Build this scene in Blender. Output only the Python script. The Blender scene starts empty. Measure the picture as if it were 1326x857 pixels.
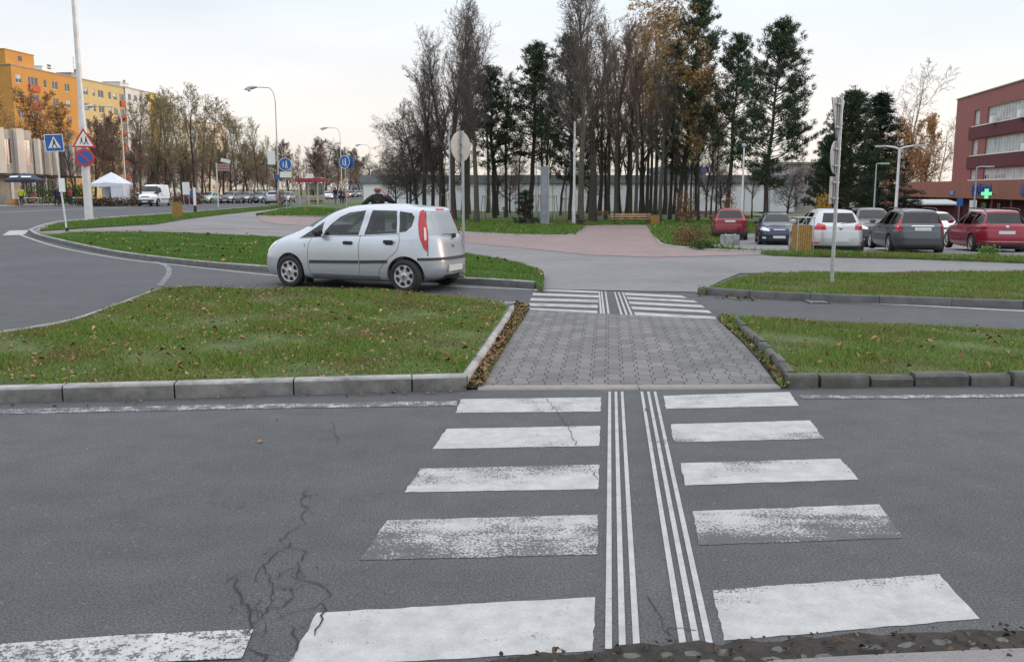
import bpy, bmesh, math, random
import numpy as np
from mathutils import Vector, Matrix
from mathutils.geometry import delaunay_2d_cdt
rad = math.radians
S = bpy.context.scene
C = S.collection
# ------------------------------------------------------------------ camera
CAMH, PITCH, F, CX, CY = 1.83, rad(8.84), 1180.0, 663.0, 428.5
cam = bpy.data.objects.new('camera', bpy.data.cameras.new('camera'))
C.objects.link(cam); S.camera = cam
cam.location = (0, 0, CAMH); cam.rotation_euler = (rad(90) - PITCH, 0, 0)
cam.data.sensor_width = 36; cam.data.lens = F / 1326 * 36
cam.data.clip_start = 0.1; cam.data.clip_end = 5000
# ------------------------------------------------------------------ light
SUN_EL, SUN_AZ = rad(7.0), rad(78)          # azimuth clockwise from +Y (view direction): low, to the right
W = bpy.data.worlds.new('World'); S.world = W; W.use_nodes = True
nt = W.node_tree
bg = nt.nodes['Background']
sky = nt.nodes.new('ShaderNodeTexSky'); sky.sky_type = 'NISHITA'; sky.sun_disc = False
sky.sun_elevation = SUN_EL; sky.sun_rotation = SUN_AZ
sky.altitude = 200; sky.air_density = 1.0; sky.dust_density = 0.6; sky.ozone_density = 1.5
# thin high cloud veil: lifts the clear sky towards a pale even white
veil = nt.nodes.new('ShaderNodeMix'); veil.data_type = 'RGBA'; veil.inputs[0].default_value = 0.8
vc = nt.nodes.new('ShaderNodeValToRGB')
tc = nt.nodes.new('ShaderNodeTexCoord'); sp = nt.nodes.new('ShaderNodeSeparateXYZ')
nt.links.new(tc.outputs['Generated'], sp.inputs[0]); nt.links.new(sp.outputs['Z'], vc.inputs[0])
vc.color_ramp.elements[0].position = 0.0; vc.color_ramp.elements[0].color = (7.0, 6.5, 6.2, 1)
vc.color_ramp.elements[1].position = 0.85; vc.color_ramp.elements[1].color = (12.5, 13.0, 14.0, 1)
for q, c_ in ((0.07, (7.5, 7.0, 6.75)), (0.20, (6.35, 6.85, 7.4)), (0.45, (9.5, 9.9, 10.6))):
    vc.color_ramp.elements.new(q).color = (*c_, 1)
cn = nt.nodes.new('ShaderNodeTexNoise'); cn.inputs['Scale'].default_value = 2.2; cn.inputs['Detail'].default_value = 5
mpc = nt.nodes.new('ShaderNodeMapping'); mpc.inputs['Scale'].default_value = (1, 1, 4); nt.links.new(tc.outputs['Generated'], mpc.inputs[0]); nt.links.new(mpc.outputs[0], cn.inputs['Vector'])
mr = nt.nodes.new('ShaderNodeMapRange'); mr.inputs[1].default_value = .3; mr.inputs[2].default_value = .7; mr.inputs[3].default_value = .70; mr.inputs[4].default_value = .92
nt.links.new(cn.outputs['Fac'], mr.inputs[0]); nt.links.new(mr.outputs[0], veil.inputs[0])
nt.links.new(sky.outputs[0], veil.inputs[6]); nt.links.new(vc.outputs[0], veil.inputs[7])
nt.links.new(veil.outputs[2], bg.inputs[0]); bg.inputs[1].default_value = 0.12
sl = bpy.data.lights.new('sun', 'SUN'); sl.energy = 1.8; sl.angle = rad(14); sl.color = (1.0, 0.72, 0.48)
so = bpy.data.objects.new('sun', sl); C.objects.link(so)
sd = Vector((math.sin(SUN_AZ) * math.cos(SUN_EL), math.cos(SUN_AZ) * math.cos(SUN_EL), math.sin(SUN_EL)))
so.rotation_euler = (-sd).to_track_quat('-Z', 'Y').to_euler(); so.location = sd * 100
S.view_settings.view_transform = 'Standard'; S.view_settings.look = 'None'
S.view_settings.exposure = 0.38; S.view_settings.gamma = 1.0
S.cycles.use_denoising = True
S.cycles.max_bounces = 6; S.cycles.transparent_max_bounces = 12
# ------------------------------------------------------------------ terrain + projection
def sst(a, b, x):
    t = np.clip((x - a) / (b - a), 0, 1); return t * t * (3 - 2 * t)
def g(x, y):
    x = np.asarray(x, float); y = np.asarray(y, float)
    z = -0.80 * sst(18, 50, y) * sst(-18, -3, x)
    z = z - 0.9 * sst(50, 92, y) * sst(14, 36, x)
    z = z + 0.30 * sst(22, 42, y) * (1 - sst(85, 125, y)) * sst(5, 16, -x)
    return z
def ray(px, py):
    d = Vector((0, math.cos(PITCH), -math.sin(PITCH))) + Vector((1, 0, 0)) * ((px - CX) / F) \
        - Vector((0, math.sin(PITCH), math.cos(PITCH))) * ((py - CY) / F)
    return d
def G(px, py, dz=0.0):                       # point of the ground (raised by dz) seen at a pixel
    d = ray(px, py); t0, t = 0.5, 0.5
    f = lambda t: CAMH + d.z * t - (float(g(d.x * t, d.y * t)) + dz)
    while t < 900 and f(t) > 0: t0 = t; t *= 1.03
    for _ in range(30):
        m = (t0 + t) / 2
        if f(m) > 0: t0 = m
        else: t = m
    return (d.x * t, d.y * t)
def at(px, Y):                               # ground point at distance Y under image column px
    d = ray(px, 247); x = d.x / d.y * Y
    return Vector((x, Y, float(g(x, Y))))
def ZZ(py, Y):                               # world height seen at row py at distance Y
    d = ray(CX, py); return CAMH + d.z / d.y * Y
# ------------------------------------------------------------------ object helpers
def tag(o, label=None, cat=None, group=None, kind=None):
    if label: o['label'] = label
    if cat: o['category'] = cat
    if group: o['group'] = group
    if kind: o['kind'] = kind
    return o
def empty(name, loc, rz=0, label=None, cat=None, group=None):
    o = bpy.data.objects.new(name, None); C.objects.link(o); o.location = loc; o.rotation_euler = (0, 0, rz)
    o.empty_display_size = 0.3
    return tag(o, label, cat, group)
def link(name, me, mats=None, parent=None):
    o = bpy.data.objects.new(name, me); C.objects.link(o)
    if mats is not None:
        if not isinstance(mats, (list, tuple)): mats = [mats]
        for m in mats: me.materials.append(m)
    if parent: o.parent = parent
    return o
def np_mesh(name, V, FQ, smooth=False):      # FQ: (n,3) or (n,4) int array
    me = bpy.data.meshes.new(name); V = np.asarray(V, np.float32); FQ = np.asarray(FQ, np.int32)
    n, k = FQ.shape
    me.vertices.add(len(V)); me.vertices.foreach_set('co', V.ravel())
    me.loops.add(n * k); me.loops.foreach_set('vertex_index', FQ.ravel())
    me.polygons.add(n); me.polygons.foreach_set('loop_start', np.arange(0, n * k, k, dtype=np.int32))
    if smooth: me.polygons.foreach_set('use_smooth', np.ones(n, bool))
    me.update(calc_edges=True); return me
def smooth_by_angle(me, ang=40):
    me.polygons.foreach_set('use_smooth', np.ones(len(me.polygons), bool))
    try: me.set_sharp_from_angle(angle=rad(ang))
    except Exception: pass
class MB:
    def __init__(s): s.v = []; s.f = []
    def add(s, vs, fs, M=None):
        b = len(s.v)
        for p in vs:
            p = Vector(p); s.v.append(tuple(M @ p) if M else tuple(p))
        s.f += [tuple(b + i for i in f) for f in fs]; return s
    def box(s, x0, x1, y0, y1, z0, z1, M=None):
        return s.add([(x0,y0,z0),(x1,y0,z0),(x1,y1,z0),(x0,y1,z0),(x0,y0,z1),(x1,y0,z1),(x1,y1,z1),(x0,y1,z1)],
                     [(0,3,2,1),(4,5,6,7),(0,1,5,4),(1,2,6,5),(2,3,7,6),(3,0,4,7)], M)
    def tube(s, pts, rs, n=8, caps=True, M=None):
        pts = [Vector(p) for p in pts]
        if not isinstance(rs, (list, tuple)): rs = [rs] * len(pts)
        vs, fs = [], []
        up = Vector((0, 0, 1)); prev = None
        for i, p in enumerate(pts):
            t = (pts[min(i + 1, len(pts) - 1)] - pts[max(i - 1, 0)]).normalized()
            if prev is None:
                a = t.cross(Vector((0.13, 0.97, 0.21))).normalized()
                if a.length < 0.1: a = t.cross(Vector((1, 0, 0))).normalized()
            else:
                a = (prev - t * prev.dot(t)).normalized()
            prev = a; b = t.cross(a)
            for k in range(n):
                th = 2 * math.pi * k / n
                vs.append(p + (a * math.cos(th) + b * math.sin(th)) * rs[i])
        for i in range(len(pts) - 1):
            for k in range(n):
                fs.append((i*n + k, i*n + (k+1) % n, (i+1)*n + (k+1) % n, (i+1)*n + k))
        if caps:
            fs.append(tuple(range(n - 1, -1, -1))); fs.append(tuple((len(pts)-1)*n + k for k in range(n)))
        return s.add(vs, fs, M)
    def lathe(s, prof, n=24, axis='Z', M=None, closed=False):   # prof: list (r, h)
        vs, fs = [], []
        for r, h in prof:
            for k in range(n):
                th = 2*math.pi*k/n; c, d = r*math.cos(th), r*math.sin(th)
                vs.append((c, d, h) if axis == 'Z' else (c, h, d) if axis == 'Y' else (h, c, d))
        m = len(prof)
        for i in range(m if closed else m - 1):
            for k in range(n):
                j = (i+1) % m
                fs.append((i*n+k, i*n+(k+1)%n, j*n+(k+1)%n, j*n+k))
        if not closed:
            fs.append(tuple(range(n-1,-1,-1))); fs.append(tuple((m-1)*n+k for k in range(n)))
        return s.add(vs, fs, M)
    def prism(s, poly, axis, a, b, M=None):  # poly in the two remaining axes
        n = len(poly); vs = []
        for h in (a, b):
            for (u, w) in poly:
                vs.append((h, u, w) if axis == 'X' else (u, h, w) if axis == 'Y' else (u, w, h))
        fs = [tuple(range(n-1,-1,-1)), tuple(range(n, 2*n))] + [(i, (i+1)%n, n+(i+1)%n, n+i) for i in range(n)]
        return s.add(vs, fs, M)
    def mesh(s, name, smooth=None, bevel=0, fix=True, segs=2):
        me = bpy.data.meshes.new(name); me.from_pydata(s.v, [], s.f)
        if fix or bevel:
            bm = bmesh.new(); bm.from_mesh(me)
            bmesh.ops.recalc_face_normals(bm, faces=bm.faces)
            if bevel:
                es = [e for e in bm.edges if len(e.link_faces) == 2 and e.calc_face_angle(0) > rad(35)]
                bmesh.ops.bevel(bm, geom=es, offset=bevel, segments=segs, affect='EDGES', clamp_overlap=True)
            bm.to_mesh(me); bm.free()
        if smooth: smooth_by_angle(me, smooth)
        return me
    def build(s, name, mat, parent=None, smooth=None, bevel=0, segs=2):
        return link(name, s.mesh(name, smooth, bevel, segs=segs), mat, parent)
def copy_tree(o, loc=None, rz=None, scale=None, label=None, parent=None):
    c = o.copy(); C.objects.link(c)
    if parent: c.parent = parent
    if loc is not None: c.location = loc
    if rz is not None: c.rotation_euler = (0, 0, rz)
    if scale is not None: c.scale = scale if hasattr(scale, '__len__') else (scale,)*3
    if label: c['label'] = label
    for ch in list(o.children): copy_tree(ch, parent=c)
    return c
# ------------------------------------------------------------------ materials
def nm(name):
    m = bpy.data.materials.new(name); m.use_nodes = True
    t = m.node_tree; return m, t, t.nodes['Principled BSDF']
def N(t, typ, **kw):
    n = t.nodes.new(typ)
    for k, v in kw.items(): setattr(n, k, v)
    return n
def noise(t, vec, scale, detail=4, rough=0.6):
    n = N(t, 'ShaderNodeTexNoise'); n.inputs['Scale'].default_value = scale
    n.inputs['Detail'].default_value = detail; n.inputs['Roughness'].default_value = rough
    t.links.new(vec, n.inputs['Vector']); return n.outputs['Fac']
def ramp(t, fac, stops):
    r = N(t, 'ShaderNodeValToRGB'); cr = r.color_ramp
    cr.elements[0].position = stops[0][0]; cr.elements[0].color = (*stops[0][1], 1)
    cr.elements[1].position = stops[-1][0]; cr.elements[1].color = (*stops[-1][1], 1)
    for p, c in stops[1:-1]: cr.elements.new(p).color = (*c, 1)
    t.links.new(fac, r.inputs[0]); return r.outputs[0]
def mixc(t, fac, a, b, mode='MIX'):
    m = N(t, 'ShaderNodeMix', data_type='RGBA', blend_type=mode)
    for i, x in ((0, fac), (6, a), (7, b)):
        if hasattr(x, 'links') or hasattr(x, 'is_linked'): t.links.new(x, m.inputs[i])
        elif i == 0: m.inputs[0].default_value = x
        else: m.inputs[i].default_value = (*x, 1)
    return m.outputs[2]
def math_(t, op, a, b=None, clamp=False):
    m = N(t, 'ShaderNodeMath', operation=op); m.use_clamp = clamp
    for i, x in ((0, a), (1, b)):
        if x is None: continue
        if hasattr(x, 'is_linked'): t.links.new(x, m.inputs[i])
        else: m.inputs[i].default_value = x
    return m.outputs[0]
def bumpn(t, p, h, strength, dist=0.01):
    b = N(t, 'ShaderNodeBump'); b.inputs['Strength'].default_value = strength; b.inputs['Distance'].default_value = dist
    t.links.new(h, b.inputs['Height']); t.links.new(b.outputs[0], p.inputs['Normal'])
def M(name, col, rough=0.7, metal=0.0, var=0.18, scale=3.0, bump=0.0, bscale=40, spec=0.5, emit=0, coat=0, grime=None):
    m, t, p = nm(name)
    p.inputs['Roughness'].default_value = rough; p.inputs['Metallic'].default_value = metal
    p.inputs['Specular IOR Level'].default_value = spec
    if coat: p.inputs['Coat Weight'].default_value = coat; p.inputs['Coat Roughness'].default_value = 0.14
    tc = N(t, 'ShaderNodeTexCoord').outputs['Object']
    if var:
        f = noise(t, tc, scale, 5)
        a = tuple(c * (1 - var) for c in col); b = tuple(min(1, c * (1 + var)) for c in col)
        c = ramp(t, f, [(0.3, a), (0.7, b)])
        if grime:
            f2 = noise(t, tc, scale * 0.35, 6, 0.7)
            c = mixc(t, ramp(t, f2, [(0.45, (0,0,0)), (0.7, (grime[3],)*3)]), c, grime[:3])
        t.links.new(c, p.inputs['Base Color'])
    else: p.inputs['Base Color'].default_value = (*col, 1)
    if bump: bumpn(t, p, noise(t, tc, bscale, 3), bump, 0.01)
    if emit:
        p.inputs['Emission Color'].default_value = (*col, 1); p.inputs['Emission Strength'].default_value = emit
    return m
def mat_asphalt(name, base, warm=0.0, speck=0.5):
    m, t, p = nm(name); tc = N(t, 'ShaderNodeTexCoord').outputs['Object']
    big = noise(t, tc, 0.35, 5, 0.6); mid = noise(t, tc, 3.5, 5, 0.65); fine = noise(t, tc, 85, 3, 0.8)
    vor = N(t, 'ShaderNodeTexVoronoi'); vor.inputs['Scale'].default_value = 55; t.links.new(tc, vor.inputs['Vector'])
    c = ramp(t, big, [(0.3, tuple(x*0.86 for x in base)), (0.7, tuple(x*1.14 for x in base))])
    c = mixc(t, 1.0, c, ramp(t, mid, [(0.3, (0.86,)*3), (0.7, (1.1,)*3)]), 'MULTIPLY')
    c = mixc(t, 1.0, c, ramp(t, fine, [(0.28, (1-speck*.75,)*3), (0.5, (1,)*3), (0.72, (1+speck,)*3)]), 'MULTIPLY')
    c = mixc(t, math_(t, 'MULTIPLY', ramp(t, vor.outputs['Color'], [(0.86, (0,0,0)), (0.95, (1,1,1))]), 0.22), c, (0.24, 0.23, 0.22))
    v2 = N(t, 'ShaderNodeTexVoronoi'); v2.inputs['Scale'].default_value = 21; t.links.new(tc, v2.inputs['Vector'])
    pit = math_(t, 'MULTIPLY', ramp(t, v2.outputs['Distance'], [(0.10, (1, 1, 1)), (0.20, (0, 0, 0))]), ramp(t, v2.outputs['Color'], [(0.62, (0, 0, 0)), (0.8, (0.75,)*3)]))
    c = mixc(t, pit, c, (0.03, 0.03, 0.032))
    # long faint streaks along the carriageway
    mp = N(t, 'ShaderNodeMapping'); mp.inputs['Scale'].default_value = (0.25, 2.2, 1); t.links.new(tc, mp.inputs[0])
    st = noise(t, mp.outputs[0], 1.0, 4, 0.6)
    c = mixc(t, 1.0, c, ramp(t, st, [(0.35, (0.95,)*3), (0.65, (1.04,)*3)]), 'MULTIPLY')
    t.links.new(c, p.inputs['Base Color']); p.inputs['Roughness'].default_value = 0.82
    p.inputs['Specular IOR Level'].default_value = 0.35
    bumpn(t, p, fine, 0.5, 0.006)
    return m
def mat_paint(name, wear, under=(0.074, 0.077, 0.081), white=(0.45, 0.45, 0.44), sc=1.0, ystretch=1.0):
    m, t, p = nm(name); tc = N(t, 'ShaderNodeTexCoord').outputs['Object']
    big = noise(t, tc, 2.2 * sc, 4, 0.6); fine = noise(t, tc, 70, 3, 0.75)
    mp = N(t, 'ShaderNodeMapping'); mp.inputs['Scale'].default_value = (1.2, 9, 1); t.links.new(tc, mp.inputs[0])
    st = noise(t, mp.outputs[0], 1.0, 4, 0.6)
    s = math_(t, 'ADD', math_(t, 'MULTIPLY', big, 1.0), math_(t, 'MULTIPLY', fine, 1.5))
    at_ = N(t, 'ShaderNodeAttribute'); at_.attribute_name = 'extra_wear'
    s = math_(t, 'ADD', s, math_(t, 'MULTIPLY', at_.outputs['Fac'], 0.9))
    s = math_(t, 'ADD', s, math_(t, 'MULTIPLY', st, 0.5))
    thr = 1.50 + (0.30 - wear) * 0.9
    k = ramp(t, math_(t, 'SUBTRACT', s, thr - 0.5), [(0.50, (0,0,0)), (0.56, (1,1,1))])
    dirt = ramp(t, noise(t, tc, 6, 5, 0.7), [(0.3, tuple(x*0.72 for x in white)), (0.62, white)])
    dirt = mixc(t, 1.0, dirt, ramp(t, fine, [(0.3, (0.86,)*3), (0.6, (1,)*3)]), 'MULTIPLY')
    un = ramp(t, fine, [(0.3, tuple(x*0.7 for x in under)), (0.7, tuple(x*1.5 for x in under))])
    t.links.new(mixc(t, k, dirt, un), p.inputs['Base Color'])
    p.inputs['Roughness'].default_value = 0.7; p.inputs['Specular IOR Level'].default_value = 0.35
    bumpn(t, p, fine, 0.3, 0.004)
    return m
def mat_leafy(name, cols, trans=0.0, patch=None, rough=0.75):   # colour by random per island
    m, t, p = nm(name); geo = N(t, 'ShaderNodeNewGeometry')
    n = len(cols); c = ramp(t, geo.outputs['Random Per Island'], [(i/(n-1), cols[i]) for i in range(n)])
    if patch:
        f = noise(t, geo.outputs['Position'], patch[1], 4, 0.6)
        c = mixc(t, ramp(t, f, [(patch[2], (0,0,0)), (patch[3], (patch[4],)*3)]), c, patch[0])
    t.links.new(c, p.inputs['Base Color']); p.inputs['Roughness'].default_value = rough
    p.inputs['Specular IOR Level'].default_value = 0.25
    return m
def mat_glass(name, tint=(0.35, 0.42, 0.42), refl=0.09):
    m = bpy.data.materials.new(name); m.use_nodes = True; t = m.node_tree; t.nodes.clear()
    o = N(t, 'ShaderNodeOutputMaterial'); tr = N(t, 'ShaderNodeBsdfTransparent'); gl = N(t, 'ShaderNodeBsdfGlossy')
    tr.inputs[0].default_value = (*tint, 1); gl.inputs['Roughness'].default_value = 0.02
    lw = N(t, 'ShaderNodeLayerWeight'); lw.inputs[0].default_value = 0.25
    f = math_(t, 'ADD', math_(t, 'MULTIPLY', lw.outputs['Fresnel'], 0.5), refl, True)
    mx = N(t, 'ShaderNodeMixShader'); t.links.new(f, mx.inputs[0]); t.links.new(tr.outputs[0], mx.inputs[1]); t.links.new(gl.outputs[0], mx.inputs[2])
    t.links.new(mx.outputs[0], o.inputs[0]); return m
m_asph = mat_asphalt('asphalt', (0.074, 0.077, 0.081), speck=1.0)
m_asph2 = mat_asphalt('plaza_asphalt', (0.20, 0.192, 0.19), speck=0.25)
m_pathl = mat_asphalt('pale_path', (0.26, 0.24, 0.235), speck=0.2)
m_paint = mat_paint('road_paint', 0.02); m_paint_w = mat_paint('road_paint_worn', 0.16, sc=1.6); m_paint_vw = mat_paint('road_paint_very_worn', 0.36, sc=2.2)
m_paint_line = mat_paint('road_paint_edge', 0.44, sc=4, white=(0.5, 0.49, 0.48))
m_kerb_face = M('kerb_face_dark', (0.15, 0.145, 0.137), 0.85, var=0.3, scale=6, bump=0.6, bscale=50, grime=(0.05, 0.048, 0.042, 0.8))  # darker tone than the kerb tops, for the upright faces
m_crack = M('crack_dirt', (0.022, 0.021, 0.020), 0.95, var=0.3, scale=30)
m_kerb = M('kerb_concrete', (0.33, 0.325, 0.32), 0.85, var=0.2, scale=7, bump=0.6, bscale=50, grime=(0.09, 0.085, 0.075, 0.85))
m_kerb_old = M('kerb_granite_old', (0.085, 0.085, 0.078), 0.9, var=0.35, scale=8, bump=0.8, bscale=25, grime=(0.05, 0.06, 0.03, 0.8))
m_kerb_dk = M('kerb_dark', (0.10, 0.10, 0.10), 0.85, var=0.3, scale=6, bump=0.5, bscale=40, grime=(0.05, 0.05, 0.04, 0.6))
m_soil = M('soil', (0.055, 0.045, 0.034), 0.95, var=0.35, scale=4, bump=0.6, bscale=20)
m_gut = M('gutter_dirt', (0.030, 0.026, 0.022), 0.95, var=0.4, scale=14, bump=0.8, bscale=60)
m_turf = M('turf_base', (0.07, 0.10, 0.028), 0.95, var=0.4, scale=2.5, bump=0.5, bscale=30)
GR = [(0.055, 0.115, 0.014), (0.09, 0.18, 0.022), (0.125, 0.235, 0.03), (0.18, 0.25, 0.045), (0.27, 0.23, 0.10)]
m_grass = mat_leafy('grass_blades', GR, patch=((0.19, 0.15, 0.065), 0.9, 0.46, 0.70, 0.85))
m_grass_l = mat_leafy('lush_grass', [(0.055, 0.12, 0.016), (0.085, 0.18, 0.024), (0.12, 0.23, 0.035), (0.17, 0.24, 0.06)], patch=((0.10, 0.12, 0.04), 0.7, 0.55, 0.75, 0.5))
m_leaf = mat_leafy('fallen_leaves', [(0.11, 0.05, 0.022), (0.22, 0.11, 0.045), (0.34, 0.19, 0.09), (0.16, 0.06, 0.03), (0.42, 0.29, 0.16)])
m_litter = mat_leafy('fallen_leaves_pile', [(0.07, 0.04, 0.022), (0.15, 0.085, 0.04), (0.24, 0.14, 0.07), (0.10, 0.05, 0.028), (0.33, 0.22, 0.12), (0.07, 0.08, 0.025)])
m_galv = M('galvanised_steel', (0.42, 0.44, 0.46), 0.45, 0.7, var=0.15, scale=6)
m_pole_w = M('white_painted_steel', (0.62, 0.63, 0.63), 0.5, 0.1, var=0.1, scale=4, grime=(0.3, 0.27, 0.22, 0.4))
m_white = M('white_plastic', (0.75, 0.76, 0.76), 0.5, var=0.06)
m_black = M('black_plastic', (0.02, 0.02, 0.022), 0.5, var=0.2)
m_rubber = M('rubber', (0.022, 0.022, 0.022), 0.85, var=0.2, scale=12)
m_dark = M('dark_interior', (0.03, 0.03, 0.033), 0.85, var=0.2)
m_wood = M('bench_wood', (0.42, 0.26, 0.16), 0.7, var=0.25, scale=8)
m_woody = M('bin_wood_yellow', (0.34, 0.20, 0.055), 0.65, var=0.25, scale=9)
m_glass = mat_glass('car_glass', (0.42, 0.50, 0.49), 0.05); m_glass_d = mat_glass('tinted_glass', (0.10, 0.13, 0.14), 0.06)
m_winglass = M('window_glass', (0.05, 0.065, 0.08), 0.08, 0.0, var=0.3, scale=1, spec=0.8)
# ------------------------------------------------------------------ ground sheets
def cr(pts, closed=False, sub=6):            # Catmull-Rom through 2D points
    P = [np.array(p, float) for p in pts]; n = len(P); out = []
    rng = range(n) if closed else range(n - 1)
    for i in rng:
        p0 = P[(i-1) % n] if closed or i > 0 else 2*P[0]-P[1]
        p1, p2 = P[i], P[(i+1) % n]
        p3 = P[(i+2) % n] if closed or i + 2 < n else 2*P[-1]-P[-2]
        for k in range(sub):
            t = k / sub
            out.append(tuple(0.5*((2*p1)+(-p0+p2)*t+(2*p0-5*p1+4*p2-p3)*t*t+(-p0+3*p1-3*p2+p3)*t**3)))
    if not closed: out.append(tuple(P[-1]))
    return out
def px(lst, dz=0.0): return [G(a, b, dz) for a, b in lst]
def inside(P, poly):
    x, y = P[:, 0], P[:, 1]; c = np.zeros(len(P), bool); n = len(poly)
    for i in range(n):
        x1, y1 = poly[i]; x2, y2 = poly[(i+1) % n]
        k = ((y1 > y) != (y2 > y)); 
        with np.errstate(divide='ignore', invalid='ignore'): xi = (x2-x1)*(y-y1)/((y2-y1) if y2 != y1 else 1e-12)+x1
        c ^= k & (x < xi)
    return c
def densify(poly, d, closed=True):
    out = []; n = len(poly)
    for i in range(n if closed else n - 1):
        a = np.array(poly[i]); b = np.array(poly[(i+1) % n]); m = max(1, int(np.linalg.norm(b-a)/d))
        for k in range(m): out.append(tuple(a+(b-a)*k/m))
    if not closed: out.append(tuple(poly[-1]))
    return out
def sheet(name, poly, mat, dz, sp=1.5, skirt=0.0, bumpf=None, **kw):
    poly = densify(poly, sp)
    P = np.array(poly); x0, y0 = P.min(0); x1, y1 = P.max(0)
    gx, gy = np.meshgrid(np.arange(x0+sp*.5, x1, sp), np.arange(y0+sp*.5, y1, sp))
    Q = np.c_[gx.ravel(), gy.ravel()]; Q = Q[inside(Q, poly)]
    if len(Q):
        keep = np.ones(len(Q), bool)
        for p in poly: keep &= ((Q - p)**2).sum(1) > (sp*.35)**2
        Q = Q[keep]
    vs = [Vector(p) for p in poly] + [Vector(q) for q in Q]; n = len(poly)
    r = delaunay_2d_cdt(vs, [], [list(range(n))], 1, 1e-5)
    V2 = np.array([tuple(v) for v in r[0]]); z = g(V2[:, 0], V2[:, 1]) + dz
    if bumpf is not None: z = z + bumpf(V2[:, 0], V2[:, 1])
    V = [tuple(a) for a in np.c_[V2, z]]; Fs = [tuple(f) for f in r[2]]
    if skirt:
        b = len(V)
        ring = []; idx = {}
        for i, o in enumerate(r[3]):
            for k in o:
                if k < n: idx[k] = i
        for k in range(n): v = V[idx[k]]; V.append((v[0], v[1], v[2]-skirt))
        for k in range(n): Fs.append((idx[k], idx[(k+1) % n], b+(k+1) % n, b+k))
    me = bpy.data.meshes.new(name); me.from_pydata(V, [], Fs)
    bm = bmesh.new(); bm.from_mesh(me); bmesh.ops.recalc_face_normals(bm, faces=bm.faces)
    if sum(f.normal.z for f in bm.faces) < 0: bmesh.ops.reverse_faces(bm, faces=bm.faces)
    bm.to_mesh(me); bm.free()
    o = link(name, me, mat); tag(o, kind='structure'); return o
# base ground to the horizon
xs = np.r_[-2500, -1200, -600, -300, -180, np.arange(-120, 121, 3), 180, 300, 600, 1200, 2500]
ys = np.r_[-60, -20, np.arange(-6, 160, 3), 200, 280, 400, 600, 1000, 1800, 3500]
gx, gy = np.meshgrid(xs, ys); V = np.c_[gx.ravel(), gy.ravel(), g(gx.ravel(), gy.ravel()) - 0.07]
nx = len(xs); I = np.arange(len(ys)*nx).reshape(len(ys), nx)
FQ = np.c_[I[:-1, :-1].ravel(), I[:-1, 1:].ravel(), I[1:, 1:].ravel(), I[1:, :-1].ravel()]
tag(link('ground', np_mesh('ground', V, FQ), m_turf), kind='structure')
# carriageways
sheet('road', [(-95,-4),(60,-4),(60,21.5),(2,21.5),(-8,30),(-16,46),(-20.5,60),(-23,94),(-28,152),(-32,208),(-60,560),(-80,560),(-49,208),(-46,140),(-43,100),(-43,78),(-70,74),(-95,70)], m_asph, 0.0, 2.0)
# ---- outlines traced on the ground
def cum(path):
    P = np.array(path); d = np.r_[0, np.cumsum(np.linalg.norm(np.diff(P, axis=0), axis=1))]; return P, d
def kerb(name, path, w, h, sl, mat, side=1, jit=0.0, z0=-0.05, gap=0.008, seed=1, bev=0.012, fm=None):
    """run of kerb stones; path = outer foot line, stones extend to the given side"""
    R = random.Random(seed); P, d = cum(path); mb = MB(); s = 0.0
    def pt(q): return np.array([np.interp(q, d, P[:, 0]), np.interp(q, d, P[:, 1])])
    while s < d[-1] - 0.05:
        L = sl * (1 + R.uniform(-1, 1) * jit * 2.2); e = min(s + L, d[-1])
        a = s + gap/2; b = e - gap/2
        dh = R.uniform(-1, 1) * jit * 0.12; do = R.uniform(-1, 1) * jit * 0.12; dt = R.uniform(-1, 1)*jit*0.06
        ks = np.linspace(a, b, max(2, int((b-a)/0.35)+1)); vs = []; fs = []
        for i, q in enumerate(ks):
            p = pt(q); t = pt(min(q+.05, d[-1])) - pt(max(q-.05, 0)); t /= max(1e-9, np.linalg.norm(t)); nrm = np.array([-t[1], t[0]])*side
            zb = float(g(*p)); o = do + dt*(i/max(1, len(ks)-1)-.5)
            wv = R.uniform(-1, 1)*jit*0.05
            for (u, z) in ((0+o, z0), (0.0+o+wv, h+dh-bev*1.5), (bev*1.3+o, h+dh+wv*.5), (w-bev+o, h+dh), (w+o, h+dh-bev), (w+o, z0)):
                c = p + nrm*u; vs.append((c[0], c[1], zb+z))
        for i in range(len(ks)-1):
            for k in range(6): fs.append((i*6+k, i*6+(k+1) % 6, (i+1)*6+(k+1) % 6, (i+1)*6+k))
        fs.append((5,4,3,2,1,0)); fs.append(tuple((len(ks)-1)*6+k for k in range(6)))
        mb.add(vs, fs); s = e
    if mat is m_kerb and not fm: fm = None
    o = mb.build(name, [mat, fm] if fm else mat, smooth=50); tag(o, kind='structure')
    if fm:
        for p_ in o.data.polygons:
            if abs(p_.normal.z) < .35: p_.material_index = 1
    return o
rs = np.random.RandomState(5)
def wob(x, y): return 0.03*np.sin(x*1.3+y*0.7)+0.02*np.sin(x*3.1-y*2.3)
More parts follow.
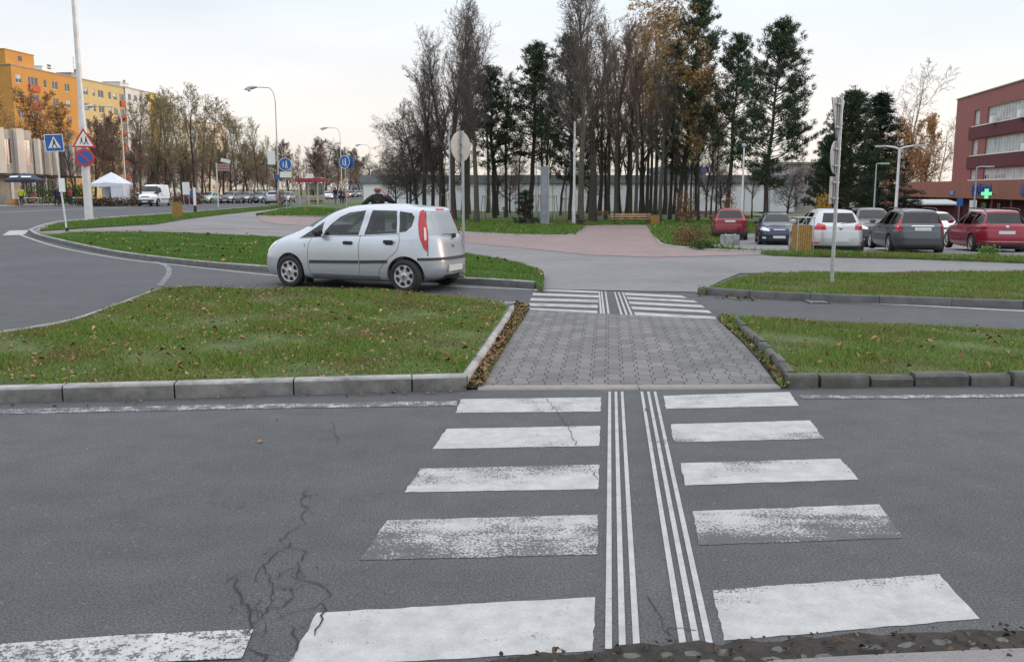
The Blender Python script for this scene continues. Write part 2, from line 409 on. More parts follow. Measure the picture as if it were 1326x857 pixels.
# ---- left island
fr = px([(-420, 535), (-200, 528.5), (0, 522), (200, 517), (400, 511), (605, 505)])
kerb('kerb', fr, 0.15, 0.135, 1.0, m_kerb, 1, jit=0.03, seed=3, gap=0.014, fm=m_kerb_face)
L_in = [(a, b+0.15) for a, b in fr]
side_f = px([(606, 487), (622, 464), (638, 441), (655, 416), (666, 397)], 0.11)
kerb('kerb', side_f, 0.07, 0.12, 1.0, m_kerb, 1, jit=0.02, seed=4)
back_l = px([(650, 388), (600, 383), (500, 376), (400, 372.5), (300, 371), (240, 370.5), (210, 374), (180, 383), (130, 402.5), (80, 417.5), (0, 430), (-140, 446), (-330, 462), (-600, 480)], 0.10)
isl = [(a-.06, b) for a, b in side_f] + cr(back_l, sub=4) + [(L_in[0][0], L_in[0][1])] + L_in[1:-1] + [(L_in[-1][0]-.04, L_in[-1][1])]
isl_L = isl
sheet('grass_island', isl, m_turf, 0.09, 0.8, skirt=0.15, bumpf=lambda x, y: wob(x, y)*0.4)
kl = cr(px([(232, 371), (206, 374), (180, 383), (130, 402), (80, 417), (0, 430), (-140, 446), (-330, 462)], 0.05), sub=4)
kerb('kerb', kl, 0.14, 0.07, 1.0, m_kerb, 1, jit=0.02, seed=7)
# ---- paved refuge
ref = px([(622, 504.5), (640, 470), (660, 437), (684, 401.5), (800, 408), (928, 414), (960, 444), (985, 472), (1008, 503)])
def mat_blocks():
    m, t, p = nm('paving_blocks'); tc = N(t, 'ShaderNodeTexCoord').outputs['Object']
    mp = N(t, 'ShaderNodeMapping'); mp.inputs['Rotation'].default_value = (0, 0, rad(-84)); t.links.new(tc, mp.inputs[0])
    nz = N(t, 'ShaderNodeTexNoise'); nz.inputs['Scale'].default_value = 3; t.links.new(mp.outputs[0], nz.inputs['Vector'])
    add = N(t, 'ShaderNodeMixRGB', blend_type='ADD'); add.inputs[0].default_value = 0.014
    t.links.new(mp.outputs[0], add.inputs[1]); t.links.new(nz.outputs['Color'], add.inputs[2])
    sx_ = N(t, 'ShaderNodeSeparateXYZ'); t.links.new(add.outputs[0], sx_.inputs[0]); cx_ = N(t, 'ShaderNodeCombineXYZ')
    sq = math_(t, 'SUBTRACT', math_(t, 'MULTIPLY', math_(t, 'GREATER_THAN', math_(t, 'SINE', math_(t, 'MULTIPLY', sx_.outputs['X'], math.pi/0.14)), 0.0), 0.03), 0.015)
    t.links.new(sx_.outputs['X'], cx_.inputs['X']); t.links.new(math_(t, 'ADD', sx_.outputs['Y'], sq), cx_.inputs['Y'])
    b = N(t, 'ShaderNodeTexBrick'); b.offset = 0.5
    b.inputs['Scale'].default_value = 1; b.inputs['Brick Width'].default_value = 0.28; b.inputs['Row Height'].default_value = 0.15
    b.inputs['Mortar Size'].default_value = 0.007; b.inputs['Mortar Smooth'].default_value = 0.1; b.inputs['Bias'].default_value = -.1
    b.inputs['Color1'].default_value = (0.125, 0.122, 0.12, 1); b.inputs['Color2'].default_value = (0.18, 0.174, 0.168, 1)
    b.inputs['Mortar'].default_value = (0.055, 0.05, 0.045, 1); t.links.new(cx_.outputs[0], b.inputs['Vector'])
    c = mixc(t, 1.0, b.outputs['Color'], ramp(t, noise(t, tc, 1.4, 5, .65), [(0.3, (0.8,)*3), (0.7, (1.15,)*3)]), 'MULTIPLY')
    c = mixc(t, 1.0, c, ramp(t, noise(t, tc, 90, 2, .7), [(0.3, (0.8,)*3), (0.7, (1.2,)*3)]), 'MULTIPLY')
    t.links.new(c, p.inputs['Base Color']); p.inputs['Roughness'].default_value = 0.85
    bumpn(t, p, math_(t, 'SUBTRACT', 1.0, b.outputs['Fac']), 0.6, 0.008)
    return m
sheet('paved_refuge', ref, mat_blocks(), 0.012, 1.0, skirt=0.03)
kerb('kerb', px([(618, 505.5), (760, 505), (900, 504.5), (1012, 503.5)]), 0.16, 0.018, 1.5, M('flush_kerb', (0.235, 0.215, 0.20), 0.85, var=0.15, scale=5, bump=.4, bscale=50), 1, jit=0.01, seed=9, z0=-0.02)
# leafy dirt strips beside the refuge
strL = px([(604, 505.5), (625, 503), (643, 470), (663, 437), (686, 401), (668, 395), (655, 416), (638, 444), (606, 493)])
strR = px([(928, 413.5), (962, 444), (987, 472), (1010, 503.5), (1021, 503), (1016, 487), (985, 447), (948, 411)])
sheet('dirt_strip', strL, m_soil, 0.02, 0.5, bumpf=lambda x, y: 0.02*np.sin(x*9)*np.sin(y*7))
sheet('dirt_strip', strR, m_soil, 0.02, 0.5, bumpf=lambda x, y: 0.02*np.sin(x*9)*np.sin(y*7))
# ---- right island
fR = px([(1019, 503), (1100, 502), (1200, 501), (1326, 500.5), (1600, 499)])
kerb('kerb', fR, 0.14, 0.115, 0.40, m_kerb_old, 1, jit=0.15, seed=21, gap=0.03, bev=0.02)
sR = px([(1018, 481), (1000, 460), (975, 434), (950, 411)], 0.12)
kerb('kerb', sR, 0.09, 0.12, 0.5, m_kerb_old, -1, jit=0.12, seed=12, gap=0.03)
bR = px([(952, 408), (1000, 411), (1100, 415), (1200, 420), (1326, 425), (1600, 438)], 0.12)
isl = [(a+.05, b) for a, b in sR] + bR + [(a, b+.12) for a, b in reversed(fR)]
isl_R = isl
sheet('grass_island', isl, m_turf, 0.10, 0.8, skirt=0.15, bumpf=lambda x, y: wob(x, y)*0.4)
# ---- middle-left island behind the silver car
k1 = cr(px([(36, 301), (48, 308), (75, 315), (110, 323), (150, 331), (200, 338), (260, 345), (345, 352), (450, 359), (560, 366), (640, 370), (692, 374)]), sub=5)
kerb('kerb', k1, 0.14, 0.12, 1.0, m_kerb_dk, 1, jit=0.02, seed=13)
kt = [(a, b) for a, b in k1]
g1top = px([(703, 371), (704, 360), (700, 350), (665, 338), (610, 328), (540, 318), (440, 311), (350, 306), (215, 300.5), (120, 300), (66, 301.5)], 0.12)
isl_1 = [(a, b+.14) for a, b in k1[3:]] + cr(g1top, sub=4)
sheet('grass_island', isl_1, m_turf, 0.10, 1.0, skirt=0.15, bumpf=lambda x, y: wob(x, y)*0.3)
# pale top edge of that kerb
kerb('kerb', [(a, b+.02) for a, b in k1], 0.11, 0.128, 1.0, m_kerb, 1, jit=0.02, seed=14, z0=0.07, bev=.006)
# ---- plaza, path
plz = px([(699, 375), (905, 379), (934, 364), (958, 354.5), (1326, 352), (1700, 350), (1700, 334), (1326, 340), (1180, 333), (1040, 330.5), (1000, 328), (900, 322), (860, 316), (846, 305), (837, 292), (757, 292), (745, 304), (700, 305), (600, 301), (480, 284), (333, 280.5), (331, 277), (362, 271.5), (400, 268), (430, 265.5), (432, 264.5), (400, 266), (352, 270), (240, 283.5), (200, 290), (110, 295), (58, 297.5), (38, 303), (60, 306), (120, 303), (215, 304), (350, 310), (440, 315), (540, 322), (610, 332), (660, 345), (690, 360)])
sheet('plaza_path', plz, m_asph2, 0.012, 1.0)
def mat_redpave():
    m, t, p = nm('red_block_paving'); tc = N(t, 'ShaderNodeTexCoord').outputs['Object']
    b = N(t, 'ShaderNodeTexBrick'); b.inputs['Scale'].default_value = 1; b.inputs['Brick Width'].default_value = 0.2; b.inputs['Row Height'].default_value = 0.1
    b.inputs['Mortar Size'].default_value = 0.006
    b.inputs['Color1'].default_value = (0.235, 0.165, 0.155, 1); b.inputs['Color2'].default_value = (0.31, 0.22, 0.205, 1); b.inputs['Mortar'].default_value = (0.15, 0.12, 0.11, 1)
    t.links.new(tc, b.inputs['Vector'])
    c = mixc(t, 1.0, b.outputs['Color'], ramp(t, noise(t, tc, .6, 5, .7), [(0.3, (0.82,)*3), (0.7, (1.12,)*3)]), 'MULTIPLY')
    c = mixc(t, ramp(t, noise(t, tc, 0.35, 4, .6), [(0.5, (0,0,0)), (0.75, (0.5,)*3)]), c, (0.24, 0.20, 0.19))
    t.links.new(c, p.inputs['Base Color']); p.inputs['Roughness'].default_value = 0.85; return m
m_red = mat_redpave()
sheet('brick_paving', px([(600, 314), (680, 322), (760, 331), (850, 334), (930, 332), (1000, 330.5), (1030, 330.5), (1000, 327.5), (900, 321.5), (860, 315.5), (846, 304.5), (837, 291.5), (757, 291.5), (745, 303.5), (700, 304.5), (600, 300.5), (480, 284), (480, 296), (540, 305)]), m_red, 0.022, 1.0)
sheet('brick_paving', px([(333, 281), (480, 284.5), (520, 291), (560, 297), (500, 299), (420, 294), (360, 291), (338, 287)]), m_red, 0.024, 1.0)
sheet('brick_band', px([(60, 300.2), (215, 297), (350, 295), (480, 300), (480, 301.6), (350, 296.6), (215, 298.6), (60, 301.6)]), m_red, 0.02, 1.0)
# ---- verges and lawns
vg = px([(52, 297.5), (70, 291), (90, 288), (150, 283), (230, 277.5), (290, 272.5), (340, 268.5), (375, 266), (352, 270), (290, 276.5), (240, 282.5), (200, 289), (110, 294)], 0.08)
sheet('grass_verge', vg, m_turf, 0.08, 1.5, skirt=0.12)
kerb('kerb', cr(px([(36, 301), (50, 295), (70, 290), (90, 287.5), (150, 282.5), (230, 277), (290, 272), (345, 268)]), sub=3), 0.14, 0.10, 1.0, m_kerb, -1, jit=0.02, seed=15)
lawn = px([(331, 279), (400, 279.5), (480, 281), (540, 290), (600, 299), (650, 302.5), (700, 304), (745, 303), (757, 295), (752, 291.5), (837, 290.5), (848, 307), (860, 316)], 0.06)
lawn += px([(905, 320.5), (1000, 327)], 0.06) + [(8.2, 33.0), (7.5, 38), (10.5, 44.5), (11.5, 54), (38, 60), (60, 76), (45, 112), (-15, 112), (-28, 170), (-26, 130), (-22.5, 94)] + px([(372, 267.5), (400, 269), (362, 272)], 0.06)
sheet('park_lawn', lawn, m_turf, 0.05, 1.5, skirt=0.12, bumpf=lambda x, y: wob(x*.3, y*.3))
kerb('kerb', cr(px([(335, 280.5), (400, 281), (480, 283), (540, 292), (600, 301), (650, 304), (700, 305.5), (742, 304.5), (757, 296), (753, 291.8)]), sub=4), 0.10, 0.07, 1.0, m_kerb, 1, jit=0.02, seed=16)
kerb('kerb', cr(px([(838, 291.5), (847, 306), (852, 315), (862, 319), (905, 324), (1000, 329.5)]), sub=4), 0.12, 0.08, 1.0, m_kerb, 1, jit=0.02, seed=17)
# ---- right grass strip
rk = px([(905, 381), (960, 385.5), (1090, 392), (1326, 400), (1700, 413)])
kerb('kerb', rk, 0.13, 0.125, 1.0, m_kerb_dk, 1, jit=0.04, seed=18)
rst = [(a, b+.12) for a, b in rk] + px([(1700, 349), (1326, 351), (1100, 351.5), (990, 352.5), (945, 361), (912, 374)], 0.12)
isl_2 = rst
sheet('grass_island', rst, m_turf, 0.10, 1.0, skirt=0.15, bumpf=lambda x, y: wob(x, y)*0.3)
# ---- parking lot
park = [(8.4, 31.6), (7.6, 38), (10.6, 44.5), (11.6, 54), (38, 60), (60, 76), (75, 60), (40, 26.6)] + px([(1326, 338.5), (1180, 332), (1040, 328.5)])
sheet('parking_lot', park, m_asph2, 0.004, 1.5)
vr = px([(985, 326.5), (1040, 327), (1180, 330.3), (1326, 335), (1700, 340)], 0.08); vr2 = px([(1700, 343.5), (1326, 338), (1180, 332.8), (1040, 330), (1000, 328.5)], 0.08)
sheet('grass_verge', vr+vr2, m_turf, 0.08, 1.0, skirt=0.12)
kerb('kerb', list(reversed(px([(1700, 345.5), (1326, 340), (1180, 334.5), (1040, 331.5), (1000, 330)]))), 0.12, 0.08, 1.0, m_kerb_dk, 1, seed=19)
isl_3 = vr+vr2
# far pavement in front of the shops
sheet('pavement', [(-95, 71), (-43.5, 78.5), (-43.5, 100), (-46.5, 140), (-60, 140), (-75, 100), (-95, 90)], m_pathl, 0.07, 2, skirt=0.12)
# ------------------------------------------------------------------ markings
def mark(name, pts, mat, dz=0.0032): return sheet(name, pts, mat, dz, 1.0)
RE = random.Random(77)
def rough_edge(poly, j=.005, d=.05): return [(a+RE.uniform(-j, j), b+RE.uniform(-j, j)) for a, b in densify(poly, d)]
def stripe(l, r, w0, w1): # quad by pixels TL TR BR BL; w0..w1 extra wear from the far to the near edge
    q = px(l + r); o = sheet('zebra_stripe', rough_edge(q), m_paint, 0.0028, 0.12); me = o.data
    a = me.attributes.new('extra_wear', 'FLOAT', 'POINT')
    def lerp(p0, p1, x): return p0[1]+(p1[1]-p0[1])*(x-p0[0])/(p1[0]-p0[0])
    for i, v in enumerate(me.vertices):
        yf = lerp(q[0], q[1], v.co.x); yn = lerp(q[3], q[2], v.co.x); t_ = min(1, max(0, (yf-v.co.y)/(yf-yn))); a.data[i].value = w0+(w1-w0)*t_
    return o
stripe([(597, 517), (778, 514.5)], [(778, 533), (590, 534.5)], .16, .10)
stripe([(578, 555.5), (777, 551.5)], [(776, 577.5), (560, 581.5)], -.1, .16)
stripe([(545, 607), (776, 601.5)], [(775, 633.5), (523, 637.5)], .34, -.05)
stripe([(502, 674), (774.5, 666.5)], [(773.5, 718), (465, 725.5)], .20, .42)
stripe([(411, 793.5), (770, 773)], [(768.5, 843), (371, 865)], -.05, -.05)
stripe([(859, 512.5), (1022, 507.5)], [(1034, 525.5), (862, 529.5)], .06, .06)
stripe([(868, 549.5), (1049, 544.5)], [(1066.5, 568), (873, 573)], -.1, .24)
stripe([(881, 600), (1088, 594)], [(1112, 621), (887, 628.5)], .20, -.1)
stripe([(897, 662), (1138, 653)], [(1170, 696.5), (905, 706)], .16, .48)
stripe([(922.5, 764), (1215, 743.5)], [(1268.5, 801), (937.5, 830)], .22, -.2)
def tact(x0, x1, y0, y1, w0, w1, mat, name='tactile_line'):   # from (x0,y0) bottom to (x1,y1) top
    mark(name, px([(x0-w0/2, y0), (x0+w0/2, y0), ((x0+x1)/2+(w0+w1)/4, (y0*1+y1)/2), (x1+w1/2, y1), (x1-w1/2, y1), ((x0+x1)/2-(w0+w1)/4, (y0+y1)/2)]), mat, 0.005)
for x0, x1 in ((788, 789.5), (806, 797.5), (824.5, 805.5)): tact(x0, x1, 841, 507.5, 9, 3.4, m_paint)
for x0, x1 in ((884, 831), (902, 839.5), (918.5, 848)): tact(x0, x1, 833, 507.5, 9, 3.4, m_paint)
# far crossing
for (a, b, c, d) in (((694, 374), (776, 377.3), (776, 379.6), (690, 376.2)), ((690.5, 379.4), (775.5, 382.6), (775.5, 385.6), (689, 382.4)), ((688, 386), (775, 388.4), (775, 391.8), (686, 389.4)), ((685.5, 392.6), (774, 395.2), (774, 399), (684, 396.2)), ((683, 398.8), (773.5, 402.6), (773.5, 407), (681, 403)),
                     ((808, 379.2), (882, 382.8), (890, 386.2), (810, 382.2)), ((811, 384.6), (897, 388.8), (904, 392), (813, 387.6)), ((814, 390.4), (908, 395.2), (913, 398.6), (815.5, 393.8)), ((817, 397), (917, 402), (922, 405.6), (819, 400.6)), ((820.5, 404.2), (925, 410), (929, 414.6), (823, 408.6))):
    mark('zebra_stripe', px([a, b, c, d]), m_paint_w if a[1] > 380 else m_paint)
for x0, x1 in ((778.5, 776), (782.5, 779), (788.5, 784)): tact(x0, x1, 410, 377.5, 3, 1.8, m_paint)
for x0, x1 in ((806, 796), (812.5, 801), (819, 806)): tact(x0, x1, 411, 378.5, 3, 1.8, m_paint)
# edge lines
def line(name, pts, w, mat, dz=0.004):
    P = [np.array(p) for p in pts]; L, Rr = [], []
    for i in range(len(P)):
        t = P[min(i+1, len(P)-1)] - P[max(i-1, 0)]; t /= np.linalg.norm(t); n = np.array([-t[1], t[0]])
        L.append(tuple(P[i]+n*w/2)); Rr.append(tuple(P[i]-n*w/2))
    return mark(name, L + Rr[::-1], mat, dz)
line('edge_line', px([(-420, 547), (0, 533.5), (300, 527), (500, 524), (592, 522.5)]), 0.17, m_paint_line)
line('edge_line', px([(1036, 514.5), (1180, 514), (1326, 512.5), (1600, 509)]), 0.13, m_paint_line)
line('edge_line', px([(-300, 880), (0, 853), (160, 841), (321, 834)]), 0.24, mat_paint('structured_marking', 0.26, sc=9, white=(0.5, 0.5, 0.49)), 0.006)
line('edge_line', px([(930, 381.2), (985, 385), (1040, 389)]), 0.13, m_paint)
line('edge_line', px([(1070, 390.5), (1180, 395.5), (1326, 403), (1600, 416)]), 0.14, m_paint)
line('edge_line', cr(px([(24, 303.5), (45, 311), (75, 320), (120, 329), (170, 337), (230, 343.5), (345, 356), (450, 362.5), (560, 369.5), (640, 373), (690, 375.3)]), sub=3), 0.09, m_paint)
line('edge_line', px([(575, 384), (640, 391), (668, 392.5)]), 0.10, m_paint)
line('edge_line', px([(668, 391), (668, 398)]), 0.10, m_paint)
line('edge_line', cr(px([(200, 338.5), (216, 345), (219, 353), (214, 362), (206, 370)]), sub=4), 0.12, m_paint_line)
line('edge_line', px([(-200, 283), (0, 275.5), (90, 271.5), (170, 268.5)]), 0.35, m_paint, 0.008)
mark('edge_line', px([(3, 305), (12, 299), (40, 298), (30, 304.5)]), m_paint, 0.006)
line('edge_line', px([(40, 301), (60, 293.5), (90, 289), (120, 286)]), 0.16, m_paint, 0.006)
line('parking_line', [(9.2, 40.4), (10.6, 43.5)], 0.12, m_paint, 0.012)
line('parking_line', [(9.7, 36.5), (12.2, 36.3)], 0.12, m_paint, 0.012)
# ---- cracks
mb = MB(); RC = random.Random(8)
def crack(pts, w):
    Q = px(pts); q = []
    for i in range(len(Q)-1):
        a, b = np.array(Q[i]), np.array(Q[i+1]); n = max(2, int(np.linalg.norm(b-a)/0.035))
        for k in range(n): q.append(a+(b-a)*k/n+np.array([RC.uniform(-1, 1), RC.uniform(-1, 1)])*0.014)
    q.append(np.array(Q[-1])); vs = []; fs = []
    for i, p in enumerate(q):
        t = q[min(i+1, len(q)-1)]-q[max(i-1, 0)]; t /= max(1e-6, np.linalg.norm(t)); n = np.array([-t[1], t[0]])
        ww = 0.5*w*RC.uniform(.25, 1.3)*(0.3 if i in (0, len(q)-1) else 1)
        vs += [(p[0]+n[0]*ww, p[1]+n[1]*ww, 0.0075), (p[0]-n[0]*ww, p[1]-n[1]*ww, 0.0075)]
    for i in range(len(q)-1): fs.append((2*i, 2*i+1, 2*i+3, 2*i+2))
    mb.add(vs, fs)
    if w > .003 and len(q) > 12:
        for _ in range(int(len(q)/7)):
            i = RC.randrange(2, len(q)-2); a = q[i]; th = RC.uniform(0, 6.28); l = RC.uniform(.05, .22); pts2 = [a]
            for k in range(int(l/.03)+1): th += RC.uniform(-.7, .7); a = a+np.array([math.cos(th), math.sin(th)])*.03; pts2.append(a)
            vs = []; fs = []
            for i2, p in enumerate(pts2):
                ww = .0022*RC.uniform(.4, 1.3); n = np.array([-math.sin(th), math.cos(th)]); vs += [(p[0]+n[0]*ww, p[1]+n[1]*ww, .0072), (p[0]-n[0]*ww, p[1]-n[1]*ww, .0072)]
            for i2 in range(len(pts2)-1): fs.append((2*i2, 2*i2+1, 2*i2+3, 2*i2+2))
            mb.add(vs, fs)
Zc = lambda l: [(250+a/3.617, 620+b/3.617) for a, b in l]
crack(Zc([(535,55),(505,100),(535,145),(510,185),(530,210),(470,240),(405,290),(440,315)]), .006)
crack(Zc([(440,300),(455,320),(530,335),(495,400),(500,480),(590,500),(655,545),(605,580),(625,620),(585,690),(570,740)]), .007)
crack(Zc([(440,315),(390,360),(335,405),(355,440),(370,480),(365,560),(355,610),(320,640)]), .007)
crack(Zc([(495,410),(440,430),(370,475)]), .006)
crack(Zc([(180,465),(210,470),(285,455)]), .004)
crack(Zc([(205,470),(205,530),(220,570),(260,610),(285,680),(250,740)]), .009)
crack(Zc([(215,570),(180,600),(162,640)]), .005)
crack(Zc([(470,500),(465,560),(440,600),(360,605)]), .007)
crack(Zc([(450,690),(485,750),(480,800),(440,870)]), .006)
crack(Zc([(260,790),(330,840),(350,900)]), .008)
crack(Zc([(390,610),(420,650)]), .005)
crack(Zc([(330,560),(300,600),(310,660),(280,700)]), .004)
crack(Zc([(365,500),(420,520),(465,505)]), .004)
crack(Zc([(400,440),(420,395),(460,400)]), .003)
crack(Zc([(240,730),(330,722),(430,695),(560,700)]), .003)
crack(Zc([(440,580),(400,560),(370,590)]), .004)
crack(Zc([(500,480),(470,500)]), .004)
crack(Zc([(320,640),(345,700),(330,760)]), .004)
crack([(430, 545), (434, 560), (438, 577)], .005)
crack([(706, 515), (718, 530), (735, 552), (747, 578)], .005); crack([(763, 603), (773, 622)], .006)
crack([(840, 770), (855, 800), (872, 832), (880, 850)], .006)
for s0, s1, y in ((10, 320, 652), (30, 180, 647), (180, 330, 657), (430, 560, 641), (180, 250, 566)):
    x = s0
    while x < s1:
        l = RC.uniform(5, 16)
        if RC.random() < .55: crack([(x, y+RC.uniform(-2, 2)), (x+l, y+RC.uniform(-2, 2))], .004)
        x += l+RC.uniform(4, 14)
tag(mb.build('road_cracks', m_crack), kind='structure')
# ---- near gutter: dark debris over a row of stone setts
gut = px([(600, 866), (640, 854), (700, 851), (760, 846.5), (830, 838.5), (930, 834), (1010, 830), (1080, 826), (1140, 824), (1200, 820), (1330, 817), (1700, 800), (1700, 900), (600, 900)])
R = random.Random(4)
gut2 = [(a+R.uniform(-.012, .012), b+R.uniform(-.02, .03)) for a, b in densify(gut, .07)]
sheet('gutter', gut2, m_gut, 0.009, 0.12, bumpf=lambda x, y: 0.006*np.sin(x*41+y*13)*np.sin(y*37-x*9))
mb = MB()
def sett(xx, yy, w, hgt, h):
    m = 5; cx, cy = xx+w/2, yy+hgt/2; ring = []
    for k in range(m):
        a = 2*math.pi*k/m+R.uniform(-.25, .25); ring.append((cx+math.cos(a)*w*.56*R.uniform(.8, 1.05), cy+math.sin(a)*hgt*.56*R.uniform(.8, 1.05)))
    q = px(ring); c = (sum(a for a, _ in q)/m, sum(b for _, b in q)/m); t = [R.uniform(-.004, .004) for _ in q]
    mb.add([(a, b, 0) for a, b in q]+[(c[0]+(a-c[0])*.85, c[1]+(b-c[1])*.85, h+t[i]) for i, (a, b) in enumerate(q)], [tuple(range(m, 2*m))]+[(i, (i+1) % m, m+(i+1) % m, m+i) for i in range(m)])
for row in range(5):
    x = 640+row*9
    while x < 1500:
        w = R.uniform(22, 42); y = 862-(x-640)*.041+row*12-14+R.uniform(-2, 2)
        if R.random() > (.55, .3, .25, .2, .1)[row] and y > 800+ (858-800): pass
        if R.random() > (.45, .25, .2, .2, .1)[row]: sett(x, y+6, w*.82, 9.5, .010+R.uniform(0, .006))
        x += w+R.uniform(1, 10)
sheet('near_pavement', px([(940, 870), (1000, 853), (1120, 846), (1240, 840.5), (1330, 837), (1800, 820), (1800, 950), (940, 950)], .03), m_asph2, 0.026, 0.5, skirt=.02)
tag(mb.build('gutter_setts', M('sett_stone', (0.12, 0.115, 0.11), .85, var=.45, scale=14, bump=.7, bscale=70, grime=(.04, .035, .03, .8)), smooth=60, bevel=.004), kind='structure')
# drain grate in the far road
gp = [Vector((*p, 0)) for p in px([(1041, 388.2), (1068, 389.7), (1070, 393.5), (1042, 392)])]
gr = empty('storm_drain', ((gp[0]+gp[2])/2), 0, 'cast iron storm drain grate beside the right grass strip kerb', 'drain')
c0 = (gp[0]+gp[2])/2; w = (gp[1]-gp[0]).length; mb = MB(); mb.box(-w/2, w/2, -.25, .25, 0.0, .008); mb.build('frame', m_crack, gr)
mb = MB()
for k in range(8): mb.box(-w/2+.05+k*(w-.1)/7.5-.015, -w/2+.05+k*(w-.1)/7.5+.03, -.22, .22, .008, .02)
mb.build('bars', m_galv, gr)
# ------------------------------------------------------------------ grass blades and leaves (uncountable: stuff)
def scatter(poly, dens, seed, ylim=None, xlim=None):
    r = np.random.RandomState(seed); P = np.array(poly); x0, y0 = P.min(0); x1, y1 = P.max(0)
    if xlim: x0, x1 = max(x0, xlim[0]), min(x1, xlim[1])
    if ylim: y0, y1 = max(y0, ylim[0]), min(y1, ylim[1])
    n = int((x1-x0)*(y1-y0)*dens); Q = np.c_[r.uniform(x0, x1, n), r.uniform(y0, y1, n)]
    return Q[inside(Q, poly)], r
def clump(x, y, s=1.0):
    return (np.sin(x*2.1/s+np.sin(y*1.7/s)*1.5)+np.sin(y*2.9/s+np.sin(x*1.3/s+1)*1.2)+np.sin((x+y)*5.3/s))/3
def blades(name, poly, dens, z0, h, w, mat, seed, lean=0.5, label='', ylim=None, xlim=None, bf=None, thin=0.0):
    Q, r = scatter(poly, dens, seed, ylim, xlim)
    cl = clump(Q[:, 0], Q[:, 1])
    if thin: k = r.rand(len(Q)) > thin*(0.5-0.5*cl); Q = Q[k]; cl = cl[k]
    n = len(Q); z = g(Q[:, 0], Q[:, 1])+z0
    if bf is not None: z = z + bf(Q[:, 0], Q[:, 1])
    th = r.uniform(0, 2*np.pi, n); hh = h*(0.55+0.75*r.rand(n))*(1+0.5*cl); ww = w*(0.6+0.8*r.rand(n))
    ln = lean*r.rand(n)*hh; la = r.uniform(0, 2*np.pi, n)
    dx, dy = np.cos(th)*ww/2, np.sin(th)*ww/2
    V = np.zeros((n, 3, 3)); V[:, 0] = np.c_[Q[:, 0]-dx, Q[:, 1]-dy, z]; V[:, 1] = np.c_[Q[:, 0]+dx, Q[:, 1]+dy, z]
    V[:, 2] = np.c_[Q[:, 0]+np.cos(la)*ln, Q[:, 1]+np.sin(la)*ln, z+hh]
    o = link(name, np_mesh(name, V.reshape(-1, 3), np.arange(3*n).reshape(n, 3)), mat)
    return tag(o, label, 'grass', kind='stuff')
def leaves(name, poly, dens, z0, size, mat, seed, label, zr=0.03, tilt=0.6, cat='leaves', **kw):
    Q, r = scatter(poly, dens, seed, **kw); n = len(Q)
    z = g(Q[:, 0], Q[:, 1])+z0+r.rand(n)*zr; s = size*(0.45+r.rand(n)); th = r.uniform(0, 2*np.pi, n)
    u = np.c_[np.cos(th), np.sin(th), r.uniform(-tilt, tilt, n)]; v = np.c_[-np.sin(th), np.cos(th), r.uniform(-tilt, tilt, n)]
    c = np.c_[Q, z]; V = np.zeros((n, 6, 3)); cup = r.uniform(0.1, .5, n)[:, None]*s[:, None]*np.array([0, 0, 1])
    S1 = s[:, None]
    V[:, 0] = c-u*S1*.5; V[:, 1] = c-u*S1*.12-v*S1*.36+cup; V[:, 2] = c+u*S1*.22-v*S1*.28+cup*.8
    V[:, 3] = c+u*S1*.55; V[:, 4] = c+u*S1*.2+v*S1*.3+cup*.7; V[:, 5] = c-u*S1*.1+v*S1*.34+cup
    V[:, :, 2] = np.maximum(V[:, :, 2], (z-zr)[:, None]*0+ (g(Q[:,0],Q[:,1])+z0)[:, None])
    i = np.arange(n)[:, None]*6
    FQ = np.concatenate([i+np.array([[0, 1, 2, 3]]), i+np.array([[0, 3, 4, 5]])])
    o = link(name, np_mesh(name, V.reshape(-1, 3), FQ), mat)
    return tag(o, label, cat, kind='stuff')
m_crumb = mat_leafy('dirt_crumbs', [(.03, .022, .016), (.05, .035, .025), (.02, .018, .015), (.09, .05, .03), (.16, .09, .05)])
wb = lambda k: (lambda x, y: wob(x, y)*k)
def shrink(poly, d):
    P = np.array(poly); c = P.mean(0); v = P-c; L = np.linalg.norm(v, axis=1)[:, None]; return [tuple(a) for a in P-v/L*d]
blades('grass', shrink(isl_L, .05), 5200, 0.085, 0.038, 0.008, m_grass, 1, .9, 'grass growing on the left traffic island', xlim=(-12, 3), bf=wb(.4), thin=.5)
blades('grass', shrink(isl_L, .05), 300, 0.085, 0.075, 0.011, m_grass_l, 2, .7, 'taller tufts of lush grass on the left traffic island', xlim=(-12, 3), ylim=(0, 11), bf=wb(.4), thin=1.4)
blades('grass', shrink(isl_R, .05), 5000, 0.095, 0.038, 0.008, m_grass, 3, .9, 'grass growing on the right traffic island', xlim=(0, 12), bf=wb(.4), thin=.5)
blades('grass', isl_1, 1500, 0.09, 0.055, 0.014, m_grass_l, 4, .8, 'short lush grass on the island behind the silver car', xlim=(-16, 3), bf=wb(.3))
blades('grass', isl_2, 1500, 0.09, 0.06, 0.014, m_grass, 5, .8, 'green grass strip behind the right kerb', xlim=(3, 16), bf=wb(.3))
blades('grass', isl_3, 900, 0.07, 0.12, 0.02, m_grass, 6, .8, 'ragged grass verge in front of the parked cars', xlim=(4, 24))
blades('grass', vg, 400, 0.07, 0.09, 0.03, m_grass_l, 7, .8, 'grass verge between the main road and the pale path')
blades('grass', lawn, 120, 0.04, 0.12, 0.05, m_grass_l, 8, .8, 'park lawn under the trees', ylim=(28, 75), xlim=(-26, 22), bf=lambda x, y: wob(x*.3, y*.3))
blades('grass', lawn, 60, 0.04, 0.20, 0.05, m_grass, 9, .8, 'ragged tall dry grass tufts on the park lawn', ylim=(28, 60), xlim=(3, 16), thin=1.3)
blades('grass', strR, 1600, 0.02, 0.07, 0.012, m_grass, 10, 1, 'weeds in the dirt strip beside the right island')
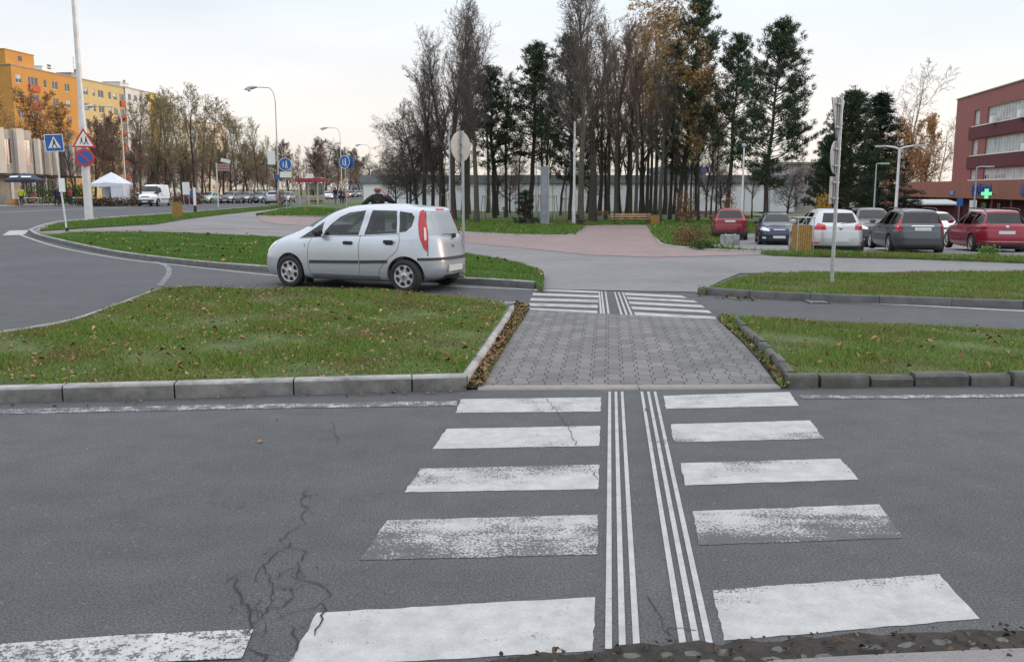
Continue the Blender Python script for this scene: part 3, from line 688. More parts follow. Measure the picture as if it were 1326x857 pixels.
blades('grass', strL, 700, 0.02, 0.06, 0.012, m_grass, 11, 1, 'weeds among the leaves beside the left island')
leaves('fallen_leaves', isl_L, 10, 0.115, 0.052, m_leaf, 21, 'brown and yellow fallen leaves on the left grass island', xlim=(-12, 3))
leaves('fallen_leaves', isl_L, 55, 0.115, 0.03, m_leaf, 29, 'small crumbled dry leaves on the left grass island', xlim=(-12, 3))
leaves('fallen_leaves', isl_R, 8, 0.135, 0.055, m_leaf, 22, 'scattered brown leaves on the right grass island', xlim=(0, 12))
leaves('fallen_leaves', isl_1, 2.2, 0.16, 0.09, m_leaf, 23, 'few pale leaves on the grass behind the silver car', xlim=(-16, 3))
leaves('fallen_leaves', strL, 1000, 0.02, 0.046, m_litter, 24, 'pile of brown leaves along the side kerb of the left island', zr=.05)
leaves('fallen_leaves', strR, 260, 0.02, 0.06, m_litter, 25, 'brown leaf litter in the strip beside the right island', zr=.04)
leaves('fallen_leaves', px([(0, 523), (605, 506.5), (600, 512), (0, 530)]), 45, 0.004, 0.035, m_litter, 26, 'bits of leaf in the gutter below the left kerb', zr=.01)
leaves('fallen_leaves', px([(640, 852), (830, 836), (1330, 812), (1330, 857), (640, 870)]), 420, 0.014, 0.022, m_crumb, 27, 'dark leaf crumbs and dirt in the near gutter', zr=.012)
leaves('fallen_leaves', [(-9, 4), (9, 4), (9, 8.6), (-9, 8.6)], 0.5, 0.006, 0.035, m_leaf, 28, 'stray leaf bits on the near carriageway', zr=.004)
leaves('fallen_leaves', px([(905, 384), (985, 388.5), (985, 391), (905, 386)]), 80, 0.006, 0.07, m_litter, 30, 'brown leaves lying below the right far kerb', zr=.02)
leaves('fallen_leaves', lawn, 1.2, 0.10, 0.14, m_leaf, 31, 'autumn leaves on the park lawn', ylim=(28, 75), xlim=(-20, 22))
# ------------------------------------------------------------------ cars
def interp_levels(Lv, sub):
    A = np.array(Lv, float); n = len(A); out = []
    d = np.diff(A, axis=0)
    m = np.zeros_like(A); m[0] = d[0]; m[-1] = d[-1]
    for i in range(1, n-1):                       # monotone slopes: no overshoot
        s = d[i-1]*d[i] > 0; m[i] = np.where(s, 2*d[i-1]*d[i]/np.where(s, d[i-1]+d[i], 1), 0)
    for i in range(n-1):
        for k in range(sub):
            t = k/sub; h00 = 2*t**3-3*t*t+1; h10 = t**3-2*t*t+t; h01 = -2*t**3+3*t*t; h11 = t**3-t*t
            out.append(h00*A[i]+h10*m[i]+h01*A[i+1]+h11*m[i+1])
    out.append(A[-1]); return out
def shell_mesh(Lv, nf=3.2, nr=3.6, nth=72, sub=4, q=2.5, top=True):
    """closed body: every level is a ring (xf,zf | xr,zr | half width, zs)"""
    rings = interp_levels(Lv, sub); V = []; Fs = []
    th = []
    for k in range(nth):
        th.append(2*math.pi*(k+.5)/nth)
    for (xf, zf, xr, zr, w, zs) in rings:
        mid = (xf+xr)/2
        for a in th:
            c, s = math.cos(a), math.sin(a); n = nf if c < 0 else nr
            pxn = abs(c)**(2/n); pyn = abs(s)**(2/n)
            # sharpen sampling along the flanks
            x = mid-(mid-xf)*pxn if c < 0 else mid+(xr-mid)*pxn
            y = w*pyn*(1 if s > 0 else -1); wz = pxn**q
            z = zs+((zf if c < 0 else zr)-zs)*wz
            V.append((x, y, z))
    R = len(rings)
    for i in range(R-1):
        for k in range(nth):
            Fs.append((i*nth+k, i*nth+(k+1) % nth, (i+1)*nth+(k+1) % nth, (i+1)*nth+k))
    b0 = len(V); V.append((np.mean([v[0] for v in V[:nth]]), 0, np.mean([v[2] for v in V[:nth]])))
    for k in range(nth): Fs.append((b0, (k+1) % nth, k))
    t = V[(R-1)*nth:R*nth]; b1 = len(V); V.append((np.mean([v[0] for v in t]), 0, max(v[2] for v in t)+.004))
    for k in range(nth): Fs.append((b1, (R-1)*nth+k, (R-1)*nth+(k+1) % nth))
    me = bpy.data.meshes.new('shell'); me.from_pydata([tuple(map(float, v)) for v in V], [], Fs)
    bm = bmesh.new(); bm.from_mesh(me); bmesh.ops.recalc_face_normals(bm, faces=bm.faces); bm.to_mesh(me); bm.free()
    return me
_dm = [bpy.data.materials.new('slot%d' % i) for i in range(3)]
def boolean(me, cut, op, mi):
    """boolean of two meshes; faces that come from the cutter get material index mi"""
    for m in (me, cut):
        m.materials.clear()
        for d in _dm: m.materials.append(d)
    for p in cut.polygons: p.material_index = mi
    a = bpy.data.objects.new('a', me); b = bpy.data.objects.new('b', cut); C.objects.link(a); C.objects.link(b)
    md = a.modifiers.new('b', 'BOOLEAN'); md.operation = op; md.object = b; md.solver = 'EXACT'; md.use_self = False
    dg = bpy.context.evaluated_depsgraph_get()
    out = bpy.data.meshes.new_from_object(a.evaluated_get(dg))
    bpy.data.objects.remove(a); bpy.data.objects.remove(b); return out
def patch(me, cut, off=0.0, thick=0.0, name='patch'):
    """the piece of the body's own skin inside a cutter, lifted by off"""
    r = boolean(me.copy(), cut, 'INTERSECT', 1)
    bm = bmesh.new(); bm.from_mesh(r)
    bmesh.ops.delete(bm, geom=[f for f in bm.faces if f.material_index == 1], context='FACES')
    bmesh.ops.recalc_face_normals(bm, faces=bm.faces)
    bm.normal_update()
    # outward = away from the car's axis
    c = Vector((2.0, 0, .7)); s = sum((f.normal.dot(f.calc_center_median()-c))*f.calc_area() for f in bm.faces)
    if s < 0: bmesh.ops.reverse_faces(bm, faces=bm.faces)
    bm.normal_update()
    if off:
        for v in bm.verts: v.co += v.normal*off
    if thick:
        ge = bmesh.ops.extrude_face_region(bm, geom=list(bm.faces)); vs = [e for e in ge['geom'] if isinstance(e, bmesh.types.BMVert)]
        bm.normal_update(); 
        for v in vs: v.co += v.normal*thick
        bmesh.ops.recalc_face_normals(bm, faces=bm.faces)
    for f in bm.faces: f.smooth = True; f.material_index = 0
    bm.to_mesh(r); bm.free(); r.materials.clear(); r.name = name
    try: r.set_sharp_from_angle(angle=rad(40))
    except Exception: pass
    return r
def sidep(poly, y0=.35, y1=1.3, both=True):
    mb = MB(); mb.prism(poly, 'Y', y0, y1)
    if both: mb.prism(poly, 'Y', -y1, -y0)
    return mb.mesh('cut')
def xprism(poly, x0, x1):
    return MB().prism(poly, 'X', x0, x1).mesh('cut')
def strip(pts, w):
    L, Rr = [], []; P = [np.array(p, float) for p in pts]
    for i in range(len(P)):
        t = P[min(i+1, len(P)-1)]-P[max(i-1, 0)]; t /= np.linalg.norm(t); n = np.array([-t[1], t[0]])
        L.append(tuple(P[i]+n*w/2)); Rr.append(tuple(P[i]-n*w/2))
    return L+Rr[::-1]
def ellipse(cx, cz, a, b, n=20): return [(cx+a*math.cos(2*math.pi*k/n), cz+b*math.sin(2*math.pi*k/n)) for k in range(n)]
def car_paint(name, col, metal=0.5, rough=0.32):
    return M(name, col, rough, metal, var=0.04, scale=2, coat=0.6, spec=.5)
m_tail = M('tail_light_red', (0.45, 0.012, 0.015), 0.15, var=0.15, scale=12, coat=.5)
m_tail_c = M('tail_light_clear', (0.75, 0.62, 0.60), 0.15, var=0.1, scale=20, coat=.5)
m_head = M('headlamp_lens', (0.72, 0.73, 0.74), 0.12, .3, var=.3, scale=16, coat=.5)
m_orange = M('indicator_orange', (0.7, 0.35, 0.08), 0.25, var=.1, coat=.5)
m_plate = M('number_plate', (0.62, 0.62, 0.60), 0.5, var=0.15, scale=25)
m_chrome = M('chrome', (0.6, 0.6, 0.6), 0.2, 0.9, var=0.05)
m_rim = M('wheel_alloy', (0.50, 0.50, 0.51), 0.38, 0.6, var=0.1, scale=15)
m_trim = M('dark_trim', (0.035, 0.036, 0.038), 0.55, var=.15)
m_lit = M('lit_headlamp', (1.0, 0.72, 0.35), 0.3, var=0, emit=14)
def wheel_meshes(r, holes=True, nsp=5):
    t = MB(); w = .098
    t.lathe([(r*.66, -w*.8), (r*.80, -w*1.02), (r*.93, -w*.98), (r*.985, -w*.78), (r, -w*.4), (r, w*.4), (r*.985, w*.78), (r*.93, w*.98), (r*.80, w*1.02), (r*.66, w*.8)], 40, 'Y', closed=True)
    tyre = t.mesh('tyre', smooth=50)
    b = MB(); b.lathe([(r*.655, w*.45), (r*.655, w*.35), (.02, w*.32), (.02, w*.3)], 32, 'Y'); back = b.mesh('brake', smooth=40)
    rim = MB(); rim.lathe([(r*.68, w*.82), (r*.69, w*.3), (r*.63, w*.3), (r*.605, w*.72), (r*.63, w*.86), (r*.665, w*.9)], 40, 'Y', closed=True)
    if holes:     # covers with round openings: broad spokes with pinched waists
        k = 7
        for i in range(k):
            a = 2*math.pi*i/k; Mx = Matrix.Rotation(a, 4, 'Y')
            pl = [(-.075, .10), (-.045, .13), (-.026, .165), (-.028, .195), (-.085, .235), (0, .245), (.085, .235), (.028, .195), (.026, .165), (.045, .13), (.075, .10), (.04, .06), (0, .05), (-.04, .06)]
            pl = [(u*r/.29*.66, v*r/.29*.78) for u, v in pl]
            rim.prism(pl, 'Y', w*.56, w*.86, M=Mx)
    else:
        for i in range(nsp):
            a = 2*math.pi*i/nsp; Mx = Matrix.Rotation(a, 4, 'Y')
            rim.prism([(-r*.10, .03), (-r*.075, r*.62), (r*.075, r*.62), (r*.10, .03)], 'Y', w*.5, w*.8, M=Mx)
    rim.lathe([(r*.24, w*.6), (r*.24, w*.86), (r*.2, w*.93), (.01, w*.95)], 20, 'Y')
    hub = MB(); hub.lathe([(r*.085, w*.955), (r*.085, w*.99), (.004, w*.995)], 14, 'Y')
    for i in range(4):
        a = math.pi/4+i*math.pi/2; cx, cz = math.cos(a)*r*.165, math.sin(a)*r*.165
        hub.lathe([(.009, w*.90), (.009, w*.975), (.001, w*.98)], 8, 'Y', M=Matrix.Translation((cx, 0, cz)))
    return tyre, back, rim.mesh('rim', smooth=35, bevel=.003, segs=1), hub.mesh('hub', smooth=40)
def build_wheels(root, axles, r, track, hubcap=True, rimm=None, nsp=5):
    ty, bk, rm, hb = wheel_meshes(r, hubcap, nsp)
    for x in axles:
        for s in (1, -1):
            e = bpy.data.objects.new('wheel', ty); C.objects.link(e); e.parent = root
            if not ty.materials: ty.materials.append(m_rubber)
            e.location = (x, s*(track-.0), r); e.rotation_euler = (0, rad(17*x), 0) if s > 0 else (0, rad(31*x), math.pi)
            for nme, me, mt in (('brake_disc', bk, m_trim), ('rim', rm, rimm or m_rim), ('hub_cap', hb, m_trim)):
                o = bpy.data.objects.new(nme, me); C.objects.link(o); o.parent = e
                if not me.materials: me.materials.append(mt)
def islands(me, name):
    bm = bmesh.new(); bm.from_mesh(me); bm.verts.ensure_lookup_table(); seen = set(); comps = []
    for v in bm.verts:
        if v.index in seen: continue
        st = [v]; seen.add(v.index); c = []
        while st:
            a = st.pop(); c.append(a.index)
            for e in a.link_edges:
                b = e.other_vert(a)
                if b.index not in seen: seen.add(b.index); st.append(b)
        comps.append(set(c))
    bm.free()
    if len(comps) == 1: return [me]
    out = []
    for c in comps:
        if len(c) < 3: continue
        b2 = bmesh.new(); b2.from_mesh(me); bmesh.ops.delete(b2, geom=[v for v in b2.verts if v.index not in c], context='VERTS')
        m = bpy.data.meshes.new(name); b2.to_mesh(m); b2.free(); out.append(m)
    return out
def build_car(name, label, sp, loc, heading, paint, cat='car', group=None):
    """heading: direction the nose points, degrees clockwise from +Y. Local frame: nose at x=0, tail at x=L."""
    L, Wd, H = sp['L'], sp['W'], sp['H']
    root = empty(name, loc, 0, label, cat, group)
    # local +x points to the tail; centre on the middle of the car
    root.rotation_euler = (0, 0, math.pi/2-rad(heading)+math.pi)
    inner = Matrix.Translation((-L/2, 0, 0))
    sh = shell_mesh(sp['lv'], sp.get('nf', 3.2), sp.get('nr', 3.8), sub=sp.get('sub', 4))
    def part(nme, me, mt, parent=root, tr=True):
        if tr and not me.get('tr'): me.transform(inner); me['tr'] = 1
        o = link(nme, me, mt); o.parent = parent; return o
    def parts(nme, me, mt):
        for m2 in islands(me, nme): part(nme, m2, mt)
    body = sh.copy()
    # cabin
    cl = []
    cowl = sp['cowl']; tailx = sp['tailx']
    for (xf, zf, xr, zr, w, zs) in sp['lv'][sp['cab0']:]:
        cl.append((max(xf+.05, cowl+.02), zf-.05, min(xr-.06, tailx), zr-.05, w-.055, zs-.05))
    c0 = cl[0]; cl = [(c0[0], .36, c0[2], .36, c0[4]-.05, .36), (c0[0], .44, c0[2], .44, c0[4], .44)] + [c for c in cl if c[5] > .5]
    cab = shell_mesh(cl, 5, 5, 48, 3)
    body = boolean(body, cab, 'DIFFERENCE', 2)
    r = sp['r']; 
    for x in sp['ax']:
        wc = MB()
        for s in (1, -1):
            y0, y1 = sorted((s*(Wd/2-.30), s*(Wd/2+.2)))
            wc.lathe([(r+sp.get('arch', .055), y0), (r+sp.get('arch', .055), y1)], 40, 'Y', M=Matrix.Translation((x, 0, r+.01)))
        body = boolean(body, wc.mesh('c'), 'DIFFERENCE', 1)
    for w in sp['side_win']:
        body = boolean(body, sidep(w, -1.2, 1.2, False), 'DIFFERENCE', 2)
    ws = xprism(sp['wind'], cowl-.4, sp['mid']); rw = xprism(sp['rear'], sp['mid'], L+.3)
    body = boolean(body, ws, 'DIFFERENCE', 2); body = boolean(body, rw, 'DIFFERENCE', 2)
    body.name = 'body'; body.materials.clear()
    for m in (paint, m_black, m_dark): body.materials.append(m)
    for p in body.polygons: p.use_smooth = True
    try: body.set_sharp_from_angle(angle=rad(32))
    except Exception: pass
    part('body', body, None)
    gl = sp.get('glass', m_glass)
    for w in sp['side_win']:
        fr = patch(sh, sidep(w), -0.004, name='side_window'); 
        # left and right panes are separate parts
        for s in (1, -1):
            bm = bmesh.new(); bm.from_mesh(fr); bmesh.ops.delete(bm, geom=[f for f in bm.faces if f.calc_center_median().y*s < 0], context='FACES')
            me = bpy.data.meshes.new('side_window'); bm.to_mesh(me); bm.free(); part('side_window', me, gl)
    part('windscreen', patch(sh, ws, -0.004), gl)
    part('rear_window', patch(sh, rw, -0.004), sp.get('rglass', gl))
    # black rubber surround of side glass
    for w in sp['side_win']:
        pass
    seams = sp.get('seams', [])
    if seams:
        for i, s in enumerate(seams):
            parts('door_seam', patch(sh, sidep(strip(s, .009), .5), .0012), m_trim)
    for poly, th, mt, nme in sp.get('side_trim', []):
        parts(nme, patch(sh, sidep(poly, .5), .001, th), mt)
    for poly, x0, x1, th, mt, nme in sp.get('x_trim', []):
        parts(nme, patch(sh, xprism(poly, x0, x1), .002, th), mt)
    for fn, th, mt, nme in sp.get('custom', []):
        parts(nme, patch(sh, fn(), .002, th), mt)
    for nme, mb, mt in sp.get('extra', lambda: [])():
        part(nme, mb, mt)
    # seats, dashboard, steering wheel
    if sp.get('seats', True):
        for sx in sp['seatx']:
            for sy in (.36, -.36):
                mb = MB(); X = sx
                mb.box(X, X+.50, sy-.24, sy+.24, .38, .52); 
                Mx = Matrix.Translation((X+.50, sy, .48)) @ Matrix.Rotation(rad(14), 4, 'Y')
                mb.box(-.06, .07, -.24, .24, 0, .56, Mx); mb.box(-.05, .05, -.12, .12, .60, .76, Mx)
                part('seat', mb.mesh('seat', bevel=.035, smooth=50), m_seat)
        mb = MB(); mb.box(cowl+.22, cowl+.60, -Wd/2+.12, Wd/2-.12, .55, sp['dashz']); part('dashboard', mb.mesh('d', bevel=.05, smooth=50), m_dark)
        mb = MB(); Mx = Matrix.Translation((cowl+.74, sp.get('wheely', -.36), sp['dashz']-.02)) @ Matrix.Rotation(rad(-65), 4, 'Y')
        mb.tube([(0.18*math.cos(a*math.pi/10), .18*math.sin(a*math.pi/10), 0) for a in range(21)], .014, 6, False, Mx)
        mb.box(-.17, .17, -.015, .015, -.01, .01, Mx); part('steering_wheel', mb.mesh('s', smooth=50), m_dark)
    build_wheels_local(root, sp, inner)
    # mirrors
    for s in (1, -1):
        mx, mz = sp['mir']; mb = MB(); mb.box(mx-.06, mx+.06, s*(Wd/2-.03)-.11+s*.09, s*(Wd/2-.03)+.11+s*.09, mz-.06, mz+.085)
        part('mirror', mb.mesh('m', bevel=.04, smooth=60, segs=3), sp.get('mirm') or paint)
    # underbody
    mb = MB(); mb.box(.35, L-.35, -Wd/2+.16, Wd/2-.16, .16, .30); part('underbody', mb.mesh('u', bevel=.04), m_black)
    return root
def build_wheels_local(root, sp, inner):
    build_wheels(root, [x-sp['L']/2 for x in sp['ax']], sp['r'], sp['W']/2-.115, sp.get('hub', True), nsp=sp.get('nsp', 5))
m_seat = M('seat_fabric', (0.07, 0.072, 0.078), .9, var=.2, scale=20)
def plate(x, z, tilt=0, w=.52, y=0):
    mb = MB(); Mx = Matrix.Translation((x, y, z)) @ Matrix.Rotation(rad(tilt), 4, 'Y'); mb.box(-.008, .008, -w/2, w/2, -.055, .055, Mx); return mb.mesh('plate', bevel=.004)
# ---- the silver hatchback in the foreground
L = 3.87
colt_lv = [(.20, .17, 3.62, .20, .70, .165), (.02, .19, 3.76, .24, .775, .20), (-.05, .28, 3.84, .32, .825, .27), (-.08, .40, 3.87, .44, .842, .38), (-.075, .52, 3.87, .56, .847, .52),
           (-.04, .64, 3.85, .66, .845, .66), (.04, .75, 3.825, .78, .838, .78), (.18, .85, 3.81, .86, .825, .865), (.40, .94, 3.795, .92, .812, .91), (.64, 1.025, 3.78, .97, .80, .945), (.86, 1.12, 3.765, 1.01, .785, .975),
           (1.16, 1.285, 3.72, 1.13, .748, 1.10), (1.52, 1.44, 3.655, 1.28, .695, 1.24), (1.80, 1.505, 3.60, 1.41, .658, 1.385), (2.02, 1.535, 3.56, 1.465, .62, 1.455), (2.2, 1.548, 3.48, 1.50, .55, 1.492), (2.4, 1.556, 3.2, 1.525, .40, 1.51), (2.7, 1.56, 3.0, 1.548, .15, 1.545)]
fw = [(1.55, .985), (1.545, 1.06), (1.66, 1.19), (1.83, 1.325), (2.03, 1.405), (2.39, 1.45), (2.30, 1.005)]
def tailcut(pl=None, y00=.48):
    mb = MB(); pl = pl or [(3.455, 1.43), (3.48, 1.455), (4.1, 1.455), (4.1, .73), (3.65, .725), (3.59, .80), (3.51, 1.0), (3.46, 1.22)]
    for s_ in (1, -1):
        n = len(pl); vs = [(x, s_*(y00+(1.465-z)*.242), z) for x, z in pl]+[(x, s_*1.2, z) for x, z in pl]
        mb.add(vs, [tuple(range(n-1, -1, -1)), tuple(range(n, 2*n))]+[(i, (i+1) % n, n+(i+1) % n, n+i) for i in range(n)])
    return mb.mesh('cut')
colt = dict(L=L, W=1.695, H=1.55, lv=colt_lv, r=.295, ax=[.76, 3.26], cowl=.85, tailx=3.70, cab0=6, mid=2.5, sub=4, nf=3.9, nr=4.2, arch=.05,
    side_win=[[(.99, .93), (1.49, .965), (1.48, 1.235), (1.24, 1.09)], fw, [(2.42, 1.012), (2.525, 1.453), (3.04, 1.448), (3.095, 1.055)], [(3.14, 1.065), (3.095, 1.44), (3.33, 1.41), (3.39, 1.34), (3.36, 1.17), (3.27, 1.085)]],
    wind=[(-.64, 1.13), (.64, 1.13), (.58, 1.28), (.46, 1.49), (-.46, 1.49), (-.58, 1.28)],
    rear=[(-.60, 1.01), (.60, 1.01), (.53, 1.40), (.46, 1.435), (-.46, 1.435), (-.53, 1.40)],
    seams=[[(1.28, .94), (1.22, .80), (1.20, .55), (1.24, .34), (1.32, .26)], [(2.345, 1.01), (2.335, .8), (2.35, .26)], [(3.13, 1.06), (3.165, .92), (3.12, .74), (2.90, .56), (2.78, .42), (2.74, .26)], [(1.24, .262), (2.0, .258), (2.76, .262)],
           [(.98, .918), (1.56, .965), (2.36, .992), (3.14, 1.045)]],
    side_trim=[(strip([(1.25, .50), (2.325, .525)], .055), .014, m_trim, 'rub_strip'), (strip([(2.36, .527), (2.93, .55)], .055), .014, m_trim, 'rub_strip'),
               ([(1.28, .20), (1.3, .285), (2.75, .285), (2.78, .20)], .006, M('sill_grey', (0.13, 0.13, 0.135), .6, var=.1), 'sill'),
               ([(.02, .60), (.06, .74), (.25, .84), (.40, .86), (.34, .78), (.18, .66)], .004, m_head, 'headlight'),
               (ellipse(1.13, .80, .012, .028), .008, m_orange, 'side_indicator'),
               (strip(ellipse(3.50, .86, .085, .10)+[(3.585, .86)], .007)[:], .0012, m_trim, 'fuel_flap_gap') if False else (ellipse(3.50, .86, .088, .10), .0025, None, 'fuel_flap')],
    custom=[(tailcut, .012, m_tail, 'tail_light'), (lambda: tailcut([(3.56, 1.15), (4.1, 1.18), (4.1, .93), (3.60, .93)], .505), .017, m_tail_c, 'reversing_lamp')],
    x_trim=[([(-.9, .575), (.9, .575), (.9, .625), (-.9, .625)], 3.50, 4, .014, m_trim, 'bumper_strip'),
            ([(-.30, .30), (.30, .30), (.30, .22), (-.30, .22)], 3.50, 4, .004, m_trim, 'bumper_insert'),
            (strip([(.655, .655), (.62, .90), (.55, 1.20), (.46, 1.455)], .010), 3.4, 4, .001, m_trim, 'tailgate_gap'), (strip([(-.655, .655), (-.62, .90), (-.55, 1.20), (-.46, 1.455)], .010), 3.4, 4, .001, m_trim, 'tailgate_gap'),
            ([(-.14, 1.452), (.14, 1.452), (.12, 1.478), (-.12, 1.478)], 3.3, 4, .010, m_tail, 'brake_light'),
            ([(-.5, .30), (.5, .30), (.5, .48), (-.5, .48)], -1, .8, .003, m_trim, 'front_grille')],
    mir=(1.50, 1.03), mirm=m_black, rglass=mat_glass('rear_glass_pale', (0.3, 0.33, 0.33), 0.42), seatx=[1.75, 2.65], dashz=.98)
def colt_extra():
    out = []
    for s in (1, -1):
        for hx, hz in ((2.10, .865), (2.96, .90)):
            mb = MB(); y = s*.843; mb.box(hx-.10, hx+.10, y-.02, y+.022, hz-.032, hz+.032); out.append(('door_handle', mb.mesh('h', bevel=.014, smooth=60), m_black))
            mb = MB(); mb.box(hx-.075, hx+.075, y+.018, y+.024, hz-.055, hz-.033); out.append(('handle_recess', mb.mesh('h', bevel=.003), m_trim))
    out.append(('number_plate', plate(3.876, .42, 0), m_plate))
    mb = MB(); mb.box(3.862, 3.874, -.285, .285, .355, .49); out.append(('plate_recess', mb.mesh('r', bevel=.004), M('plate_frame', (.3, .28, .25), .6)))
    mb = MB(); mb.box(3.80, 3.832, -.055, .055, .775, .835); out.append(('tailgate_handle', mb.mesh('r', bevel=.02, smooth=60), M('bronze_trim', (.16, .14, .11), .4, .3)))
    mb = MB()
    for a in (90, 210, 330):
        c = Vector((math.cos(rad(a))*.022, math.sin(rad(a))*.022)); Rr = lambda u, v: (c.x+u*math.cos(rad(a))-v*math.sin(rad(a)), .945+c.y+u*math.sin(rad(a))+v*math.cos(rad(a)))
        mb.prism([Rr(-.022, 0), Rr(0, .012), Rr(.022, 0), Rr(0, -.012)], 'X', 3.77, 3.797)
    out.append(('emblem', mb.mesh('e'), m_chrome))
    mb = MB(); mb.tube([(3.80, .10, 1.0), (3.815, -.05, 1.02), (3.80, -.36, 1.035)], [.013, .011, .007], 6); mb.box(3.775, 3.82, .05, .13, .955, 1.03); out.append(('rear_wiper', mb.mesh('w', smooth=60, bevel=.0), m_black))
    mb = MB(); mb.tube([(3.55, .50, .20), (3.80, .50, .20)], .028, 12); out.append(('exhaust_pipe', mb.mesh('w', smooth=60), m_galv))
    for s in (1, -1):
        for X in (1.10,):
            out.append(('mud_flap', MB().box(X, X+.02, s*.56, s*.80, .09, .30).mesh('w'), m_black))
    return out
colt['extra'] = colt_extra
p_silver = car_paint('silver_paint', (0.48, 0.51, 0.55), .5, .30)
colt['side_trim'][-1] = (colt['side_trim'][-1][0], .0025, p_silver, 'fuel_flap')
A = Vector(G(374, 371.5)); B = Vector(G(524, 379.5)); dv = (A-B).normalized()
hd = math.degrees(math.atan2(dv.x, dv.y))
side = Vector((-dv.y, dv.x))            # to the car's left (towards us)
ctr = (A+B)/2 - side*(colt['W']/2-.02) + dv*(-(L/2-(.76+3.26)/2))
print('colt heading', hd, 'wheelbase', (A-B).length, ctr)
build_car('parked_car' if 0 else 'hatchback_car', 'silver five-door hatchback on the road beside the left grass island, seen from its left rear', colt, (ctr.x, ctr.y, 0), hd, p_silver)
# ---- generic cars seen in the car park and on the main road
def gen_levels(L, Wd, H, hood=.90, nose=.72, cowlx=1.05, cowlz=1.0, rx0=2.0, tailx=None, tailz=1.0, rx1=None, belt=.92, trunk=None, tw=.60, wag=False):
    h = Wd/2; tailx = tailx or L-.12; rx1 = rx1 or L-.55; B = belt
    rr = [(L-.22, .22), (L-.06, .26), (L, .42), (L, .56), (L-.01, .66), (L-.025, .78)]
    if trunk:   # saloon boot: (x of boot lip, z, x of glass base, z)
        rr += [(L-.05, trunk[1]-.08), (L-.09, trunk[1]-.015), (trunk[0], trunk[1]), (trunk[2], trunk[3])]
    else:
        rr += [(L-.04, .84), (L-.05, .90), (L-.065, tailz-.06), (tailx, tailz)]
    a, zg = rr[-1]
    ff = [(.24, .18), (.06, .22), (.0, .36), (.0, .50), (.03, .62), (.08, nose), (.20, nose+.09), (.45, hood-.05), (.80, hood), (cowlx, cowlz)]
    ww = [(h-.13, .17), (h-.05, .22), (h-.01, .36), (h, .52), (h, .64), (h-.005, .74), (h-.02, .80), (h-.03, .86), (h-.045, B-.03), (h-.06, B)]
    lv = [(f[0], f[1], r[0], r[1], w[0], w[1]) for f, r, w in zip(ff, rr, ww)]
    for t, k in ((.35, .12), (.7, .30), (.9, .5), (1.0, .85)):
        wz = B+(H-.09-B)*t; wx = h-.06-(h-tw)*(t**1.25)*.98
        lv.append((cowlx+(rx0-cowlx)*t, cowlz+(H-.035-cowlz)*(1-(1-t)**1.35), a+(rx1-a)*(t**.9), zg+(H-.05-zg)*(1-(1-t)**1.3), wx, wz))
    lv += [(rx0+.12, H-.018, rx1-.12, H-.025, tw-.13, H-.052), (rx0+.35, H-.004, rx1-.45, H-.008, .28, H-.022), (rx0+.6, H, rx1-.8, H-.002, .1, H-.006)]
    return lv
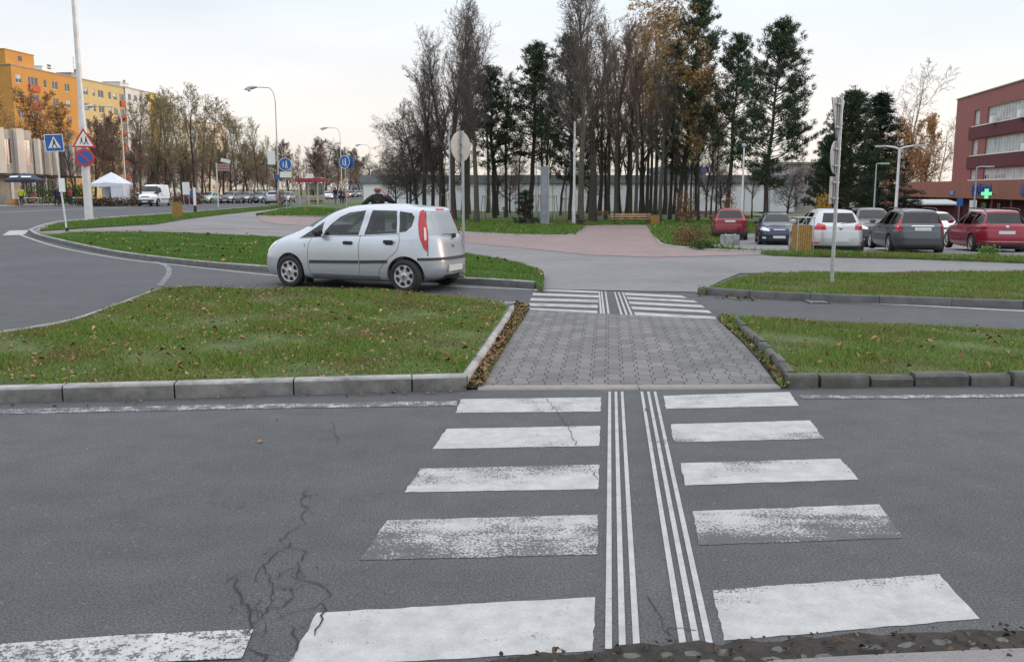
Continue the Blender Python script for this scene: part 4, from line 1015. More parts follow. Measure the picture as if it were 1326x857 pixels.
def gen_spec(kind):
    if kind == 'hatch':
        L, Wd, H = 4.20, 1.78, 1.48
        lv = gen_levels(L, Wd, H, rx0=2.0, tailx=L-.16, tailz=1.02, rx1=L-.50, tw=.60)
        d = dict(ax=[.86, 3.44], side_win=[[(1.42, .95), (1.95, 1.31), (2.42, 1.36), (2.38, .955)], [(2.48, .957), (2.52, 1.36), (3.15, 1.33), (3.30, 1.05), (3.22, .975)]],
                 wind=[(-.62, 1.06), (.62, 1.06), (.48, 1.39), (-.48, 1.39)], rear=[(-.54, 1.06), (.54, 1.06), (.45, 1.36), (-.45, 1.36)], mid=2.6)
    elif kind == 'wagon':
        L, Wd, H = 4.50, 1.77, 1.50
        lv = gen_levels(L, Wd, H, rx0=2.05, tailx=L-.13, tailz=1.02, rx1=L-.33, tw=.61)
        d = dict(ax=[.88, 3.58], side_win=[[(1.45, .95), (2.0, 1.33), (2.46, 1.375), (2.42, .955)], [(2.52, .957), (2.56, 1.375), (3.28, 1.37), (3.36, .975)], [(3.44, .98), (3.38, 1.365), (4.02, 1.33), (4.12, 1.06), (4.0, 1.0)]],
                 wind=[(-.62, 1.06), (.62, 1.06), (.48, 1.41), (-.48, 1.41)], rear=[(-.60, 1.04), (.60, 1.04), (.52, 1.39), (-.52, 1.39)], mid=2.8)
    elif kind == 'suv':
        L, Wd, H = 4.45, 1.86, 1.64
        lv = gen_levels(L, Wd, H, hood=1.04, nose=.86, cowlx=1.15, cowlz=1.14, rx0=2.05, tailx=L-.14, tailz=1.12, rx1=L-.45, belt=1.03, tw=.63)
        d = dict(ax=[.88, 3.55], side_win=[[(1.52, 1.06), (2.0, 1.43), (2.48, 1.50), (2.44, 1.07)], [(2.54, 1.07), (2.58, 1.50), (3.28, 1.49), (3.36, 1.09)], [(3.44, 1.10), (3.38, 1.48), (3.85, 1.43), (3.92, 1.18)]],
                 wind=[(-.62, 1.20), (.62, 1.20), (.5, 1.54), (-.5, 1.54)], rear=[(-.60, 1.14), (.60, 1.14), (.52, 1.51), (-.52, 1.51)], mid=2.8, r=.345)
    elif kind == 'sedan':
        L, Wd, H = 4.57, 1.77, 1.46
        lv = gen_levels(L, Wd, H, hood=.90, cowlx=1.15, cowlz=.99, rx0=2.1, rx1=L-1.30, trunk=(L-.14, 1.02, L-.62, 1.06), tw=.58)
        d = dict(ax=[.90, 3.50], side_win=[[(1.52, .95), (2.05, 1.29), (2.46, 1.335), (2.42, .955)], [(2.52, .957), (2.56, 1.335), (3.1, 1.31), (3.55, 1.05), (3.5, .99)]],
                 wind=[(-.62, 1.04), (.62, 1.04), (.48, 1.37), (-.48, 1.37)], rear=[(-.58, 1.09), (.58, 1.09), (.48, 1.34), (-.48, 1.34)], mid=2.8)
    elif kind == 'van':
        L, Wd, H = 4.80, 1.90, 1.94
        lv = gen_levels(L, Wd, H, hood=1.13, nose=.86, cowlx=.80, cowlz=1.22, rx0=1.75, tailx=L-.06, tailz=1.18, rx1=L-.12, belt=1.06, tw=.80)
        d = dict(ax=[.92, 3.85], side_win=[[(1.02, 1.16), (1.55, 1.66), (2.02, 1.68), (2.02, 1.14)]], wind=[(-.70, 1.28), (.70, 1.28), (.62, 1.78), (-.62, 1.78)], rear=[(-.62, 1.2), (.62, 1.2), (.6, 1.66), (-.6, 1.66)], mid=3.0, r=.33)
    d.setdefault('r', .315)
    b = 1.0 if kind != 'suv' else 1.0
    d.update(L=L, W=Wd, H=H, lv=lv, cowl=lv[9][0], tailx=L-.14, cab0=8, sub=3, nf=3.4, nr=4.2, hub=False, glass=m_glass_d, seatx=[1.9, 2.75], dashz=.98 if kind not in ('suv', 'van') else 1.08,
             mir=(lv[9][0]+.52, lv[9][5]+.09), nth=56)
    return d
def seam_lines(sp):
    w = sp['side_win']; out = []
    x0 = w[0][0][0]-.02; xm = w[0][3][0]+.05; bz = w[0][0][1]
    out.append([(x0, bz), (x0-.06, .75), (x0-.02, .27)]); out.append([(xm, bz), (xm, .27)])
    if len(w) > 1:
        xe = w[1][-1][0]+.04; out.append([(xe, bz+.03), (xe-.02, .75), (xe-.35, .5), (xe-.5, .27)])
    return out
def ptile(kind):
    return dict(hatch=1)
def rear_set(sp, tl, platez, platem=m_plate, tx=.35, bumper=None, strip_=None):
    L = sp['L']; out = []
    for s in (1, -1): out.append(([(s*a, b) for a, b in tl], L-tx, L+.3, .006, m_tail, 'tail_light'))
    out.append(([(-.9, .16), (.9, .16), (.9, bumper or .34), (-.9, bumper or .34)], L-.45, L+.3, .004, m_trim, 'bumper_skirt'))
    if strip_: out.append((strip_, L-.4, L+.3, .006, m_chrome, 'bumper_strip'))
    return out
def front_set(sp, hz=.70, lit=False):
    out = []
    for s in (1, -1):
        out.append(([(s*.42, hz-.03), (s*.86, hz), (s*.84, hz+.14), (s*.62, hz+.12), (s*.44, hz+.06)], -.3, .75, .005, m_lit if lit else m_head, 'headlight'))
        out.append(([(s*.55, .34), (s*.74, .34), (s*.72, .42), (s*.55, .42)], -.3, .4, .005, m_head, 'fog_lamp'))
    out.append(([(-.38, hz-.01), (.38, hz-.01), (.34, hz+.07), (-.34, hz+.07)], -.3, .5, .006, m_trim, 'grille'))
    out.append(([(-.5, .25), (.5, .25), (.46, .42), (-.46, .42)], -.3, .4, .005, m_trim, 'lower_grille'))
    return out
def golf_x():
    L = 4.2; o = []
    mb = MB(); mb.lathe([(.055, L-.035), (.055, L-.018), (.045, L-.014), (.002, L-.012)], 24, 'X', M=Matrix.Translation((0, 0, .90))); o.append(('emblem', mb.mesh('e', smooth=40), m_chrome))
    mb = MB(); mb.tube([(L-.06, 0, 1.03), (L-.04, .10, 1.045), (L-.05, .40, 1.07)], .010, 6); o.append(('rear_wiper', mb.mesh('w', smooth=60), m_black))
    return o
def handles(sp):
    o = []
    w = sp['side_win']; ys = sp['W']/2-.012
    for i in (0, 1):
        if i >= len(w): break
        x = w[i][3][0]-.12 if i == 0 else w[i][-1][0]-.14
        for s in (1, -1): o.append(('door_handle', MB().box(x-.10, x+.10, s*ys-.02, s*ys+.025, w[0][0][1]-.12, w[0][0][1]-.085).mesh('h', bevel=.01, smooth=60), m_trim))
    return o
def rails(sp, z):
    L = sp['L']; o = []
    for s in (1, -1):
        mb = MB(); y = s*.56
        mb.tube([(2.05, y, z-.06), (2.2, y, z+.0), (3.0, y, z+.012), (L-.75, y, z), (L-.55, y, z-.06)], .018, 8); o.append(('roof_rail', mb.mesh('r', smooth=60), m_black))
    return o
def mk(kind, tl=None, pz=.80, front=True, rl=False, extra=None, lit=False, **kw):
    sp = gen_spec(kind); L = sp['L']; sp['seams'] = seam_lines(sp)
    tl = tl or [(.60, .80), (.9, .78), (.9, 1.0), (.62, 1.0)]
    sp['x_trim'] = rear_set(sp, tl, pz, **kw)+(front_set(sp, .70 if kind not in ('suv', 'van') else .82, lit) if front else [])
    def ex():
        o = handles(sp); o.append(('number_plate', plate(L-(.012 if pz > .6 else -.006), pz, 0), m_plate))
        o.append(('number_plate', plate(-.012, .42, 0), m_plate))
        if rl: o += rails(sp, sp['H']+.015)
        if extra: o += extra()
        return o
    sp['extra'] = ex; return sp
def rot_loc(px_, Yc):
    return at(px_, Yc)
park_g = 'cars parked in the car park on the right'
def put(pxr, Yr, hdg, sp, name, label, paint, nose_first=False, grp=park_g):
    """pxr, Yr: image column and distance of the middle of the end nearest to us"""
    e = at(pxr, Yr); h = rad(hdg); d = Vector((math.sin(h), math.cos(h), 0)); c = e+d*(sp['L']/2)*(-1 if nose_first else 1)
    z = float(g(c.x, c.y))+.005
    return build_car(name, label, sp, (c.x, c.y, z), hdg, paint, group=grp)
golf = mk('hatch', tl=[(.44, .84), (.9, .82), (.9, 1.03), (.62, 1.04), (.46, .99)], pz=.52, bumper=.34, extra=golf_x, front=False)
golf['x_trim'].append(([(s*1.0*a, b) for s, a, b in ((1, .62, .40), (1, .88, .40), (1, .88, .44), (1, .62, .44))], 3.7, 4.5, .004, m_tail, 'reflector'))
golf['x_trim'].append(([(-a, b) for a, b in ((.62, .40), (.88, .40), (.88, .44), (.62, .44))], 3.7, 4.5, .004, m_tail, 'reflector'))
p_silver2 = car_paint('silver_paint_light', (.52, .53, .55), .4, .35); p_grey = car_paint('graphite_paint', (.085, .095, .105), .4, .3)
p_red = car_paint('red_paint', (.26, .012, .03), .15, .25); p_red2 = car_paint('dark_red_paint', (.20, .012, .02), .3, .3); p_blue = car_paint('navy_paint', (.012, .022, .06), .3, .25)
p_white = car_paint('white_paint', (.72, .73, .74), 0, .35); p_black = car_paint('black_paint', (.02, .022, .025), .3, .25)
hz_golf = put(1092, 29.0, 5, golf, 'hatchback_car', 'silver hatchback parked between the wooden litter bin and the dark grey estate car', p_silver2)
est = mk('wagon', tl=[(.64, .80), (.92, .78), (.90, 1.10), (.78, 1.36), (.575, 1.38), (.60, 1.10)], pz=.86, rl=True, front=False, tx=.42)
est['x_trim'] += [([(s*.70, .90), (s*.92, .90), (s*.89, .985), (s*.70, .985)], 4.15, 4.8, .010, m_tail_c, 'reversing_lamp') for s in (1, -1)]
est['x_trim'] += [([(-.36, .945), (.36, .945), (.34, .975), (-.34, .975)], 4.2, 4.8, .008, m_chrome, 'tailgate_trim'), ([(-.9, .50), (.9, .50), (.9, .52), (-.9, .52)], 4.1, 4.8, .004, m_trim, 'bumper_gap')]
put(1199, 30.0, 9, est, 'estate_car', 'dark grey estate car with roof rails, left of the bright red one', p_grey)
est2 = mk('wagon', tl=[(.60, .93), (.9, .92), (.9, 1.03), (.72, 1.05), (.60, 1.0)], pz=.74, rl=True, front=False, strip_=[(-.9, .42), (.9, .42), (.9, .445), (-.9, .445)], extra=lambda: [('emblem', MB().lathe([(.06, 4.46), (.06, 4.478), (.045, 4.486), (.002, 4.488)], 24, 'X', M=Matrix.Translation((0, 0, .92))).mesh('e', smooth=40), m_chrome)])
put(1309, 30.8, 9, est2, 'estate_car', 'bright red estate car with chrome bumper strip, right of the grey estate', p_red)
suv = mk('suv', tl=[(.62, .92), (.95, .92), (.93, 1.10), (.62, 1.10)], pz=1.0, bumper=.48, rl=False, front=False)
put(947, 47.0, 12, suv, 'suv_car', 'dark red SUV parked beyond the grey concrete block by the lawn', p_red2)
sed = mk('sedan', front=True); sed['extra'] = (lambda f=sed['extra'], s_=sed: f())
sed['x_trim'].append(([(-.26, .72), (.26, .72), (.24, .745), (-.24, .745)], -.3, .5, .014, m_chrome, 'grille_trim'))
put(1012, 39.5, 200, sed, 'saloon_car', 'dark navy saloon car facing the camera, parked behind the silver hatchback', p_blue, True) if 0 else None
e = at(1012, 40.5); h = rad(192); d = Vector((math.sin(h), math.cos(h), 0)); c = e-d*(sed['L']/2)
build_car('saloon_car', 'dark navy saloon car facing the camera beside the dark red SUV', sed, (c.x, c.y, float(g(c.x, c.y))+.005), 192, p_blue, group=park_g)
# two more in the row behind, mostly hidden
mpv = mk('suv', front=True)
e = at(1139, 37.5); c = e+Vector((.5, 2, 0)); build_car('family_car', 'dark family car half hidden between the silver hatchback and the grey estate', mpv, (c.x, c.y, float(g(c.x, c.y))+.005), 192, p_black, group=park_g)
wh = mk('hatch', front=True)
e = at(1226, 44); c = e+Vector((.6, 2, 0)); far_proto = build_car('hatchback_car', 'white hatchback in the far row, glimpsed between the grey and the red estate cars', wh, (c.x, c.y, float(g(c.x, c.y))+.005), 192, p_white, group=park_g)
# ---- main road
van = mk('van', tl=[(.70, .82), (.95, .82), (.93, 1.15), (.72, 1.15)], pz=.60, bumper=.45)
van['side_trim'] = [(strip([(1.5, .62), (4.4, .62)], .07), .008, m_trim, 'rub_strip')]
van['x_trim'].append(([(-1, .17), (1, .17), (1, .60), (-1, .60)], -.3, .30, .004, m_trim, 'front_bumper'))
gv = 'vehicles along the far side of the main road'
v = at(199, 84.5); build_car('delivery_van', 'white delivery van standing at the kerb beside the white market tent', van, (v.x, v.y, float(g(v.x, v.y))+.005), 178, p_white, 'van', gv)
far_cars = [(270, 118, 'pale green hatchback first in the far parked row, right of the low red brown hedge', (.33, .40, .36), 'hatch', 183), (300, 124, 'white saloon parked behind the brown direction signpost', (.6, .61, .62), 'sedan', 183),
            (298, 113, 'dark estate car parked just right of the brown direction signpost', (.06, .08, .085), 'wagon', 181), (318, 118, 'black hatchback parked left of the silver one in the far row', (.04, .05, .055), 'hatch', 181),
            (336, 121, 'dark green estate car in the far row left of the moving silver car', (.05, .09, .08), 'wagon', 181), (371, 128, 'dark hatchback parked right of the moving silver car', (.08, .09, .10), 'hatch', 181),
            (247, 121, 'small blue car mostly hidden behind the low red brown hedge', (.10, .18, .40), 'hatch', 183)]
protos = {}
sps = {'hatch': wh, 'sedan': mk('sedan'), 'wagon': mk('wagon', rl=False)}
def simple_far(kind):
    sp = sps[kind]; sp['seats'] = False; sp['seams'] = []; sp['sub'] = 2; return sp
def recolour(root, m):
    for ch in root.children:
        if ch.name.split('.')[0] in ('body', 'mirror'):
            ch.material_slots[0].link = 'OBJECT'; ch.material_slots[0].material = m
def far_car(kind, p, hdg, label, col, name, grp):
    z = float(g(p.x, p.y))+.005; m = car_paint('car_paint', col, .3, .3)
    rz = math.pi/2-rad(hdg)+math.pi
    if kind not in protos:
        protos[kind] = build_car(name, label, simple_far(kind), (p.x, p.y, z), hdg, m, group=grp); return protos[kind]
    c = copy_tree(protos[kind], (p.x, p.y, z), rz, label=label); c.name = name; c['group'] = grp; recolour(c, m); return c
nmk = {'hatch': 'hatchback_car', 'sedan': 'saloon_car', 'wagon': 'estate_car'}
for (x, Y, lb, col, kd, hd_) in far_cars:
    far_car(kd, at(x, Y), hd_, lb, col, nmk[kd], gv)
far_car('hatch', at(355, 104), 352, 'silver hatchback driving away on the main road, left of the tall street lamp', (.42, .44, .46), 'hatchback_car', 'cars moving along the main road')
lt = mk('hatch', lit=True)
R = random.Random(3); k = 0
cols = [('white', (.6, .6, .6)), ('silver', (.4, .42, .44)), ('dark blue', (.03, .05, .12)), ('red', (.3, .03, .03)), ('black', (.03, .03, .03)), ('grey', (.15, .16, .17)), ('beige', (.4, .36, .28)), ('green', (.05, .12, .08))]
where = ['just right of the red bus shelter', 'left of the two walkers', 'behind the two walkers', 'right of the two walkers', 'beside the round blue sign post', 'right of the round blue sign post', 'left of the jacketed man', 'farthest up the road']
for i, x in enumerate((421, 428, 437, 446, 455, 463, 471, 478)):
    Y = 165+i*10
    far_car(('hatch', 'wagon', 'sedan')[i % 3], at(x, Y), 150+R.uniform(-8, 8), '%s car in the distant row, %s' % (cols[i][0], where[i]), cols[i][1], nmk[('hatch', 'wagon', 'sedan')[i % 3]], 'distant cars parked along the main road')
lt['seats'] = False; lt['seams'] = []
p = at(484, 150); lit0 = build_car('hatchback_car', 'approaching car with glowing headlights next to the head of the man in black', lt, (p.x, p.y, float(g(p.x, p.y))+.005), 176, p_silver2, group='cars moving along the main road')
for x, Y, lb in ((452, 205, 'approaching car with glowing headlights left of the man in black, farther off'), (460, 240, 'small approaching car with glowing headlights, the farthest lit one')):
    p = at(x, Y); copy_tree(lit0, (p.x, p.y, float(g(p.x, p.y))+.005), lit0.rotation_euler[2], label=lb)
p = at(497, 190); far_car('hatch', p, 10, 'white hatchback far up the road right of the man in black', (.6, .6, .6), 'hatchback_car', 'cars moving along the main road')
# ------------------------------------------------------------------ buildings
m_frame = M('window_frame_white', (0.62, 0.62, 0.60), .5, var=.08)
m_curtain = M('pale_blinds', (0.48, 0.50, 0.50), .7, var=.3, scale=.8)
def facade_frame(A, B):
    """matrix: local x along A->B, local y = into the building (left of travel is outside)"""
    a = Vector((A[0], A[1], 0)); u = Vector((B[0]-A[0], B[1]-A[1], 0)); L = u.length; u.normalize()
    return L, math.atan2(u.y, u.x)
def wall_open(x0, x1, z0, z1, ops, depth=.16, y=0.0):
    """front wall with real openings and reveals; outside is -y"""
    xs = sorted({x0, x1, *[o[0] for o in ops], *[o[1] for o in ops]}); zs = sorted({z0, z1, *[o[2] for o in ops], *[o[3] for o in ops]})
    mb = MB()
    for i in range(len(xs)-1):
        for j in range(len(zs)-1):
            cx, cz = (xs[i]+xs[i+1])/2, (zs[j]+zs[j+1])/2
            if any(o[0] < cx < o[1] and o[2] < cz < o[3] for o in ops): continue
            mb.add([(xs[i], y, zs[j]), (xs[i+1], y, zs[j]), (xs[i+1], y, zs[j+1]), (xs[i], y, zs[j+1])], [(0, 1, 2, 3)])
    for (a, b, c, d) in ops:
        mb.add([(a, y, c), (b, y, c), (b, y, d), (a, y, d), (a, y+depth, c), (b, y+depth, c), (b, y+depth, d), (a, y+depth, d)],
               [(0, 1, 5, 4), (1, 2, 6, 5), (2, 3, 7, 6), (3, 0, 4, 7)])
    return mb
def window(parent, a, b, c, d, y=.10, bars=1, blind=None, fm=None, gm=None, hb=None):
    """window frame (part) with its pane (sub-part)"""
    f = MB(); t = .07
    f.box(a+.003, b-.003, y-.03, y+.03, c+.003, c+t); f.box(a+.003, b-.003, y-.03, y+.03, d-t, d-.003); f.box(a+.003, a+t, y-.028, y+.028, c+t, d-t); f.box(b-t, b-.003, y-.028, y+.028, c+t, d-t)
    for k in range(1, bars+1):
        x = a+(b-a)*k/(bars+1); f.box(x-t/2, x+t/2, y-.026, y+.026, c+t, d-t)
    if hb: f.box(a+t, b-t, y-.024, y+.024, d-(d-c)*hb-.03, d-(d-c)*hb+.03)
    fo = f.build('window', fm or m_frame, parent)
    p = MB(); p.box(a+t*.5, b-t*.5, y-.004, y+.004, c+t*.5, d-t*.5); p.build('pane', gm or m_winglass, fo)
    if blind:
        q = MB(); n = max(1, int((b-a)/.09)); zt = d-(d-c)*blind
        for k in range(n): x = a+.08+(b-a-.16)*k/n; q.box(x, x+(b-a-.16)/n*.8, y-.012, y-.007, zt, d-.08)
        q.build('blind', m_curtain, fo)
    return fo
def box_behind(mb, x0, x1, z0, z1, D, depth=.16):
    mb.box(x0, x1, depth+.01, D, z0, z1)
# -- orange / yellow panel block
def panel_block(name, label, A, B, D, floors, fh, z0, cols, mats, side_cols=0, gable='A', para=.8, group=None, roofbox=()):
    L, rz = facade_frame(A, B); z = z0
    root = empty(name, (A[0], A[1], z), rz, label, 'apartment block', group)
    Hh = floors*fh+para+1.0
    # colour bands: cols entries (x0 frac, x1 frac, material, list of windows (u0,u1), balcony colour or None)
    for (f0, f1, m, wins) in cols:
        ops = []
        for k in range(floors):
            zb = 1.0+k*fh
            for (u, w, kind) in wins:
                ops.append((u, u+w, zb+(.25 if kind == 'b' else .95), zb+2.35))
        wall_open(f0, f1, 0, Hh, ops).build('wall', m, root)
        for k in range(floors):
            zb = 1.0+k*fh
            for (u, w, kind) in wins:
                if kind == 'b':
                    window(root, u, u+w, zb+.25, zb+2.35, y=.13, bars=2)
                    bm = MB(); bm.box(u-.05, u+w+.05, -.35, -.28, zb-.05, zb+1.0); bm.box(u-.05, u+w+.05, -.28, -.003, zb-.05, zb+.06); bm.box(u-.05, u+.0, -.28, -.003, zb+.06, zb+1.0); bm.box(u+w, u+w+.05, -.28, -.003, zb+.06, zb+1.0)
                    bm.build('balcony', mats['balc'], root)
                else:
                    window(root, u, u+w, zb+.95, zb+2.35, y=.10, bars=1 if w > 1 else 0, blind=(.5 if (k*7+int(u*3)) % 3 == 0 else None))
    core = MB(); core.box(.02, L-.02, .20, D, 0, Hh-.35); core.build('core', mats['side'], root)
    rf = MB(); rf.box(-.15, L+.15, -.12, D+.15, Hh, Hh+.18); rf.build('roof', mats['roof'], root)
    for (x0, x1, y0, y1, h, m) in roofbox:
        b = MB(); b.box(x0, x1, y0, y1, Hh+.18, Hh+.18+h); b.box(x0-.1, x1+.1, y0-.1, y1+.1, Hh+.18+h, Hh+.3+h); bo = b.build('roof_cabin', m, root)
        w = MB(); w.box((x0+x1)/2-.5, (x0+x1)/2+.5, y0-.03, y0+.02, Hh+1.2, Hh+2.0); w.build('vent_window', m_winglass, bo)
    return root, L, Hh
m_or = M('orange_render', (0.47, 0.235, 0.06), .85, var=.08, scale=.4); m_ye = M('yellow_render', (0.50, 0.39, 0.19), .85, var=.06, scale=.4)
m_rb = M('red_panel', (0.42, 0.07, 0.04), .7, var=.1); m_rfc = M('roof_edge', (0.3, 0.28, 0.25), .8)
m_gr = M('grey_render', (0.56, 0.57, 0.57), .85, var=.08, scale=.4); m_oc = M('ochre_render', (0.55, 0.38, 0.06), .85, var=.08); m_bg = M('beige_render', (0.58, 0.50, 0.42), .85, var=.08)
def fd(px_, D_): v = at(px_, D_); return (v.x, v.y)
A = fd(27, 150); Bq = fd(168, 184)
Lf = math.hypot(Bq[0]-A[0], Bq[1]-A[1])
L1 = Lf*.555
root, L_, H_ = panel_block('apartment_block', 'long orange and yellow panel block with red balcony panels behind the orange autumn tree', A, Bq, 12, 7, 2.8, -.0,
    [(0, L1, m_or, [(1.0, 1.5, 'w'), (4.2, 2.6, 'b'), (8.4, .8, 'w'), (10.8, 1.6, 'w'), (14.4, 1.5, 'w')]),
     (L1, Lf, m_ye, [(L1+1.2, 1.5, 'w'), (L1+4.2, .8, 'w'), (L1+6.0, 1.9, 'w'), (L1+9.6, .9, 'w'), (L1+11.3, 1.4, 'w'), (L1+13.6, 1.6, 'b')])],
    dict(balc=m_rb, side=m_or, roof=m_rfc), roofbox=[(1, 8.5, 1.5, 7, 2.4, m_or), (13, 17, 3, 8, 1.3, m_white), (20, 23, 2, 6, 1.0, m_rfc)])
# gable (facing us, left of the corner): wall with a few windows
gm_ = [(k*3.6+2, k*3.6+3.4, 1.95+f*2.8, 3.35+f*2.8) for k in range(3) for f in range(7)]
ga = empty('gable', (0, 0, 0)); bpy.data.objects.remove(ga)
gw = wall_open(0, 12, 0, H_, gm_)
Mg = Matrix.Rotation(-math.pi/2, 4, 'Z')         # local wall running towards +y, outside = -x
def remap(mb):  # (x,y,z) -> (y', x') : along building depth, outside at -x
    mb.v = [(v[1], 12-v[0], v[2]) for v in mb.v]; return mb
remap(gw).build('wall', m_or, root)
for (a, b, c, d) in gm_:
    fmb = MB(); fmb.box(a+.01, b-.01, .06, .12, c+.01, c+.08); fmb.box(a+.01, b-.01, .06, .12, d-.08, d-.01); fmb.box(a+.01, a+.08, .06, .12, c+.08, d-.08); fmb.box(b-.08, b-.01, .06, .12, c+.08, d-.08)
    fo = remap(fmb).build('window', m_frame, root); pm = MB(); pm.box(a+.05, b-.05, .085, .095, c+.05, d-.05); remap(pm).build('pane', m_winglass, fo)
for (x, y, h) in ((2, 4, 4.5), (3.2, 4, 2.5), (26, 5, 5), (27.2, 5, 3.5), (-.5+2, 9, 2)):
    mb = MB(); mb.tube([(x, y, H_), (x, y, H_+h)], .05, 6); 
    for q in (.6, .75, .9): mb.box(x-.5, x+.5, y-.03, y+.03, H_+h*q, H_+h*q+.05)
    mb.build('antenna', m_galv, root)
A2 = fd(170, 205); B2 = fd(236, 232)
Lg = math.hypot(B2[0]-A2[0], B2[1]-A2[1])
panel_block('apartment_block', 'grey panel block with an ochre stripe behind the tall thin poplars', A2, B2, 12, 8, 2.75, 0,
    [(0, Lg*.42, m_gr, [(1.2, 1.5, 'w'), (4.0, 1.5, 'w'), (6.6, 1.4, 'w')]), (Lg*.42, Lg*.56, m_oc, [(Lg*.42+.8, 1.6, 'b')]), (Lg*.56, Lg, m_gr, [(Lg*.56+1.2, 1.5, 'w'), (Lg*.56+4.4, 1.5, 'w'), (Lg*.56+7, 1.2, 'w')])],
    dict(balc=m_oc, side=m_gr, roof=m_rfc), roofbox=[(2, 6, 2, 6, 1.2, m_gr)])
A3 = fd(238, 260); B3 = fd(296, 285)
Lh = math.hypot(B3[0]-A3[0], B3[1]-A3[1])
panel_block('apartment_block', 'beige panel block farthest along the street, half lost behind the poplars', A3, B3, 12, 7, 2.75, 0,
    [(0, Lh, m_bg, [(1.5, 1.6, 'w'), (5, 2.2, 'b'), (9, 1.6, 'w'), (12.5, 1.6, 'w'), (16, 1.2, 'w')])], dict(balc=M('blue_panel', (.25, .35, .48), .7), side=m_bg, roof=m_rfc))
# -- low shop building with slanted fins
A4 = fd(-90, 83); B4 = fd(46, 92.5); L4, rz4 = facade_frame(A4, B4)
m_fin = M('pale_panel', (0.55, 0.50, 0.44), .8, var=.1, scale=.6); m_shop = M('shop_wall', (0.40, 0.36, 0.32), .85, var=.15)
def shop(name, label, A, B, ztop, zb, nfin, ground_z, finm):
    L, rz = facade_frame(A, B); root = empty(name, (A[0], A[1], ground_z), rz, label, 'shop building')
    ops = []; 
    for k in range(nfin): 
        s = L/nfin; ops.append((k*s+s*.55, k*s+s*.95, zb+.9-ground_z, ztop-.9-ground_z))
    wall_open(0, L, zb-ground_z, ztop-ground_z, ops).build('wall', m_shop, root)
    for o in ops: window(root, *o, bars=1, gm=M('red_shop_glass', (.12, .06, .07), .15))
    for k in range(nfin):
        s = L/nfin; mb = MB(); x0 = k*s+.1; x1 = k*s+s*.52
        mb.add([(x0, -.06, zb-ground_z), (x1, -.06, zb-ground_z), (x1, -.06, ztop-ground_z+.1), (x0, -.06, ztop-ground_z+.1), (x0, -.55, zb-ground_z), (x1, -.30, zb-ground_z), (x1, -.30, ztop-ground_z+.1), (x0, -.55, ztop-ground_z+.1)],
               [(0, 3, 2, 1), (4, 5, 6, 7), (0, 1, 5, 4), (1, 2, 6, 5), (2, 3, 7, 6), (3, 0, 4, 7)]); mb.build('fin', finm, root)
    mb = MB(); mb.box(-.1, L+.1, .2, 14, zb-ground_z, ztop-ground_z-.1); mb.box(-.1, L+.1, 2.2, 14, 0, zb-ground_z-.01); mb.build('core', m_shop, root)
    mb = MB(); mb.box(-.1, L+.1, -.1, 14, zb-ground_z-.22, zb-ground_z-.02); mb.build('canopy', m_trim, root)
    for k in range(int(L/4)+1):
        mb = MB(); mb.box(k*4, k*4+.3, .1, .4, 0, zb-ground_z-.23); mb.build('pillar', m_fin, root)
    for k in range(int(L/4)):
        window(root, k*4+.5, k*4+3.8, .5, zb-ground_z-.5, y=2.1, bars=2)
    return root
gz = .3
shop('shop_building', 'pale low shop with slanted white fins beside the dark market umbrella', A4, B4, ZZ(169, 92), ZZ(225, 92), 5, gz, m_fin)
A5 = fd(47, 103); B5 = fd(110, 122)
shop('shop_building', 'lower pale shop wing behind the autumn tree, left of the tall white mast', A5, B5, ZZ(185, 110), ZZ(227, 110), 6, gz, m_fin)
# -- white hall behind the park trees
Hy = 108.0; xa, xb = at(470, Hy).x, at(1030, Hy).x; gz = -.8; zt = ZZ(238, Hy)
hall = empty('storage_hall', (xa, Hy, gz), 0, 'long low white hall with grey roof edge behind the park trees', 'hall')
L = xb-xa; n = 17; s = L/n
mb = MB()
for k in range(n): mb.box(k*s+.06, (k+1)*s-.06, 0, .2, 0, zt-gz)
mb.build('wall', M('hall_white', (0.78, 0.80, 0.84), .7, var=.08, scale=.4), hall)
mb = MB()
for k in range(n+1): mb.box(k*s-.055, k*s+.055, .03, .25, 0, zt-gz)
mb.box(0, L, .25, 16, 0, zt-gz+.02); mb.build('core', M('hall_joint', (.32, .34, .37), .8), hall)
mb = MB(); mb.box(-.2, L+.2, -.25, 16.2, zt-gz+.03, ZZ(227, Hy)-gz); mb.build('roof', M('hall_roof', (.19, .20, .215), .7, var=.15, scale=.5), hall)
hd_ = empty('storage_hall', (at(880, 118).x, 126, -.8), 0, 'dark hall with a blue roof edge peeking over the white hall', 'hall')
MB().box(-1, 5, 0, 10, 0, ZZ(224, 126)+.8).build('wall', m_rfc, hd_); MB().box(-1.3, 5.3, -.3, 10.3, ZZ(224, 126)+.81, ZZ(216, 126)+.8).build('roof', M('blue_roof', (.06, .09, .18), .6), hd_)
# -- pale block behind the conifers
bl = at(1000, 112); bd = empty('office_building', (bl.x, 112, -1.2), 0, 'pale building with rows of small windows behind the conifers', 'office')
Wb = at(1075, 112).x-bl.x; ops = [(.8+i*1.5, 1.7+i*1.5, .9+f*2.6, 2.1+f*2.6) for i in range(int((Wb-1)/1.5)) for f in range(2)]
wall_open(0, Wb, 0, 6.0, ops).build('wall', M('pale_render', (.42, .39, .38), .85, var=.1), bd)
for o in ops: window(bd, *o, bars=1)
MB().box(0, Wb, .2, 10, 0, 5.8).build('core', m_rfc, bd); MB().box(-.2, Wb+.2, -.2, 10.2, 6.003, 6.25).build('roof', m_rfc, bd)
